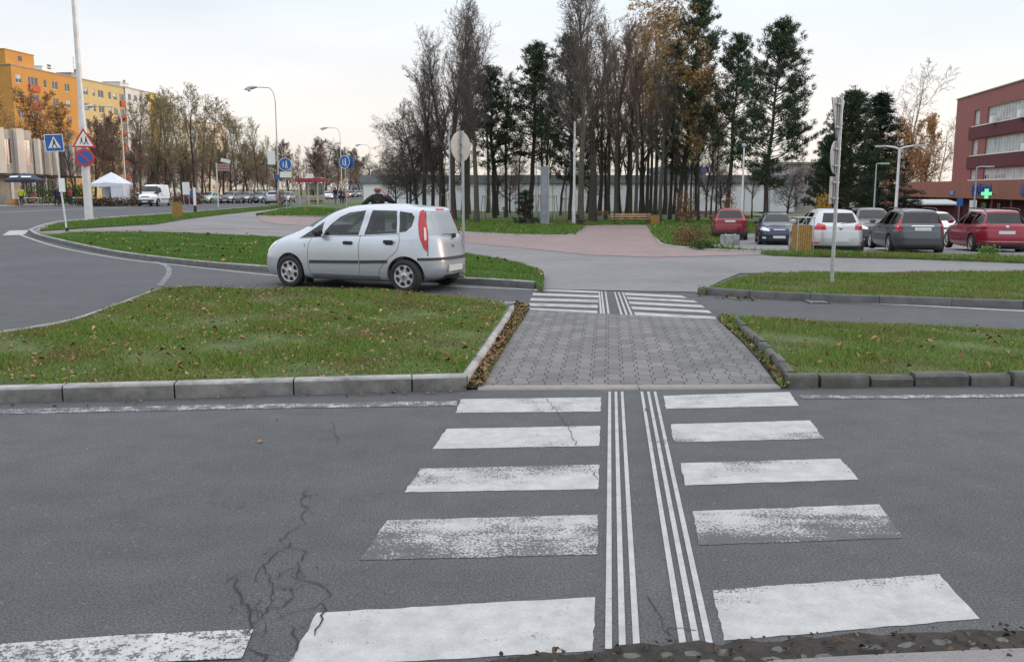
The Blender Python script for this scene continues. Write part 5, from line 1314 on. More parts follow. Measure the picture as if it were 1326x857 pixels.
# -- far low buildings at the end of the street
for i, (x0, x1, Y, y0, col, lb) in enumerate(((452, 482, 300, 237, (.30, .36, .42), 'bluish far building at the end of the street, behind the blue sign'), (484, 512, 260, 232, (.16, .17, .20), 'dark far building at the end of the street, behind the man in black'))):
    p = at(x0, Y); w_ = at(x1, Y).x-p.x; b = empty('warehouse', (p.x, Y, 0), 0, lb, 'warehouse'); z_ = ZZ(y0, Y)
    ops = [(1+k*3, 2.8+k*3, .8, 2.4) for k in range(int((w_-1)/3))]
    wall_open(0, w_, 0, z_, ops).build('wall', M('far_wall', col, .8, var=.1), b)
    for o in ops: window(b, *o, bars=1)
    MB().box(0, w_, .2, 12, 0, z_-.1).build('core', m_rfc, b); MB().box(-.3, w_+.3, -.3, 12.3, z_+.003, z_+.5).build('roof', m_trim, b)
# -- dark red office building on the right with pharmacy
m_mar = M('maroon_render', (0.27, 0.098, 0.088), .85, var=.08, scale=.6); m_mar2 = M('dark_maroon_band', (0.105, 0.020, 0.030), .8, var=.1); m_terra = M('terracotta_render', (0.30, 0.115, 0.085), .85, var=.08, scale=.8)
m_pink = M('pinkish_render', (.36, .17, .16), .85, var=.1)
C0 = (49.5, 104.0); dirv = Vector((-.158, -1.0)).normalized(); rzr = math.atan2(dirv.y, dirv.x)
gz = -1.7
red = empty('office_building', (C0[0], C0[1], gz), rzr, 'dark red office building with long window rows above the pharmacy', 'office')
# local x runs from the far corner towards the camera; outside (west) must be -y: facing check: u=(−.16,−1) , left normal = (1,-.16) -> east. so outside is +(-y)= west
def Up(px_):   # distance along the facade seen under image column px_
    k = (px_-CX)/F/1.0; k = at(px_, 100).x/100
    # X = C.x + t*dx ; Y = C.y + t*dy ; X = k*Y
    return (k*C0[1]-C0[0])/(dirv.x-k*dirv.y)
Lr = 78.0; Ht = 11.6-gz  # facade lengthened out of view to keep the low sun off parked cars
rows = [(8.35, 9.95), (5.32, 6.9), (2.80, 3.85)]
u1, u2, u3 = Up(1254.5), Up(1261.5), Up(1271)
ops = []
for (a, b) in rows:
    ops.append((u1, u2, a-gz, b-gz)); ops.append((u3, Lr-1, a-gz, b-gz))
wall_open(0, Lr, 0, Ht, ops, depth=.25).build('wall', m_mar, red)
MB().box(0, Lr, .32, 14, 0, Ht-.3).build('core', m_mar, red)
MB().box(-.1, Lr+.1, -.1, 14.1, Ht+.002, Ht+.12).build('roof', m_rfc, red)
R = random.Random(2)
for (a, b) in rows:
    window(red, u1, u2, a-gz, b-gz, y=.18, bars=1, blind=.9)
    x = u3
    while x < Lr-1.2:
        w = 1.5 if x < 32 else 5.5; window(red, x, min(x+w, Lr-1), a-gz, b-gz, y=.18, bars=1, blind=R.choice([.95, .95, .9, .6])); x += w
for (a, b), (a2, b2) in zip(rows[:-1], rows[1:]): MB().box(Up(1250), Lr-.5, -.12, -.003, b2+.12-gz, a-.12-gz).build('band', m_mar2, red)
for (a, b) in rows: MB().box(u1-.2, Lr-.6, -.16, .05, a-.11-gz, a-.01-gz).build('sill', m_frame, red)
for i, (px_, r_) in enumerate(((1281, 0), (1316, 0), (1324, 1))):
    u = Up(px_); MB().box(u, u+.9, -.5, -.17, rows[r_][0]-.15-gz, rows[r_][0]+.55-gz).build('air_conditioner', m_white, red, bevel=.03)
# podium in front of the facade
po = 3.0
zf0, zf1 = .95, 2.62
pod0 = -10
fas = MB(); fas.box(pod0, Lr, -po, -.17, zf0-gz, zf1-gz); fas.build('fascia', m_terra, red)
bb = MB(); bb.box(pod0, Lr, -po+1.2, -.17, 0, zf0-gz-.003)
bb.build('recessed_wall', m_mar2, red)
for k in range(14): 
    x = pod0+4+k*4.6; MB().box(x, x+.35, -po+.1, -po+.5, 0, zf0-gz-.003).build('pillar', m_mar2, red)
def Upo(px_):
    off = Vector((-dirv.y, dirv.x))  # local +y in world
    c = Vector(C0)+off*(-po); k = at(px_, 100).x/100
    return (k*c.y-c.x)/(dirv.x-k*dirv.y)
for (p0, p1) in ((1257, 1262), (1268, 1273), (1274, 1280)):
    a, b = Upo(p0), Upo(p1); window(red, a, b, .1, 2.25, y=-po+1.1, bars=0 if p0 < 1270 else 1)
def text_obj(body, size, mat, parent, loc, rot, name, ext=.01, sx=1.0):
    cu = bpy.data.curves.new(name, 'FONT'); cu.body = body; cu.size = size; cu.extrude = ext; cu.align_x = 'CENTER'; cu.align_y = 'CENTER'
    o = bpy.data.objects.new('t', cu); C.objects.link(o); dg = bpy.context.evaluated_depsgraph_get()
    me = bpy.data.meshes.new_from_object(o.evaluated_get(dg)); bpy.data.objects.remove(o)
    q = link(name, me, mat, parent); q.location = loc; q.rotation_euler = rot; q.scale = (sx, 1, 1); return q
m_bluel = M('blue_letters', (.02, .06, .28), .4, var=.05); m_blues = M('sign_blue', (0.015, 0.10, 0.36), .35, var=.08); m_reds = M('sign_red', (.50, .03, .04), .4, var=.1); m_whs = M('sign_white', (.70, .70, .68), .45, var=.06)
ph = empty('pharmacy_sign', (0, 0, 0), 0, 'blue pharmacy lettering on the terracotta band left of the green cross', 'sign')
def podpt(u, z): 
    off = Vector((-dirv.y, dirv.x)); c = Vector(C0)+dirv*u+off*(-po-.03); return Vector((c.x, c.y, z))
u = (Upo(1259)+Upo(1284))/2; wl = abs(Upo(1284)-Upo(1259))
ph.location = podpt(u, ZZ(246.5, podpt(u, 0).y)); ph.rotation_euler = (0, 0, rzr)
tx = text_obj('LÉKÁRNA', 1.0, m_bluel, ph, (0, -.06, 0), (rad(90), 0, 0), 'letters', .05)
tx.scale = (wl*.95/max(.1, tx.dimensions.x), 1.0, 1.0)
MB().box(-wl/2, wl/2, -.02, .0, -.52, .52).build('backing', M('sign_backing', (.05, .08, .2), .5), ph)
cr_ = empty('pharmacy_cross', podpt(Upo(1287.5), 0), rzr, 'lit green pharmacy cross at the end of the blue lettering', 'sign')
cr_.location.z = ZZ(251, cr_.location.y)
mb = MB(); Rz = Matrix.Rotation(math.pi/2, 4, 'Z'); mb.box(-.15, .15, -.06, .06, -.42, .42); mb.box(-.42, -.151, -.06, .06, -.15, .15); mb.box(.151, .42, -.06, .06, -.15, .15)
# cross stands out from the wall, facing the street
for v_i, v in enumerate(mb.v): mb.v[v_i] = (v[1], v[0]-.6, v[2])
mb.build('cross', M('green_light', (.22, 1.0, .45), .4, var=.6, scale=3, emit=.55), cr_)
MB().box(-.02, .02, -.2, .0, -.05, .05).build('bracket', m_trim, cr_)
np_ = empty('house_number', podpt(Upo(1233.5), 0), rzr, 'small blue and white house number plate on the terracotta band', 'sign'); np_.location.z = ZZ(250, np_.location.y)
MB().box(-.75, .75, -.03, 0, -.24, .24).build('plate', m_blues, np_); text_obj('551', .5, m_whs, np_, (0, -.035, 0), (rad(90), 0, 0), 'digits', .004)
bs = empty('shop_sign', podpt(Upo(1325), 0), rzr, 'blue shop sign panel cut by the right edge of the picture', 'sign'); bs.location.z = ZZ(246, bs.location.y)
MB().box(-.3, 3.0, -.08, 0, -.42, .42).build('panel', m_bluel, bs, bevel=.02)
# low pinkish wing and lean-to kiosk at the far end
wg = empty('building_wing', (at(1157, 112).x, 112, -1.75), 0, 'low pinkish wing at the left end of the dark red office building', 'building wing')
ww = at(1193, 112).x-at(1157, 112).x; h_ = ZZ(243, 112)+1.75
wall_open(0, ww, 0, h_, [(1.2, 1.9, 1.0, 2.6), (2.3, 2.9, 1.0, 2.6)]).build('wall', m_pink, wg); MB().box(0, ww+6, .2, 8, 0, h_-.05).build('core', m_pink, wg)
for a in ((1.2, 1.9), (2.3, 2.9)): window(wg, a[0], a[1], 1.0, 2.6, bars=0)
ks = empty('kiosk', (at(1189, 78).x, 78, -1.45), -.12, 'dark red kiosk with a pale slanting canopy below the terracotta band', 'kiosk')
kw = at(1238, 78).x-at(1189, 78).x; kt = ZZ(266, 78)+1.45
MB().box(.15, kw-.1, .2, 3.0, 0, kt).build('wall', m_mar2, ks)
mb = MB(); mb.add([(-.1, -.25, kt+.02), (kw+.3, -.25, kt+.02), (kw+.3, 3.2, kt+.35), (-.1, 3.2, kt+.35), (-.1, -.25, kt+.14), (kw+.3, -.25, kt+.14), (kw+.3, 3.2, kt+.47), (-.1, 3.2, kt+.47)], [(0,3,2,1),(4,5,6,7),(0,1,5,4),(1,2,6,5),(2,3,7,6),(3,0,4,7)]); mb.build('canopy', M('canopy_pale', (.5, .5, .5), .6), ks)
# ------------------------------------------------------------------ trees
m_bark = M('bark_dark', (0.055, 0.046, 0.040), .95, var=.3, scale=6, bump=.6, bscale=18)
m_barkg = M('bark_greenish', (0.075, 0.072, 0.050), .95, var=.3, scale=5, bump=.6, bscale=16)
m_birch = M('bark_birch', (0.28, 0.25, 0.21), .9, var=.4, scale=3)
m_twig = M('twigs_dark', (0.095, 0.08, 0.068), .95, var=.2, scale=2); m_twigr = M('twigs_reddish', (0.17, 0.12, 0.095), .95, var=.2, scale=2); m_twigp = M('twigs_pale', (0.27, 0.22, 0.18), .95, var=.2, scale=2)
m_twigg = M('twigs_grey', (0.17, 0.135, 0.105), .95, var=.2, scale=2)
m_rust = mat_leafy('dull_orange_leaves', [(.20, .10, .04), (.26, .14, .05), (.14, .08, .04)])
m_yl = mat_leafy('autumn_yellow_leaves', [(.30, .18, .03), (.42, .27, .05), (.36, .20, .06), (.22, .17, .05)]); m_ol = mat_leafy('autumn_orange_leaves', [(.46, .24, .07), (.55, .32, .12), (.36, .18, .06), (.5, .34, .15)])
m_gyl = mat_leafy('thin_green_leaves', [(.17, .18, .06), (.27, .25, .09), (.13, .13, .05), (.34, .27, .12)]); m_rl = mat_leafy('rust_leaves', [(.15, .07, .04), (.20, .10, .06), (.11, .05, .035)])
m_needle = mat_leafy('pine_needles', [(.020, .040, .020), (.034, .060, .028), (.046, .078, .036), (.060, .088, .045)]); m_needle2 = mat_leafy('spruce_needles', [(.010, .026, .016), (.018, .038, .022), (.028, .05, .028)])
m_hedge = mat_leafy('hedge_leaves', [(.02, .05, .012), (.035, .075, .02), (.05, .09, .025)]); m_hedgeb = mat_leafy('brown_hedge_leaves', [(.09, .05, .03), (.13, .07, .04), (.06, .045, .025)])
def segs_mesh(name, segs, k=3):
    """segs: arrays p0,p1,r0,r1 -> one mesh of tapered tubes"""
    A = np.array([s[0] for s in segs]); B = np.array([s[1] for s in segs]); r0 = np.array([s[2] for s in segs]); r1 = np.array([s[3] for s in segs])
    D = B-A; D /= np.linalg.norm(D, axis=1)[:, None]+1e-9; up = np.where(np.abs(D[:, 2:3]) > .9, np.array([[1., 0, 0]]), np.array([[0, 0, 1.]]))
    U = np.cross(D, up); U /= np.linalg.norm(U, axis=1)[:, None]; Wv = np.cross(D, U); n = len(segs); V = np.zeros((n, 2*k, 3))
    for i in range(k):
        a = 2*np.pi*i/k; d = U*math.cos(a)+Wv*math.sin(a); V[:, i] = A+d*r0[:, None]; V[:, k+i] = B+d*r1[:, None]
    base = np.arange(n)[:, None]*2*k; FQ = np.concatenate([base+np.array([[i, (i+1) % k, k+(i+1) % k, k+i]]) for i in range(k)])
    return np_mesh(name, V.reshape(-1, 3), FQ, True)
def cards(name, pts, size, seed, droop=0.0, asp=.7):
    r = np.random.RandomState(seed); P = np.array(pts); n = len(P); s = size*(.6+.8*r.rand(n))[:, None]
    a = r.normal(size=(n, 3)); a /= np.linalg.norm(a, axis=1)[:, None]; b = np.cross(a, r.normal(size=(n, 3))); b /= np.linalg.norm(b, axis=1)[:, None]
    V = np.stack([P-a*s*.5, P-b*s*.5*asp, P+a*s*.5, P+b*s*.5*asp], 1)
    return np_mesh(name, V.reshape(-1, 3), np.arange(4*n).reshape(n, 4))
def bare_tree(seed, H, r0=.2, habit='up', split=.25, dens=1.0, leafp=0.0, twr=.009, fl=.44):
    """returns trunk segments, twig segments, leaf points; H real height"""
    R = random.Random(seed); T = []; B = []; Lp = []
    def rv(): return Vector((R.gauss(0, 1), R.gauss(0, 1), R.gauss(0, 1)))
    def grow(p, d, ln, r, lvl, out):
        n = (9, 6, 5, 3, 2)[min(lvl, 4)]; st = ln/n; pts = [p]
        trop = (.05, .10, .10, .06, .02)[min(lvl, 4)] if habit == 'up' else (.03, .02, .0, -.02, -.05)[min(lvl, 4)]
        if habit == 'weep': trop = (.05, .03, -.12, -.35, -.5)[min(lvl, 4)]
        for i in range(n):
            d = (d+rv()*(.045, .09, .14, .2, .25)[min(lvl, 4)]+Vector((0, 0, trop))).normalized()
            q = p+d*st; ra = r*(1-i/n*.82); rb = r*(1-(i+1)/n*.82)
            (T if lvl == 0 else B).append((p, q, max(ra, twr*.8), max(rb, twr*.7))); p = q; pts.append((q, d, i/n))
            if lvl < 4:
                t = (i+1)/n
                if lvl == 0 and t < split: continue
                nc = ((2.4, 1.7, 1.5, 1.4)[lvl])*dens
                nc = int(nc)+(R.random() < nc-int(nc))
                for _ in range(nc):
                    ang = R.uniform(*((.35, .75), (.4, .9), (.4, 1.0), (.4, 1.1))[lvl]) if habit != 'spread' else R.uniform(.6, 1.2)
                    if habit == 'column': ang *= .55
                    ax = d.cross(rv()).normalized(); nd = d.copy(); nd.rotate(Matrix.Rotation(ang, 3, ax))
                    f = (fl, .50, .50, .55)[lvl]*(1.15-.65*t if lvl == 0 else 1-.4*t)*R.uniform(.7, 1.2)
                    if habit == 'spread': f *= 1.3 if lvl == 0 else 1
                    grow(p, nd, ln*f, max(rb*.6, twr), lvl+1, B)
            if lvl >= 3 and R.random() < leafp: Lp.append(tuple(p+rv()*.12))
    grow(Vector((0, 0, 0)), Vector((R.uniform(-.04, .04), R.uniform(-.04, .04), 1)).normalized(), H, r0, 0, T)
    T[0] = (T[0][0]-Vector((0, 0, .3)), T[0][1], r0*1.25, T[0][3])
    zm = max(s[1].z for s in B+T); sc = H/zm
    f = lambda L: [(a*sc, b*sc, c, d) for a, b, c, d in L]
    return f(T), f(B), [tuple(Vector(p)*sc) for p in Lp]
def conifer(seed, H, r0=.22, base=.25, wid=.22, kind='pine', nb=130, ts=1.0):
    R = random.Random(seed); T = []; B = []; tr = []; p = Vector((0, 0, -.3)); d = Vector((0, 0, 1)); n = 12; P = [p]
    for i in range(n):
        q = p+Vector((R.gauss(0, .05), R.gauss(0, .05), H/n*1.02)); T.append((p, q, r0*(1-i/n*.9), r0*(1-(i+1)/n*.9))); p = q; P.append(p)
    rs_ = np.random.RandomState(seed)
    for j in range(nb):
        t = base+(1-base)*(j/nb)**.9; k = t*n; i = min(int(k), n-1); o = P[i].lerp(P[i+1], k-i)
        tt = (t-base)/(1-base)
        prof = (min(1, .45+tt*3)*(1-tt)**.62 if kind == 'pine' else (1-tt)**.9*(1 if tt > .05 else .7)); ln = H*wid*prof*R.uniform(.55, 1.15)+.25
        a = R.uniform(0, 2*math.pi); el = (R.uniform(.0, .35)+tt*.35) if kind == 'pine' else R.uniform(-.25, .05)+tt*.4
        dr = Vector((math.cos(a)*math.cos(el), math.sin(a)*math.cos(el), math.sin(el))); pp = o; m = max(2, int(ln/.45))
        for s in range(m):
            dr = (dr+Vector((R.gauss(0, .08), R.gauss(0, .08), (.05 if kind == 'pine' else -.02)+R.gauss(0, .05)))).normalized(); q = pp+dr*ln/m
            B.append((pp, q, max(.012, .05*(1-s/m)), max(.01, .05*(1-(s+1)/m)))); pp = q
            if s/m > (.35 if kind == 'pine' else .1) or m < 4:
                for _ in range(3 if kind == 'pine' else 3):
                    off = Vector((R.gauss(0, 1), R.gauss(0, 1), R.gauss(0, .45)+.1)).normalized()*R.uniform(.1, .55)*(1 if kind == 'pine' else .7)*ts
                    B.append((pp, pp+off, .01, .008)); tr.append((pp+off, dr, .30 if kind == 'pine' else .26))
    tr.append((P[-1], d, .3))
    # tufts: many thin triangles
    V = []; 
    for (c, dd, s) in tr:
        kk = 20 if kind == 'pine' else 18
        v = rs_.normal(size=(kk, 3)); v[:, 2] = np.abs(v[:, 2])*.7 if kind == 'pine' else v[:, 2]*.5-.2; v += np.array(dd)*.8
        v /= np.linalg.norm(v, axis=1)[:, None]; l = s*rs_.uniform(.6, 1.3, kk)[:, None]
        w = np.cross(v, rs_.normal(size=(kk, 3))); w /= np.linalg.norm(w, axis=1)[:, None]; l = l*ts; o = np.array(c)+rs_.normal(size=(kk, 3))*.09*ts
        V.append(np.stack([o-w*.028*ts, o+w*.028*ts, o+v*l], 1))
    V = np.concatenate(V).reshape(-1, 3); me = np_mesh('needles', V, np.arange(len(V)).reshape(-1, 3)); return T, B, me
TREES = {}
def make_kind(key, fn):
    TREES[key] = fn
def tree_root(name, label, cat, T, B, leafme, barkm, twigm, leafm, group):
    r = empty(name, (0, 0, 0), 0, label, cat, group)
    link('trunk', segs_mesh('trunk', T, 8), barkm, r); cw = link('crown', segs_mesh('crown', B, 3), twigm, r)
    if leafme is not None: link('foliage', leafme, leafm, cw)
    return r
SRC = {}
def plant(key, px_, Yd, H, label, group, name='bare_tree', cat='tree', rz=0, lean=(0, 0), xs=1.0, z=None):
    """place a tree of a kind; the first use of the kind is the source itself"""
    p = at(px_, Yd); zz = float(g(p.x, p.y)) if z is None else z
    src, H0 = SRC[key]
    s = H/H0
    if src.get('used'):
        o = copy_tree(src, label=label)
    else: o = src; o['label'] = label; o['used'] = 1
    if 'used' in o.keys() and o is not src: del o['used']
    o.name = name; o['category'] = cat; o['group'] = group
    o.location = (p.x, p.y, zz); o.scale = (s*xs, s*xs, s); o.rotation_euler = (lean[1], lean[0], rz); return o
def reg(key, H, T, B, lm, bm, tm, lfm, name='bare_tree'):
    SRC[key] = (tree_root(name, 'x', 'tree', T, B, lm, bm, tm, lfm, 'x'), H)
def regb(key, seed, H, bark=None, tw=None, leafm=None, lsize=.16, **kw):
    T, B, Lp = bare_tree(seed, H, **kw)
    reg(key, H, T, B, cards('foliage', Lp, lsize, seed) if Lp and leafm else None, bark or m_bark, tw or m_twig, leafm)
regb('up1', 11, 18, r0=.30, habit='up', split=.28, dens=1.0, fl=.40)
regb('up2', 12, 18, r0=.26, habit='up', split=.34, dens=.98, bark=m_barkg, fl=.38)
regb('up3', 13, 16, r0=.20, habit='column', split=.22, dens=.98, fl=.34)
regb('up4', 17, 16, r0=.20, habit='column', split=.34, dens=.95, fl=.32, bark=m_barkg, tw=m_twigr)
regb('spr', 14, 11, r0=.20, habit='spread', split=.12, dens=1.15)
regb('red', 15, 13, r0=.16, habit='up', split=.25, dens=.97, tw=m_twigr, fl=.38)
regb('bir', 16, 17, r0=.14, habit='weep', split=.35, dens=.95, bark=m_bark, tw=m_twigr, leafm=m_yl, leafp=.28, lsize=.17)
regb('bir2', 21, 17, r0=.14, habit='weep', split=.3, dens=.85, bark=m_barkg, tw=m_twigp, leafm=m_yl, leafp=.28, lsize=.17)
regb('ora', 18, 11, r0=.16, habit='up', split=.2, dens=1.0, tw=m_twigr, leafm=m_ol, leafp=.26, lsize=.16)
regb('pop', 19, 17, r0=.18, habit='column', split=.2, dens=.88, tw=m_twigg, leafm=m_gyl, leafp=.22, lsize=.16)
regb('ftr', 22, 12, r0=.16, habit='up', split=.12, dens=1.15, tw=m_twigr, twr=.016)
regb('pal', 23, 14, r0=.12, habit='up', split=.35, dens=.62, tw=m_twigp, bark=m_twigp, twr=.014)
for key, sd_, H, kw in (('pin1', 31, 17, dict(base=.22, wid=.21, nb=150)), ('pin2', 32, 15, dict(base=.20, wid=.27, nb=170)), ('pin3', 33, 13, dict(base=.35, wid=.22, nb=100)), ('spu', 34, 11, dict(base=.05, wid=.24, kind='spruce', nb=190)), ('spu_s', 35, 2.4, dict(base=.05, wid=.28, kind='spruce', nb=60, r0=.04, ts=.45)), ('pin4', 36, 12, dict(base=.06, wid=.32, nb=220))):
    T, B, me = conifer(sd_, H, **kw); reg(key, H, T, B, me, m_bark, m_twig, m_needle if 'pin' in key else m_needle2, 'pine_tree')
gp_ = 'trees of the small park'
def Hat(py, Y, px_=700): p = at(px_, Y); return ZZ(py, Y)-float(g(p.x, p.y))
# bare broadleaves (column, distance, top row)
park_list = [('up3', 528, 90, 150, 'slender bare tree between the two broad trees at the left end of the park'), ('up1', 549, 76, 70, 'tall bare tree third from the left end of the park'), ('spr', 530, 76, 165, 'low broad bare tree at the left front of the park, above the jacketed man'), ('up1', 573, 84, 30, 'tall bare tree behind the thin steel park mast'), ('up2', 604, 80, 10, 'tall bare tree directly behind the round sign seen from behind'), ('up3', 706, 86, 95, 'bare tree rising behind the grey stone pillar'), ('spr', 512, 88, 190, 'low spreading bare tree at the left end of the park, over the street'), ('spr', 541, 80, 128, 'broad dark bare tree, second from the left end of the park'),
    ('up3', 560, 78, 75, 'slender bare tree left of the round sign seen from behind'), ('up1', 587, 74, -8, 'tall bare tree just left of the round sign seen from behind'), ('up2', 617, 70, -20, 'tall bare tree with a stout trunk just right of the round sign seen from behind'),
    ('up3', 645, 92, 150, 'thin bare tree between the two stout trunks and the small spruce'), ('up4', 672, 94, 140, 'thin bare tree right behind the small spruce'),
    ('up2', 752, 66, -60, 'very tall bare tree with twin stems right of the slim park mast'), ('up1', 768, 72, -50, 'very tall bare tree, second right of the slim park mast'), ('red', 726, 90, 120, 'reddish bare tree behind the grey stone pillar'),
    ('up3', 598, 92, 90, 'bare tree farther back between the two stout bare trunks'), ('spr', 570, 98, 150, 'low spreading tree in the back row behind the thin steel park mast'), ('up4', 702, 98, 110, 'slim bare tree in the back row behind the grey stone pillar'), ('spr', 660, 102, 190, 'low spreading bare tree before the hall behind the red litter bin'), ('spr', 760, 100, 180, 'low spreading bare tree before the hall between the twin stemmed giants'), ('red', 880, 98, 150, 'reddish tree in the back row behind the orange brown shrub'), ('spr', 935, 98, 195, 'low spreading tree in the back row behind the dark red SUV'), ('spr', 1020, 100, 200, 'low dark spreading tree in front of the pale building with small windows'),
    ('up4', 607, 96, 40, 'slim bare trunk between the two stout bare trunks, back row'), ('up4', 632, 100, 60, 'slim bare trunk right of the stout bare trunks, back row'), ('up4', 655, 86, 90, 'slim bare trunk left of the small spruce, back row'), ('up3', 776, 92, 30, 'slim bare trunk just right of the twin stemmed giants, back row'), ('up4', 788, 96, 15, 'slim bare trunk above the left end of the long bench, back row'), ('up3', 803, 92, 40, 'slim bare trunk above the left third of the long bench, back row'), ('up4', 816, 90, 20, 'slim bare trunk above the middle of the long bench, back row'), ('up4', 839, 94, 35, 'slim bare trunk just left of the yellow litter bin, back row'), ('up4', 849, 92, 30, 'slim bare trunk just right of the yellow litter bin, back row'), ('up4', 861, 94, 20, 'slim bare trunk behind the tall birch, back row'), ('up3', 873, 96, 60, 'slim bare trunk between the birch and the orange brown shrub, back row'), ('up3', 887, 90, 70, 'slim bare trunk above the orange brown shrub, back row'), ('up3', 903, 94, 90, 'slim bare trunk left of the dark red SUV, back row'), ('up4', 928, 100, 130, 'slim bare trunk above the dark red SUV, back row'),
    ('bir', 905, 74, 62, 'birch with a yellow crown right of the tallest pine'), ('bir2', 829, 88, 0, 'pale birch behind the right half of the long bench'),
    ('red', 785, 80, 60, 'reddish bare tree behind the left end of the long bench'), ('up4', 798, 76, 25, 'slim bare tree above the left half of the long bench'), ('up3', 811, 78, 60, 'slim dark bare tree above the middle of the long bench'),
    ('up4', 824, 74, 40, 'slim bare tree above the right half of the long bench'), ('up3', 834, 82, 20, 'slim bare tree behind the right end of the long bench'), ('bir2', 843, 84, -25, 'tall pale birch with few yellow leaves behind the yellow litter bin'),
    ('up2', 855, 72, 60, 'bare tree with a dark straight trunk right of the yellow litter bin'), ('bir', 868, 78, -15, 'tall birch with hanging yellow leaves, left of the tallest pine'), ('bir', 896, 82, 85, 'shorter birch with a yellow crown in front of the tallest pine'),
    ('red', 921, 92, 150, 'low reddish tree between the tallest pine and the dark red SUV'), ('up3', 915, 88, 165, 'short dark bare tree with twigs down to the car park, left of the SUV'), ('red', 975, 96, 190, 'low reddish bare tree behind the lamp beside the SUV')]
for i, (k, x, Y, ty, lb) in enumerate(park_list):
    plant(k, x, Y, Hat(ty, Y, x), lb, gp_, rz=i*1.7, xs=(1.0, .9, 1.05)[i % 3], name='bare_tree' if k not in ('bir', 'bir2') else 'birch_tree')
for i, (k, x, Y, ty, xs, ln, lb) in enumerate([('pin3', 641, 84, 92, 1.15, (0, 0), 'dark pine right of the round sign seen from behind'), ('pin3', 686, 82, 62, 1.1, (0, 0), 'dark pine above the small spruce'), 
        ('pin2', 738, 78, 52, .85, (0, 0), 'dense dark pine behind the slim park mast'),  ('pin1', 878, 76, -6, 1.0, (.10, 0), 'tallest pine, leaning to the right behind the car park lawn'),
        ('pin3', 942, 74, 52, .9, (.06, 0), 'thin pine leaning right behind the dark red SUV'), ('pin2', 992, 66, 33, 1.0, (0.03, 0), 'large full pine standing alone behind the dark red SUV'),
        ('pin4', 1098, 70, 122, 1.1, (0, 0), 'dark broad pine behind the sign post on the grass strip'), ('spu', 1134, 76, 122, 1.35, (0, 0), 'pointed dark spruce left of the double street lamp'), ('pin4', 1072, 84, 178, 1.0, (0, 0), 'lower dark pine left of the broad pine'),
        ('spu_s', 683, 68, 243, 1.0, (0, 0), 'small young spruce beside the red litter bin')]):
    plant(k, x, Y, Hat(ty, Y, x), lb, 'conifers of the small park', name='pine_tree' if 'pin' in k else 'spruce_tree', rz=i*2.1 if not ln[0] else 0, lean=ln, xs=xs)
T = [('pal', 1172, 118, 72, 'pale thin bare tree with spreading twigs left of the red office building'), ('ora', 1168, 119, 150, 'golden orange tree behind the double street lamp'), ('ora', 1196, 121, 145, 'orange tree beside the corner of the red office building'), ('ora', 1152, 116, 165, 'orange tree between the spruce and the double lamp'), ('pal', 1212, 116, 150, 'pale bare tree touching the corner of the red office building')]
for i, (k, x, Y, ty, lb) in enumerate(T): plant(k, x, Y, Hat(ty, Y, x), lb, 'trees beside the office building', rz=i*1.3, xs=1.0 if k == 'ora' else 1.25, name='autumn_tree' if k == 'ora' else 'bare_tree')
# left side of the street
Lt = [('ora', 8, 118, 118, 1.0, 'orange autumn tree at the left edge, before the orange block'), ('ora', 44, 122, 112, 1.1, 'orange autumn tree above the dark market umbrella'), ('ora', 78, 125, 130, 1.1, 'orange autumn tree behind the leaning pedestrian sign'),
      ('ftr', 122, 108, 150, 1.1, 'bare brown tree behind the tall white mast'), ('ftr', 140, 112, 142, 1.2, 'bare brown tree above the white market tent'), ('red', 96, 112, 165, 1.1, 'bare reddish tree between the pedestrian sign and the mast'),
      ('pop', 182, 118, 118, 1.0, 'tall poplar with thin green leaves above the white van, leftmost of its row'), ('pop', 205, 122, 108, 1.05, 'tall poplar with thin leaves, second in the row above the white van'), ('pop', 226, 117, 116, .95, 'tall poplar with thin leaves behind the yellow kerbside bin'),
      ('pop', 252, 124, 108, 1.1, 'tall poplar with thin leaves right of the yellow kerbside bin'), ('pop', 272, 128, 124, 1.0, 'poplar with thin leaves, last of its row, left of the direction sign'), ('pop', 306, 132, 140, .8, 'sparse poplar just right of the direction sign'), ('pop', 334, 134, 150, .75, 'sparse poplar left of the nearest curved street lamp'),
      ('pop', 192, 130, 128, 1.10, 'poplar with thin leaves in the second row right of the yellow block'), ('pop', 216, 134, 122, 1.10, 'poplar with thin leaves in the second row behind the white van'), ('pop', 240, 132, 126, 1.10, 'poplar with thin leaves in the second row above the white notice board'), ('pop', 262, 136, 122, 1.10, 'poplar with thin leaves in the second row left of the direction sign'), ('pop', 290, 138, 140, 1.20, 'poplar with thin leaves in the second row above the direction sign'), ('pop', 320, 140, 150, 1.20, 'poplar with thin leaves in the second row left of the white board on the lamp'),
      ('pop', 346, 140, 175, .7, 'small sparse poplar against the nearest curved street lamp'), ('ftr', 168, 104, 172, 1.0, 'dark bare tree between the white tent and the white van')]
for i, (k, x, Y, ty, xs, lb) in enumerate(Lt): plant(k, x, Y, Hat(ty, Y, x), lb, 'trees along the left side of the street', rz=i*1.9, xs=xs*1.1, name='autumn_tree' if k == 'ora' else 'poplar_tree' if k == 'pop' else 'bare_tree')
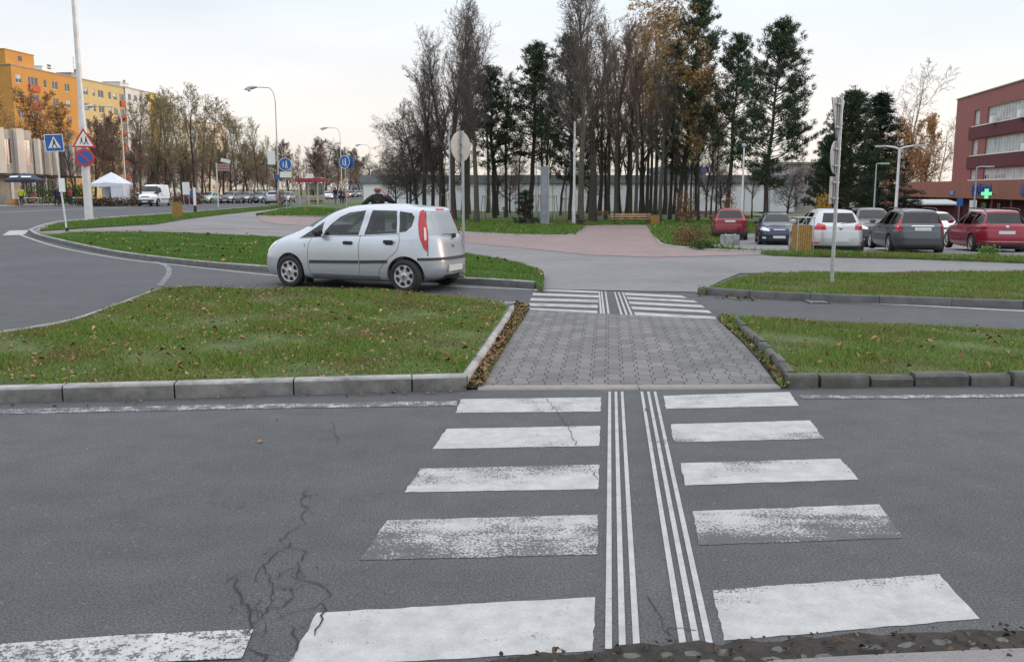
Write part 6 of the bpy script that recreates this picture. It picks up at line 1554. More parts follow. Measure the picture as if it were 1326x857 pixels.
# brown row behind the far parked cars and down the street
R = random.Random(9); names = ['behind the white van', 'right behind the white van', 'above the yellow bin', 'left of the direction sign', 'behind the direction sign', 'right of the direction sign', 'above the dark estate car', 'above the black hatchback', 'left of the white board', 'behind the white board on the lamp', 'behind the round blue path sign', 'left of the bus shelter', 'behind the left post of the bus shelter', 'behind the bus shelter', 'right of the bus shelter', 'above the two walkers', 'behind the second curved lamp', 'behind the far round blue sign', 'right of the far round blue sign', 'behind the third curved lamp']
for i, nme in enumerate(names):
    x = 190+i*15.4; Y = 135+i*7.5+R.uniform(-5, 5); ty = 188+R.uniform(-8, 10)+(10 if i > 16 else 0)
    if 12 <= i <= 16: ty -= 6
    plant(('ftr', 'red', 'ftr', 'spr')[i % 4], x, Y, Hat(ty, Y, x), 'brown bare street tree '+nme, 'brown bare trees lining the far side of the street', rz=i*2.3, xs=1.35)
# far-off wood that closes the street and the horizon: reads as one mass
def wood(name, spans, label, seed, leafm, dens=14):
    R = np.random.RandomState(seed); P = []; S = []
    for (x0, x1, Y0, Y1, ty) in spans:
        n = int(abs(at(x1, Y0).x-at(x0, Y0).x)*dens)
        for _ in range(n):
            x = R.uniform(x0, x1); Y = R.uniform(Y0, Y1); p = at(x, Y); top = ZZ(ty+R.uniform(-1, 8), Y)*(.86+.14*math.sin(x*.21)); h = R.uniform(.02, 1)**.8*top
            a = Vector((p.x, p.y, h*.85)); d = Vector((R.normal()*.25, R.normal()*.25, 1)).normalized(); l = R.uniform(.8, 2.2)
            S.append((a, a+d*l, .05, .02)); 
            for _k in range(3):
                b = a+d*l*R.uniform(.2, 1); S.append((b, b+Vector((R.normal(), R.normal(), .8)).normalized()*R.uniform(.4, 1.2), .03, .015))
    tag(link(name, segs_mesh(name, S, 3), leafm), label, 'woodland', kind='stuff')
wood('far_wood', [(-200, 560, 300, 420, 219), (150, 400, 170, 290, 204), (400, 475, 190, 290, 208), (540, 1330, 230, 330, 236)], 'far-off brown leafless wood along the horizon', 5, m_twigr, 26)
# hedges and shrubs
def bush(name, label, cat, px_, Y, wx, wy, h, mat, n, seed, size=.12, group=None):
    p = at(px_, Y); r = np.random.RandomState(seed); root = empty(name, (p.x, p.y, float(g(p.x, p.y))), 0, label, cat, group)
    q = r.uniform(-1, 1, (n*3, 3)); q = q[(np.abs(q)**3).sum(1) < 1.1][:n]; q[:, 2] = (q[:, 2]+1)/2
    q *= np.array([wx/2, wy/2, h])*(1+.12*r.normal(size=(len(q), 1))); link('foliage', cards('foliage', q, size, seed), mat, root)
    for k in range(3):
        a = Vector((r.uniform(-wx*.3, wx*.3), r.uniform(-wy*.3, wy*.3), 0)); b = a+Vector((r.normal()*.1, r.normal()*.1, h*.75))
        link('stem', segs_mesh('stem', [(a, b, .02*min(1, h), .008)], 5), m_twig, root)
    return root
bush('hedge', 'dark green hedge behind the market stalls left of the white mast', 'hedge', 62, 96, 8, 1.5, 1.9, m_hedge, 5000, 1)
bush('hedge', 'dark hedge between the red shopper and the white market tent', 'hedge', 100, 93, 3.2, 1.4, 2.0, m_hedge, 3000, 2)
bush('hedge', 'low brown hedge at the kerb in front of the white tent', 'hedge', 138, 82.5, 6.0, 1.0, .75, m_hedgeb, 3500, 3)
bush('hedge', 'rusty hedge between the white tent and the white van', 'hedge', 172, 90, 3.4, 1.4, 1.9, m_rl, 3000, 4)
bush('hedge', 'low red brown hedge behind the yellow kerbside bin', 'hedge', 244, 96, 3.4, 1.0, 1.25, m_rl, 2500, 5)
bush('shrub', 'orange brown shrub at the foot of the birches', 'shrub', 888, 70, 1.5, 1.3, 2.4, m_rust, 1100, 6, .11)
bush('shrub', 'orange brown shrub at the foot of the leaning pine by the SUV', 'shrub', 945, 66, 1.1, 1.1, 2.2, m_rust, 800, 7, .11)
bush('shrub', 'yellow shrub in front of the dark broad pine', 'shrub', 1068, 60, 1.0, 1.0, 2.2, m_yl, 1500, 8, .12)
bush('shrub', 'dry reddish weeds on the lawn left of the concrete block', 'shrub', 902, 37, 1.3, .8, .85, m_rl, 900, 9, .07)
bush('shrub', 'dry reddish weeds on the lawn, left of the other dry clump', 'shrub', 886, 39, .9, .7, .8, m_rl, 500, 10, .07)
bush('shrub', 'low green weed clump on the lawn below the concrete block', 'shrub', 912, 33.2, .9, .6, .35, m_hedge, 700, 11, .06)
bush('shrub', 'small bright green weed at the verge before the red estate car', 'shrub', 1286, 26.6, .55, .4, .34, mat_leafy('weed', [(.08, .16, .03), (.12, .22, .05)]), 420, 12, .06)
# ------------------------------------------------------------------ street furniture
def base(px_, py_): x, y = G(px_, py_); return Vector((x, y, float(g(x, y))))
def pole(mb, h, r, r2=None, lean=(0, 0)): mb.tube([(0, 0, -.1), (lean[0]*h*.5, lean[1]*h*.5, h*.5), (lean[0]*h, lean[1]*h, h)], [r, (r+(r2 or r))/2, r2 or r], 12); return mb
def facing(p, extra=0.0): return math.atan2(-p.x, p.y) + extra      # rotate so that local -y looks back to the road we stand on
def disc(mb, cx, cz, r, y0, y1, n=32):
    return mb.lathe([(r, y0), (r, y1)], n, 'Y', M=Matrix.Translation((cx, 0, cz)))
def flat(poly, y0, y1): return MB().prism(poly, 'Y', y0, y1)
def rsq(w, h, cx=0, cz=0): return [(cx-w/2, cz-h/2), (cx+w/2, cz-h/2), (cx+w/2, cz+h/2), (cx-w/2, cz+h/2)]
# 1 tall mast
p = at(113, 43.0); p.z = float(g(p.x, p.y))
mast = empty('lamp_mast', p, facing(p), 'tall white steel mast carrying two traffic signs on the left verge', 'mast')
MB().tube([(0, 0, -.1), (0, 0, .02), (0, 0, 4.6), (0, 0, 5.1), (0, 0, 14)], [.19, .19, .165, .125, .09], 20).build('pole', m_pole_w, mast, smooth=40)
MB().lathe([(.26, 0.0), (.26, .03), (.2, .05)], 20).build('base_plate', m_galv, mast)
MB().tube([(0, 0, 13.95), (0, -.6, 14.2), (0, -1.6, 14.3)], .05, 8).build('arm', m_pole_w, mast, smooth=50)
s1 = empty('warning_sign', p+Vector((0, 0, ZZ(183, 43)-p.z)), facing(p), 'triangular red and white children warning sign on the tall white mast', 'traffic sign')
def tri(sz, cz=0): return [(-sz/2, cz-sz*.289), (sz/2, cz-sz*.289), (0, cz+sz*.577)]
flat(tri(1.02), -.26, -.235).build('panel', m_reds, s1); flat(tri(.78), -.265, -.2601).build('face', m_whs, s1)
fig = MB()
for dx, sc in ((-.10, .8), (.09, 1.0)):
    fig.prism([(dx-.03*sc, -.02), (dx+.05*sc, -.02), (dx+.04*sc, .12*sc), (dx-.03*sc, .12*sc)], 'Y', -.27, -.2651); fig.lathe([(.035*sc, -.27), (.035*sc, -.2651)], 12, 'Y', M=Matrix.Translation((dx+.01, 0, .165*sc)))
    fig.prism([(dx-.03*sc, -.021), (dx-.10*sc, -.16*sc), (dx-.06*sc, -.17*sc), (dx+.01, -.021)], 'Y', -.27, -.2651); fig.prism([(dx+.011, -.021), (dx+.08*sc, -.17*sc), (dx+.115*sc, -.16*sc), (dx+.05*sc, -.021)], 'Y', -.27, -.2651)
fig.build('pictogram', m_black, s1)
s2 = empty('no_parking_sign', p+Vector((0, 0, ZZ(204.5, 43)-p.z)), facing(p), 'round blue no parking sign with red border below the triangle on the mast', 'traffic sign')
disc(MB(), 0, 0, .41, -.26, -.235).build('panel', m_reds, s2); disc(MB(), 0, 0, .31, -.265, -.2601).build('face', m_blues, s2)
mb = MB(); Mr = Matrix.Rotation(rad(45), 4, 'Y'); mb.box(-.32, .32, -.27, -.2651, -.04, .04, Mr); mb.build('slash', m_reds, s2)
MB().box(-.1, .1, -.234, -.13, -.3, .3).build('clamp', m_galv, s2)
# 2 pedestrian crossing sign on its leaning post
p = base(87, 300); Y = p.y
zs = empty('crossing_sign', p, facing(p), 'blue pedestrian crossing sign on a slender leaning post at the path end', 'traffic sign')
h = ZZ(174, Y)-p.z; lean = (-(8/1180*Y)/h, 0)
pole(MB(), h, .035, lean=lean).build('post', m_pole_w, zs, smooth=50)
MB().lathe([(.06, 0), (.06, .12), (.04, .16)], 12).build('foot', m_black, zs)
lx = lean[0]*(h-.3); s = .64
Ml = Matrix.Translation((lx, 0, h-.33)) @ Matrix.Rotation(rad(-3), 4, 'Y')
MB().box(-s/2, s/2, -.06, -.04, -s/2, s/2, Ml).build('panel', m_whs, zs); MB().box(-s*.46, s*.46, -.064, -.0601, -s*.46, s*.46, Ml).build('face', m_blues, zs)
MB().prism([(-.22, -.19), (.22, -.19), (0, .24)], 'Y', -.069, -.0641, M=Ml).build('triangle', m_whs, zs)
mb = MB(); mb.prism([(-.04, -.03), (.04, -.03), (.035, .08), (-.035, .08)], 'Y', -.074, -.0691, M=Ml); mb.lathe([(.028, -.074), (.028, -.0691)], 12, 'Y', M=Ml @ Matrix.Translation((0, 0, .115)))
mb.prism([(-.04, -.031), (-.10, -.15), (-.065, -.16), (.0, -.031)], 'Y', -.074, -.0691, M=Ml); mb.prism([(.001, -.031), (.065, -.16), (.10, -.15), (.04, -.031)], 'Y', -.074, -.0691, M=Ml)
for k in (-.14, -.05, .05, .14): mb.box(k-.02, k+.02, -.0735, -.0691, -.185, -.165, Ml)
mb.build('pictogram', m_black, zs)
zb = ZZ(240, Y)-p.z; MB().box(lean[0]*zb-.06, lean[0]*zb+.16, -.07, -.037, zb-.26, zb+.26).build('back_plate', m_white, zs, bevel=.01)
# 3 direction sign
p = base(283, 268.5); Y = p.y; r = empty('direction_sign', p, facing(p), 'direction signpost with one tilted and one brownish board on the verge', 'sign')
h = ZZ(211, Y)-p.z; k = Y/1180
pole(MB(), h, .06).build('post', m_pole_w, r, smooth=50)
MB().box(-.3*k*10*.3-.2, 8*k, -.12, -.07, h-.55*k*0-.02, h+.28, Matrix.Rotation(rad(14), 4, 'Y')@Matrix.Translation((-.35, 0, .1))).build('tilted_board', m_whs, r)
m_brw = M('brown_sign', (.36, .22, .20), .6, var=.1)
zt_ = ZZ(212, Y)-p.z; zb_ = ZZ(222, Y)-p.z
for q in range(3):
    a = zb_+(zt_-zb_)*q/3+.03; b = zb_+(zt_-zb_)*(q+1)/3-.02; MB().box(.07, 16*k, -.13, -.075, a, b).build('board', m_brw, r); MB().box(.25, 13*k, -.134, -.1301, (a+b)/2-.04, (a+b)/2+.04).build('lettering', m_whs, r) if 0 else None
# 4 bollard post
p = base(253, 275.5); Y = p.y; r = empty('marker_post', p, facing(p), 'short white marker post with blue tag and dark foot right of the yellow bin', 'post'); h = ZZ(243, Y)-p.z
MB().tube([(0, 0, 0), (0, 0, h*.28)], .10, 12).build('foot', m_black, r, smooth=50); MB().box(-.09, .09, -.06, .06, h*.28, h).build('post', m_white, r, bevel=.02); MB().box(-.28, -.092, -.05, .03, h*.72, h*.86).build('tag', m_blues, r)
p = at(241, 92); r = empty('info_board', p, facing(p), 'white two-legged notice board before the red brown hedge', 'sign'); zt_ = ZZ(236, 92)-p.z
for x in (-.28, .22): MB().box(x, x+.05, -.03, .03, 0, zt_).build('leg', m_galv, r)
MB().box(-.34, .34, -.06, -.031, zt_*.45, zt_).build('panel', m_white, r)
# bins
def slat_bin(name, label, p, w, h, rz, mat, frame=False, group='litter bins'):
    r = empty(name, p, rz, label, 'litter bin', group); n = max(5, int(w/.07)); 
    MB().box(-w/2+.03, w/2-.03, -w/2+.03, w/2-.03, .05, h-.06).build('liner', m_trim, r)
    for sx, sy, ax in ((0, -1, 0), (0, 1, 0), (-1, 0, 1), (1, 0, 1)):
        mb = MB()
        for k in range(n):
            a = -w/2+.01+k*(w-.02)/n; b = a+(w-.02)/n*.80; c = w/2
            if ax == 0: mb.box(a, b, sy*c-.014, sy*c+.014, .03, h)
            else: mb.box(sx*c-.013, sx*c+.013, a+.012, b, .03, h)
        mb.build('slat_side', mat, r)
    if frame:
        for sx in (-1, 1): MB().tube([(sx*(w/2+.03), -w/2-.03, 0), (sx*(w/2+.03), -w/2-.03, h+.22)], .015, 8).build('frame_post', m_galv, r); MB().tube([(sx*(w/2+.03), w/2+.03, 0), (sx*(w/2+.03), w/2+.03, h+.22)], .015, 8).build('frame_post', m_galv, r)
        MB().box(-w/2-.06, w/2+.06, -w/2-.06, w/2+.06, h+.22, h+.245).build('cover', m_galv, r)
    else: MB().box(-w/2-.01, w/2+.01, -w/2-.01, w/2+.01, h+.003, h+.03).build('rim', m_trim, r)
    return r
p = base(230, 284); slat_bin('litter_bin', 'yellow wooden kerbside litter bin on the left verge beside the pale path', p, 11.5*p.y/1180, ZZ(262, p.y)-p.z, .25, m_woody)
p = base(847, 291.5); slat_bin('litter_bin', 'yellow wooden litter bin at the right end of the long bench', p, 10.5*p.y/1180, ZZ(278.5, p.y)-p.z, .1, m_woody)
p = base(680, 279.5); slat_bin('litter_bin', 'reddish wooden litter bin beside the small young spruce', p, 9*p.y/1180, ZZ(263, p.y)-p.z, .3, M('bin_wood_red', (.30, .10, .04), .7, var=.2))
p = base(1037, 330.5); slat_bin('litter_bin', 'large wooden litter bin with steel frame and cover beside the silver hatchback', p, .46, .93, facing(p)+.45, m_woody, True)
# benches
def bench(label, p, rz, Lb, back=True, mat=m_wood, group='park benches'):
    r = empty('park_bench', p, rz, label, 'bench', group)
    for k in range(3): MB().box(-Lb/2, Lb/2, -.22+k*.14, -.10+k*.14, .43, .465).build('seat_plank', mat, r, bevel=.008)
    if back:
        for k in range(2): MB().box(-Lb/2, Lb/2, .23+k*.02, .255+k*.02, .56+k*.16, .68+k*.16).build('back_plank', mat, r, bevel=.008)
    n = max(2, int(Lb/1.5)+1)
    for k in range(n):
        x = -Lb/2+.3+(Lb-.6)*k/(n-1); mb = MB(); mb.box(x-.03, x+.03, -.20, -.14, 0, .428); mb.box(x-.03, x+.03, .15, .21, 0, .428); mb.box(x-.029, x+.029, -.14, .15, .36, .425); mb.box(x-.028, x+.028, .211, .229, .2, .86)
        mb.build('leg', m_trim, r)
    return r
p = base(817, 291.5); k = p.y/1180; bench('long light wooden park bench ending at the yellow litter bin', p, 0.0, 52*k)
p = base(752, 293); bench('dark bench seen end-on at the corner of the lawn kerb beside the slim mast', p, rad(78), 1.7, mat=m_trim)
p = base(657, 279.5); bench('small dark bench near the red litter bin', p, rad(70), 1.5, mat=m_trim)
for x, lb in ((776, 'far reddish bench behind the very tall bare trees'), (898, 'far reddish bench left of the other behind the birches'), (914, 'far reddish bench close to the dark red SUV')):
    q = at(x, 76); bench(lb, q, .05, 1.7, mat=M('bench_red', (.22, .09, .07), .7, var=.2))
# concrete block
p = base(945, 317.5); blk = empty('concrete_block', p, .12, 'weathered grey concrete block at the lawn edge before the dark red SUV', 'block'); w = 21*p.y/1180
MB().box(-w/2, w/2, -.28, .28, -.05, ZZ(304, p.y)-p.z).build('block', m_kerb, blk, bevel=.03)
mb = MB(); z_ = ZZ(304, p.y)-p.z
for sx in (-1, 1): MB().tube([(sx*w*.3, -.06, z_), (sx*w*.3, -.05, z_+.045), (sx*w*.3, .05, z_+.045), (sx*w*.3, .06, z_)], .012, 6).build('lifting_loop', m_galv, blk)
# stone pillar
p = at(705, 66.5); pl = empty('stone_pillar', p, .15, 'tall grey stone pillar standing among the stakes on the park lawn', 'monument'); k = p.y/1180; h = ZZ(214, p.y)-p.z
MB().box(-4.2*k, 3.0*k, -.3, .3, .15, h*.98).build('slab', M('stone_bluegrey', (.24, .265, .30), .8, var=.2, scale=2), pl, bevel=.02); MB().box(3.2*k, 5.6*k, -.22, .22, .15, h).build('slab', M('stone_pale', (.40, .37, .34), .8, var=.2, scale=2), pl, bevel=.02); MB().box(-.6, .7, -.5, .5, 0, .147).build('plinth', m_kerb, pl)
# sapling stakes
m_stake = M('stake_wood', (.34, .27, .20), .85, var=.2)
def stakes(label, px_, py_, top, w=.55, n=3):
    p = base(px_, py_); r = empty('staked_sapling', p, px_*.1, label, 'sapling', 'young trees held by wooden stakes'); h = ZZ(top, p.y)-p.z
    for i in range(n):
        a = 2*math.pi*i/n+.3; c, s_ = math.cos(a), math.sin(a); MB().tube([(c*w*1.15, s_*w*1.15, -.05), (c*w*.62, s_*w*.62, h)], .035, 8).build('stake', m_stake, r, smooth=50)
        b = 2*math.pi*(i+1)/n+.3; MB().tube([(c*w*.66, s_*w*.66, h*.93), (math.cos(b)*w*.66, math.sin(b)*w*.66, h*.93)], .025, 6).build('crossbar', m_stake, r)
    MB().tube([(0, 0, 0), (.03, .02, h), (.0, .05, h*1.9)], [.022, .018, .008], 6).build('trunk', m_twig, r)
    R = random.Random(px_); S = []
    for q in range(16):
        a = Vector((0, 0, h*(1.1+.75*q/16))); d = Vector((R.gauss(0, 1), R.gauss(0, 1), 1.3)).normalized()*R.uniform(.3, .8); S.append((a, a+d, .009, .006))
    link('crown', segs_mesh('crown', S, 3), m_twig, r)
for x, y, t, lb in ((577, 284, 250, 'staked sapling behind the rear window of the silver hatchback'), (629, 284, 253, 'staked sapling right of the stout bare trunk'), (697, 286, 252, 'staked sapling on the left side of the grey stone pillar'), (716, 287, 253, 'staked sapling on the right side of the grey stone pillar, nearest the road'), (732, 281, 256, 'staked sapling between the stone pillar and the slim mast'), (702, 281, 253, 'staked sapling right in front of the grey stone pillar')):
    stakes(lb, x, y, t)
# lamps with curved arms
def curved_lamp(label, px_, Yd, H, arm, group='curved street lamps along the main road'):
    p = at(px_, Yd); r = empty('street_lamp', p, 0, label, 'street lamp', group)
    pts = [(0, 0, 0), (0, 0, H*.86)]+[(-arm*.32*(1-math.cos(a)), 0, H*.86+H*.13*math.sin(a)) for a in (.4, .8, 1.2, 1.55)]+[(-arm, 0, H*.995)]
    MB().tube([(0, 0, -.1), (0, 0, 1.6), (0, 0, 1.7)], [.13, .13, .08], 12).build('base_section', m_galv, r, smooth=50)
    MB().tube(pts, [.08, .06]+[.045]*5, 10).build('pole', m_galv, r, smooth=50)
    hd_ = MB(); hd_.tube([(-arm+.35, 0, H*.995), (-arm-.05, 0, H*.993), (-arm-.55, 0, H*.985), (-arm-.95, 0, H*.975)], [.07, .17, .20, .06], 12, M=None); ho = hd_.build('lamp_head', m_galv, r, smooth=60)
    MB().lathe([(.02, -.26), (.15, -.2), (.21, -.06), (.2, 0)], 14, M=Matrix.Translation((-arm-.5, 0, H*.985-.08))).build('lamp_glass', m_head, ho, smooth=60)
    return r
for (x, Y_, lb) in ((361, 94, 'tall curved street lamp carrying a white board, nearest of the row'), (442.5, 152, 'tall curved street lamp right behind the round blue sign, second of the row'), (480, 208, 'curved street lamp farther up the road, third of the row, left of the jacketed man'), (500, 268, 'most distant curved street lamp right of the jacketed man'),):
    curved_lamp(lb, x, Y_, ZZ({361: 113, 442.5: 163.5, 480: 186, 500: 201}[x], Y_)-0.2, 2.1 if x < 400 else 2.3)
p = at(361, 93.8); r = empty('notice_board', Vector((p.x-.62, p.y, ZZ(204.5, 94))), facing(p), 'plain white board fixed left of the nearest curved lamp', 'board'); MB().box(-.37, .37, -.03, .03, -.68, .68).build('panel', m_white, r); MB().box(.371, .60, -.02, .02, .3, .36).build('bracket', m_galv, r); MB().box(.371, .60, -.02, .02, -.36, -.3).build('bracket', m_galv, r)
r = empty('house_sign', Vector((p.x-.05, p.y-.12, ZZ(229.5, 94))), facing(p), 'small square blue sign low on the nearest curved lamp', 'sign'); MB().box(-.22, .22, -.03, .03, -.22, .22).build('panel', m_blues, r); MB().box(-.05, .05, .031, .06, -.1, .1).build('clamp', m_galv, r)
bush('shrub', 'dark red shrub wrapped round the foot of the nearest curved lamp', 'shrub', 361.5, 92.2, .9, .8, 1.5, m_rl, 600, 31, .1)
curved_lamp('slender curved lamp rising beside the grey panel block behind the white tent', 163, 100, ZZ(137, 100)-.2, 3.2)
# round blue signs
def blue_round(label, px_, py_, cz, rpx, plate_=None, second=False, rzz=0.0):
    p = base(px_, py_); k = p.y/1180; r = empty('path_sign', p, facing(p)+rzz, label, 'traffic sign', 'round blue path signs'); zc = ZZ(cz, p.y)-p.z; R_ = rpx*k
    pole(MB(), zc+R_*.7, .035*(p.y/60)).build('post', m_galv, r, smooth=50)
    disc(MB(), 0, zc, R_, -.09, -.065).build('panel', m_whs, r); disc(MB(), 0, zc, R_*.92, -.0951, -.0905).build('face', m_blues, r)
    mb = MB(); T = Matrix.Translation((0, 0, zc))
    for dx, sc in ((-.28, .8), (.18, 1.1)):
        x = dx*R_; mb.prism([(x-.09*R_*sc, -.1*R_), (x+.09*R_*sc, -.1*R_), (x+.08*R_*sc, .28*R_*sc), (x-.08*R_*sc, .28*R_*sc)], 'Y', -.10, -.0955, M=T); mb.prism([(x-.09*R_*sc, -.11*R_), (x-.17*R_*sc, -.55*R_*sc), (x-.08*R_*sc, -.56*R_*sc), (x, -.11*R_)], 'Y', -.10, -.0955, M=T); mb.prism([(x+.001, -.11*R_), (x+.09*R_*sc, -.56*R_*sc), (x+.18*R_*sc, -.55*R_*sc), (x+.09*R_*sc, -.11*R_)], 'Y', -.10, -.0955, M=T)
        mb.lathe([(.09*R_*sc, -.10), (.09*R_*sc, -.0955)], 12, 'Y', M=Matrix.Translation((x, 0, zc+.40*R_*sc)))
    mb.build('pictogram', m_whs, r)
    if plate_: z0 = ZZ(230, p.y)-p.z; z1 = ZZ(222.5, p.y)-p.z; MB().box(-7*k, 7.5*k, -.09, -.065, z0, z1).build('plate', m_whs, r)
    if second: disc(MB(), .45*R_*1.2, zc, R_*.95, .07, .09).build('rear_panel', m_blues, r)
    return r
blue_round('round blue pedestrian and cycle sign with a white plate on the lawn corner', 371.5, 273.5, 213, 8.2, True)
blue_round('round blue path sign seen at an angle above the silver hatchback', 449, 281.0, 210, 8.4, None, True, rad(-38))
# bus shelter
p = at(388, 96); k = 96/1180; bsr = empty('bus_shelter', p, rad(-14), 'small bus shelter with a dark red roof beyond the silver hatchback', 'bus shelter')
w, dpt, h = 25*k, 1.5, ZZ(236, 96)-p.z
m_shel = M('shelter_frame', (.50, .46, .36), .6, var=.1); m_shr = M('shelter_roof', (.30, .03, .05), .5, var=.1)
for x in (0, w*.5, w):
    for y in (0, dpt): MB().box(x-.06, x+.06, y-.05, y+.05, 0, h).build('post', m_shel, bsr)
MB().box(-.35, w+.35, -.35, dpt+.35, h, h+.38).build('roof', m_shr, bsr, bevel=.03); MB().box(w*.45, w*.75, -.2, .2, h+.383, h+.85).build('roof_sign', m_white, bsr, bevel=.02)
for (a, b) in ((.06, w*.5-.06), (w*.5+.06, w-.06)): MB().box(a, b, dpt-.01, dpt+.01, .95, h-.1).build('glass_panel', m_glass, bsr); MB().box(a, b, dpt-.03, dpt+.03, .15, .9).build('lower_panel', m_shel, bsr)
MB().box(.15, w-.15, dpt-.5, dpt-.1, .42, .47).build('bench', m_wood, bsr); MB().box(.0, w, -.02, .02, .82, .9).build('rail', m_shel, bsr)
# park masts
def park_mast(name, label, px_, py_, top, r0=.05, mat=m_galv, arm=0, head=True, Y=None, group='slim lamp masts', dbl=False, armh=0):
    p = base(px_, py_) if Y is None else at(px_, Y); k = p.y/1180; h = ZZ(top, p.y)-p.z; r = empty(name, p, facing(p), label, 'lamp mast', group)
    MB().tube([(0, 0, -.1), (0, 0, 1.2), (0, 0, 1.3), (0, 0, h)], [r0*1.35, r0*1.3, r0, r0*.75], 12).build('pole', mat, r, smooth=50)
    for s_ in ((1, -1) if dbl else (1,)):
        if arm:
            MB().tube([(0, 0, h-.05), (s_*arm*.4, 0, h+armh*.5), (s_*arm, 0, h+armh)], r0*.55, 8).build('arm', mat, r, smooth=50)
            MB().box(s_*arm-.05 if s_ > 0 else -arm-.55, s_*arm+.55 if s_ > 0 else -arm+.05, -.14, .14, h+armh-.06, h+armh+.05).build('lamp_head', m_galv, r, bevel=.03)
        elif head: MB().lathe([(.10, h), (.16, h+.06), (.16, h+.18), (.03, h+.24)], 14).build('lamp_head', m_galv, r, smooth=40)
    return r
park_mast('lamp_mast', 'pale slim lamp mast with a flat arm beside the end-on bench', 743, 291, 155.5, .10, m_pole_w, arm=.62)
park_mast('lamp_mast', 'thin steel mast behind the rear roof edge of the silver hatchback', 583, 290, 169, .065, m_galv)
park_mast('lamp_mast', 'thin steel mast left of the grey stone pillar', 694, 284, 209, .05, m_galv, head=False)
park_mast('street_lamp', 'thin car park lamp behind the dark red SUV', 961.5, 0, 191, .07, m_pole_w, arm=-.0, head=True, Y=58, group='car park lamps')
park_mast('street_lamp', 'double-armed car park lamp behind the grey estate car', 1161.5, 0, 192, .09, m_pole_w, arm=.75, Y=52, group='car park lamps', dbl=True, armh=.12)
park_mast('street_lamp', 'small single car park lamp before the pointed dark spruce', 1133, 0, 212, .055, m_galv, arm=.25, Y=60, group='car park lamps')
park_mast('street_lamp', 'slim lamp with a short arm in front of the blue pharmacy lettering', 1263, 0, 216, .07, m_galv, arm=.55, Y=66, group='car park lamps')
# round sign from behind
p = Vector((*G(600.5, 352, .12), 0)); p.z = .10; Y = p.y; k = Y/1180
rs1 = empty('round_sign', p, facing(p)+rad(50), 'round traffic sign seen from behind on a grey post by the silver hatchback', 'traffic sign'); zc = ZZ(190, Y)-p.z
MB().tube([(0, 0, -.1), (0, 0, zc+.32)], .030, 12).build('post', m_galv, rs1, smooth=50)
disc(MB(), 0, zc, 19*k, .045, .060).build('panel', M('sign_back', (.50, .47, .42), .5, .2, var=.12, scale=2), rs1)
disc(MB(), 0, zc, 18.6*k, .0605, .064).build('front_face', m_whs, rs1)
MB().box(-.05, .05, -.02, .044, zc+.05, zc+.16).build('clamp', m_galv, rs1); MB().box(-.05, .05, -.02, .044, zc-.16, zc-.05).build('clamp', m_galv, rs1)
# sign post on the right strip
p = Vector((*G(1077, 365.5, .12), 0)); p.z = .10; Y = p.y; k = Y/1180
sp_ = empty('sign_post', p, facing(p)+rad(74), 'galvanised post with three traffic signs seen edge-on from behind, on the right grass strip', 'sign post')
h = ZZ(124, Y)-p.z
MB().tube([(0, 0, -.1), (0, 0, h)], .034, 14).build('post', m_galv, sp_, smooth=50)
sgb = M('sign_back_grey', (.36, .39, .42), .45, .4, var=.1, scale=3)
z1 = ZZ(128, Y)-p.z; z2 = ZZ(180, Y)-p.z; MB().prism([(-.40, z1), (.40, z1), (0, z2)], 'Y', .05, .065).build('triangle_sign', sgb, sp_)
zc = ZZ(204, Y)-p.z; disc(MB(), 0, zc, .30, .05, .065).build('round_sign', sgb, sp_)
z1 = ZZ(229, Y)-p.z; z2 = ZZ(264, Y)-p.z; MB().box(-.25, .25, .05, .065, z2, z1).build('plate_sign', sgb, sp_, bevel=.004)
for z in (z2+.1, z1-.1, zc-.15, zc+.15, ZZ(135, Y)-p.z, ZZ(165, Y)-p.z): MB().box(-.16, .16, .0, .049, z-.015, z+.015).build('clamp', m_galv, sp_)
# market umbrella, tent, stalls
p = at(33, 84); um = empty('market_umbrella', p, .2, 'dark blue market umbrella in front of the pale shop', 'umbrella'); h = ZZ(224, 84)-p.z; R_ = 24*84/1180
m_umb = M('umbrella_navy', (.02, .03, .07), .7, var=.2)
MB().tube([(0, 0, 0), (0, 0, h)], .03, 8).build('pole', m_white, um)
mb = MB(); vs = [(0, 0, h)]; n = 8
for i in range(n): a = 2*math.pi*i/n; vs.append((math.cos(a)*R_*.5, math.sin(a)*R_*.5, h-.22))
for i in range(n): a = 2*math.pi*i/n; vs.append((math.cos(a)*R_, math.sin(a)*R_, h-.62))
for i in range(n): a = 2*math.pi*i/n; vs.append((math.cos(a)*R_, math.sin(a)*R_, h-.85))
fs = [(0, 1+i, 1+(i+1) % n) for i in range(n)]+[(1+i, 9+i, 9+(i+1) % n, 1+(i+1) % n) for i in range(n)]+[(9+i, 17+i, 17+(i+1) % n, 9+(i+1) % n) for i in range(n)]
mb.add(vs, fs); mb.build('canopy', m_umb, um)
for i in (5, 6): a = 2*math.pi*(i+.5)/n; MB().prism([(-.4, -.12), (.4, -.12), (.4, .12), (-.4, .12)], 'Y', -.01, .01, M=Matrix.Translation((math.cos(a)*R_*.76, math.sin(a)*R_*.76-.05, h-.36)) @ Matrix.Rotation(a+math.pi/2, 4, 'Z') @ Matrix.Rotation(rad(-60), 4, 'X')).build('emblem_patch', m_whs, um)
p = at(118, 87.5); tn = empty('market_tent', p, .05, 'white pointed market tent beside the bare trees', 'tent'); w = 40*87.5/1180; zt_ = ZZ(222.5, 87)-p.z; ze = ZZ(238, 87)-p.z
m_tent = M('tent_fabric', (.62, .64, .70), .8, var=.08, scale=1.5)
for x in (0.04, w-.04):
    for y in (0, w*.9): MB().box(x-.03, x+.03, y-.03, y+.03, 0, ze).build('leg', m_galv, tn)
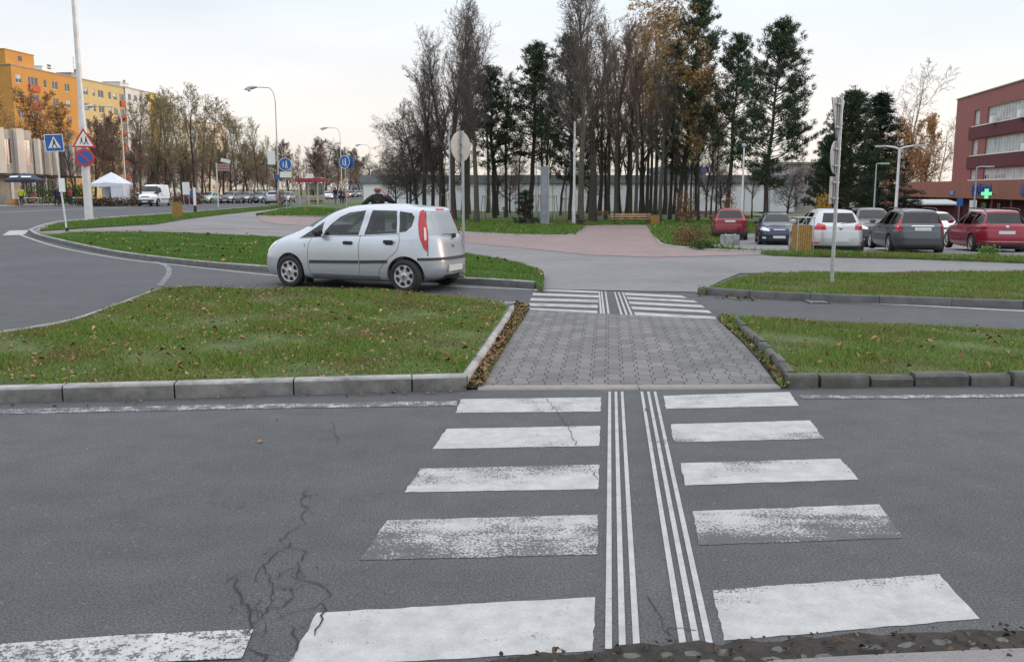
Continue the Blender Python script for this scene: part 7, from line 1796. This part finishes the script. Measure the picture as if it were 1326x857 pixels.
mb = MB(); mb.add([(-.05, -.05, ze), (w+.05, -.05, ze), (w+.05, w*.9+.05, ze), (-.05, w*.9+.05, ze), (w/2, w*.45, zt_), (w*.5, -.05, ze+.12)], [(0, 1, 5), (0, 5, 4), (5, 1, 4), (1, 2, 4), (2, 3, 4), (3, 0, 4)]); mb.build('roof', m_tent, tn)
MB().box(-.05, w+.05, -.07, -.052, ze-.28, ze-.003).build('valance', m_tent, tn); MB().box(w*.62, w, -.045, -.03, 0, ze-.29).build('side_curtain', m_tent, tn); MB().box(-.02, w, w*.9-.02, w*.9, 0, ze-.01).build('rear_curtain', m_tent, tn); MB().box(w, w+.02, -.02, w*.9, 0, ze-.01).build('side_wall', m_tent, tn)
def crate(label, px_, Y, dz, col, s=.5, grp='market crates'):
    p = at(px_, Y); p.z += dz; r = empty('crate', p, px_*.3, label, 'crate', grp); m = M('crate_paint', col, .7, var=.2)
    for k in range(3): MB().box(-s/2, s/2, -s*.35, -s*.35+.02, .02+k*.1, .1+k*.1).build('slat', m, r); MB().box(-s/2, s/2, s*.33, s*.35, .02+k*.1, .1+k*.1).build('slat', m, r)
    MB().box(-s/2, -s/2+.02, -s*.33, s*.33, .0, .32).build('end_panel', m, r); MB().box(s/2-.02, s/2, -s*.33, s*.33, .0, .32).build('end_panel', m, r); MB().box(-s/2+.02, s/2-.02, -s*.33, s*.33, .03, .28).build('contents', M('produce', (.35, .22, .05), .8, var=.5, scale=14), r)
def table(label, px_, Y, w=1.8):
    p = at(px_, Y); r = empty('market_table', p, .1, label, 'table', 'market tables'); MB().box(-w/2, w/2, -.4, .4, .72, .77).build('table_top', m_white, r)
    for sx in (-1, 1):
        for sy in (-1, 1): MB().box(sx*(w/2-.08)-.03, sx*(w/2-.08)+.03, sy*.33-.03, sy*.33+.03, 0, .717).build('leg', m_galv, r)
table('market table under the dark blue umbrella', 38, 83.6); table('market table in front of the white tent', 108, 86)
crate('wooden produce crate on the pavement left of the hi-vis person', 16, 83, 0, (.32, .18, .07), .9); crate('wooden produce crate stacked on the one left of the hi-vis person', 16, 83, .33, (.40, .22, .08), .8); crate('green crate on the table under the umbrella', 36, 83.6, .775, (.10, .22, .08)); crate('red crate on the table under the umbrella, beside the green one', 43, 83.6, .775, (.35, .06, .05))
MBc = empty('waste_container', at(150, 89), .1, 'dark plastic waste container inside the white tent opening', 'container'); MB().box(-.5, .5, -.35, .35, .1, 1.05).build('body', m_black, MBc, bevel=.05); MB().box(-.53, .53, -.38, .38, 1.06, 1.13).build('lid', m_trim, MBc, bevel=.02)
# signs by the pharmacy
p = at(1244, 70); r = empty('parking_sign', p, facing(p), 'blue sign plate on a post by the kiosk', 'traffic sign'); z_ = ZZ(262, 70)-p.z; pole(MB(), z_+.3, .03).build('post', m_galv, r); MB().box(-.22, .22, -.06, -.035, z_-.3, z_+.3).build('panel', m_blues, r)
p = at(1262.5, 72); r = empty('banner', p, facing(p), 'narrow white beach-flag banner before the pharmacy door', 'banner'); z_ = ZZ(259, 72)-p.z; MB().tube([(-.32, 0, 0), (-.32, 0, z_)], .02, 8).build('post', m_galv, r); MB().box(-.30, .2, -.01, .01, .25, z_-.02).build('cloth', m_white, r)
# ------------------------------------------------------------------ people
def skin(name, J, E, mat, parent, sub=2):
    names = list(J); me = bpy.data.meshes.new(name); me.from_pydata([J[n][0] for n in names], [(names.index(a), names.index(b)) for a, b in E], [])
    o = bpy.data.objects.new('s', me); C.objects.link(o); md = o.modifiers.new('k', 'SKIN'); md.use_smooth_shade = True
    for i, n in enumerate(names):
        rr = J[n][1]; rr = rr if isinstance(rr, tuple) else (rr, rr); me.skin_vertices[0].data[i].radius = rr; me.skin_vertices[0].data[i].use_root = (i == 0)
    o.modifiers.new('u', 'SUBSURF').levels = sub
    dg = bpy.context.evaluated_depsgraph_get(); m2 = bpy.data.meshes.new_from_object(o.evaluated_get(dg)); bpy.data.objects.remove(o); m2.name = name; return link(name, m2, mat, parent)
m_skin = M('skin', (.42, .22, .16), .6, var=.1, scale=20)
def person(label, p, rz, H, top, legs, hair, stride=.18, arms=None, hands=False, group=None, bald=False, z=None):
    r = empty('person', Vector((p.x, p.y, p.z if z is None else z)), rz, label, 'person', group); s = H/1.78
    arms = arms or {1: ((.25, .02, 1.16), (.27, -.12, .92)), -1: ((-.25, .05, 1.16), (-.25, .10, .90))}
    V = lambda *a: tuple(q*s for q in a)
    J = {'pel': (V(0, 0, .96), (.14*s, .10*s)), 'bel': (V(0, 0, 1.12), (.13*s, .09*s)), 'che': (V(0, .0, 1.32), (.16*s, .10*s)), 'nek': (V(0, .0, 1.49), .055*s), 'chin': (V(0, -.015, 1.57), .068*s), 'hed': (V(0, -.005, 1.66), (.082*s, .095*s)), 'top': (V(0, .005, 1.73), (.06*s, .07*s))}
    E = [('pel', 'bel'), ('bel', 'che'), ('che', 'nek'), ('nek', 'chin'), ('chin', 'hed'), ('hed', 'top')]
    for sd, t in ((1, 'l'), (-1, 'r')):
        st = stride*sd
        J['sh'+t] = (V(sd*.175, 0, 1.42), .062*s); J['el'+t] = (V(*arms[sd][0]), .043*s); J['wr'+t] = (V(*arms[sd][1]), .028*s); hv = (Vector(arms[sd][1])-Vector(arms[sd][0])).normalized(); J['ha'+t] = (V(*(Vector(arms[sd][1])+hv*.07)), (.038*s, .018*s))
        J['hi'+t] = (V(sd*.09, 0, .90), .085*s); J['kn'+t] = (V(sd*.10, -st*.55-.02, .50), .058*s); J['an'+t] = (V(sd*.10, -st, .09), .038*s); J['to'+t] = (V(sd*.115, -st-.17, .04), .036*s)
        E += [('che', 'sh'+t), ('sh'+t, 'el'+t), ('el'+t, 'wr'+t), ('wr'+t, 'ha'+t), ('pel', 'hi'+t), ('hi'+t, 'kn'+t), ('kn'+t, 'an'+t), ('an'+t, 'to'+t)]
        if hands:
            side_ = hv.cross(Vector((0, 1, 0))).normalized()
            for i, (off, ln) in enumerate(((-.03, .06), (-.01, .075), (.011, .07), (.031, .055))):
                b = Vector(arms[sd][1])+hv*.10+side_*off; J['f%d%s' % (i, t)] = (V(*(b+hv*ln*.5)), .009*s); J['g%d%s' % (i, t)] = (V(*(b+hv*ln+Vector((0, -.02, 0)))), .008*s); E += [('ha'+t, 'f%d%s' % (i, t)), ('f%d%s' % (i, t), 'g%d%s' % (i, t))]
            b = Vector(arms[sd][1])+hv*.03-side_*.05; J['th'+t] = (V(*b), .011*s); E += [('wr'+t, 'th'+t)]
    skin('body', J, E, m_skin, r)
    g_ = lambda n, f: (J[n][0], tuple(q*f for q in J[n][1]) if isinstance(J[n][1], tuple) else J[n][1]*f)
    Jt = {k: g_(k, 1.22) for k in ('che', 'bel', 'pel', 'shl', 'shr', 'ell', 'elr')}; Jt['nk'] = (V(0, .0, 1.50), .085*s); Jt['che'] = (V(0, 0, 1.36), (.20*s, .135*s)); Jt['shl'] = (V(.165, 0, 1.44), .088*s); Jt['shr'] = (V(-.165, 0, 1.44), .088*s)
    for t in 'lr': a = Vector(J['wr'+t][0]); b = Vector(J['el'+t][0]); Jt['wr'+t] = (tuple(a.lerp(b, .08)), .042*s)
    Jt['hem'] = (V(0, 0, .86), (.165*s, .125*s))
    skin('jacket', Jt, [('che', 'bel'), ('bel', 'pel'), ('pel', 'hem'), ('che', 'nk'), ('che', 'shl'), ('che', 'shr'), ('shl', 'ell'), ('shr', 'elr'), ('ell', 'wrl'), ('elr', 'wrr')], M('jacket', top, .85, var=.15, scale=8), r)
    MB().lathe([(.155*s, -.12*s), (.13*s, -.03*s), (.088*s, .03*s), (.072*s, .065*s), (.060*s, .06*s)], 16, M=Matrix.Translation((0, .012*s, 1.47*s)) @ Matrix.Diagonal((1.0, .82, 1, 1))).build('collar', r.children[-1].data.materials[0], r, smooth=60)
    Jl = {k: g_(k, 1.2) for k in ('pel', 'hil', 'hir', 'knl', 'knr', 'anl', 'anr')}
    skin('trousers', Jl, [('pel', 'hil'), ('pel', 'hir'), ('hil', 'knl'), ('hir', 'knr'), ('knl', 'anl'), ('knr', 'anr')], M('trousers', legs, .85, var=.15, scale=8), r)
    for t in 'lr': skin('shoe', {'a': (tuple(Vector(J['an'+t][0])-Vector((0, -.03, .045))*s), .045*s), 'b': (tuple(Vector(J['to'+t][0])+Vector((0, -.02, .0))), .042*s)}, [('a', 'b')], m_black, r)
    hz = 1.68*s
    for sd in (1, -1): MB().lathe([(.004, -.012), (.02, -.008), (.022, .006), (.006, .012)], 10, 'X', M=Matrix.Translation((sd*.088*s, .01*s, 1.63*s))).build('ear', m_skin, r, smooth=60)
    if not bald:
        mb = MB(); mb.lathe([(.090*s, -.02*s), (.098*s, .03*s), (.085*s, .085*s), (.045*s, .115*s), (.005, .122*s)], 16, M=Matrix.Translation((0, .018*s, 1.655*s)) @ Matrix.Rotation(rad(-22), 4, 'X')); mb.build('hair', M('hair', hair, .8, var=.2), r, smooth=60)
    else:
        mb = MB(); mb.lathe([(.084*s, -.02*s), (.089*s, .0), (.088*s, .03*s), (.082*s, .045*s)], 16, M=Matrix.Translation((0, .02*s, 1.62*s)) @ Matrix.Rotation(rad(-14), 4, 'X')); mb.build('hair', M('short_hair', (.16, .08, .055), .8, var=.2), r, smooth=60)
    return r
p = at(489, 24.5); man = person('man in a black jacket with raised elbows standing behind the silver hatchback', p, math.pi*.97, 1.84, (.012, .012, .014), (.03, .03, .035), (.1, .06, .04), .05,
    {1: ((.40, .10, 1.24), (.46, .05, 1.02)), -1: ((-.42, -.06, 1.30), (-.22, -.20, 1.52))}, hands=True, bald=True)
man.rotation_euler[2] = math.pi+.15; man.location.z = .02; man.location.z += 0.10
gpp = 'people near the bus shelter'
for x, Y_, rz, h, t, l, hr, lb in ((434, 96, 2.9, 1.78, (.015, .015, .02), (.12, .16, .22), (.03, .02, .015), 'walker in a black jacket and pale jeans right of the bus shelter'), (441.5, 98, 3.3, 1.7, (.03, .06, .045), (.03, .03, .035), (.05, .03, .02), 'walker in dark green beside the one in pale jeans'), (445.5, 99, .2, 1.65, (.35, .12, .10), (.05, .04, .05), (.1, .06, .04), 'walker in a red top, right of the dark green one')):
    person(lb, at(x, Y_), rz, h, t, l, hr, group=gpp)
gpm = 'people at the market stalls'
for x, Y_, rz, h, t, l, hr, lb in ((27, 81.5, .3, 1.75, (.42, .50, .03), (.03, .035, .05), (.05, .03, .02), 'person in a yellow hi-vis vest under the dark blue umbrella'), (73, 82, 1.2, 1.8, (.02, .025, .05), (.02, .02, .03), (.03, .02, .02), 'person in dark clothes beside the post of the crossing sign'), (76.5, 83, 2.0, 1.7, (.03, .03, .06), (.02, .02, .025), (.03, .02, .02), 'second person in dark clothes just right of the post of the crossing sign'), (91, 88, 2.6, 1.68, (.45, .04, .07), (.04, .04, .05), (.06, .04, .02), 'person in a red jacket between the crossing sign and the mast')):
    person(lb, at(x, Y_), rz, h, t, l, hr, group=gpm)
# low gable front for the hidden sources that were never planted
for k_, (o_, _h) in SRC.items():
    if not o_.get('used'):
        for c_ in list(o_.children_recursive): bpy.data.objects.remove(c_)
        bpy.data.objects.remove(o_)
    else: del o_['used']
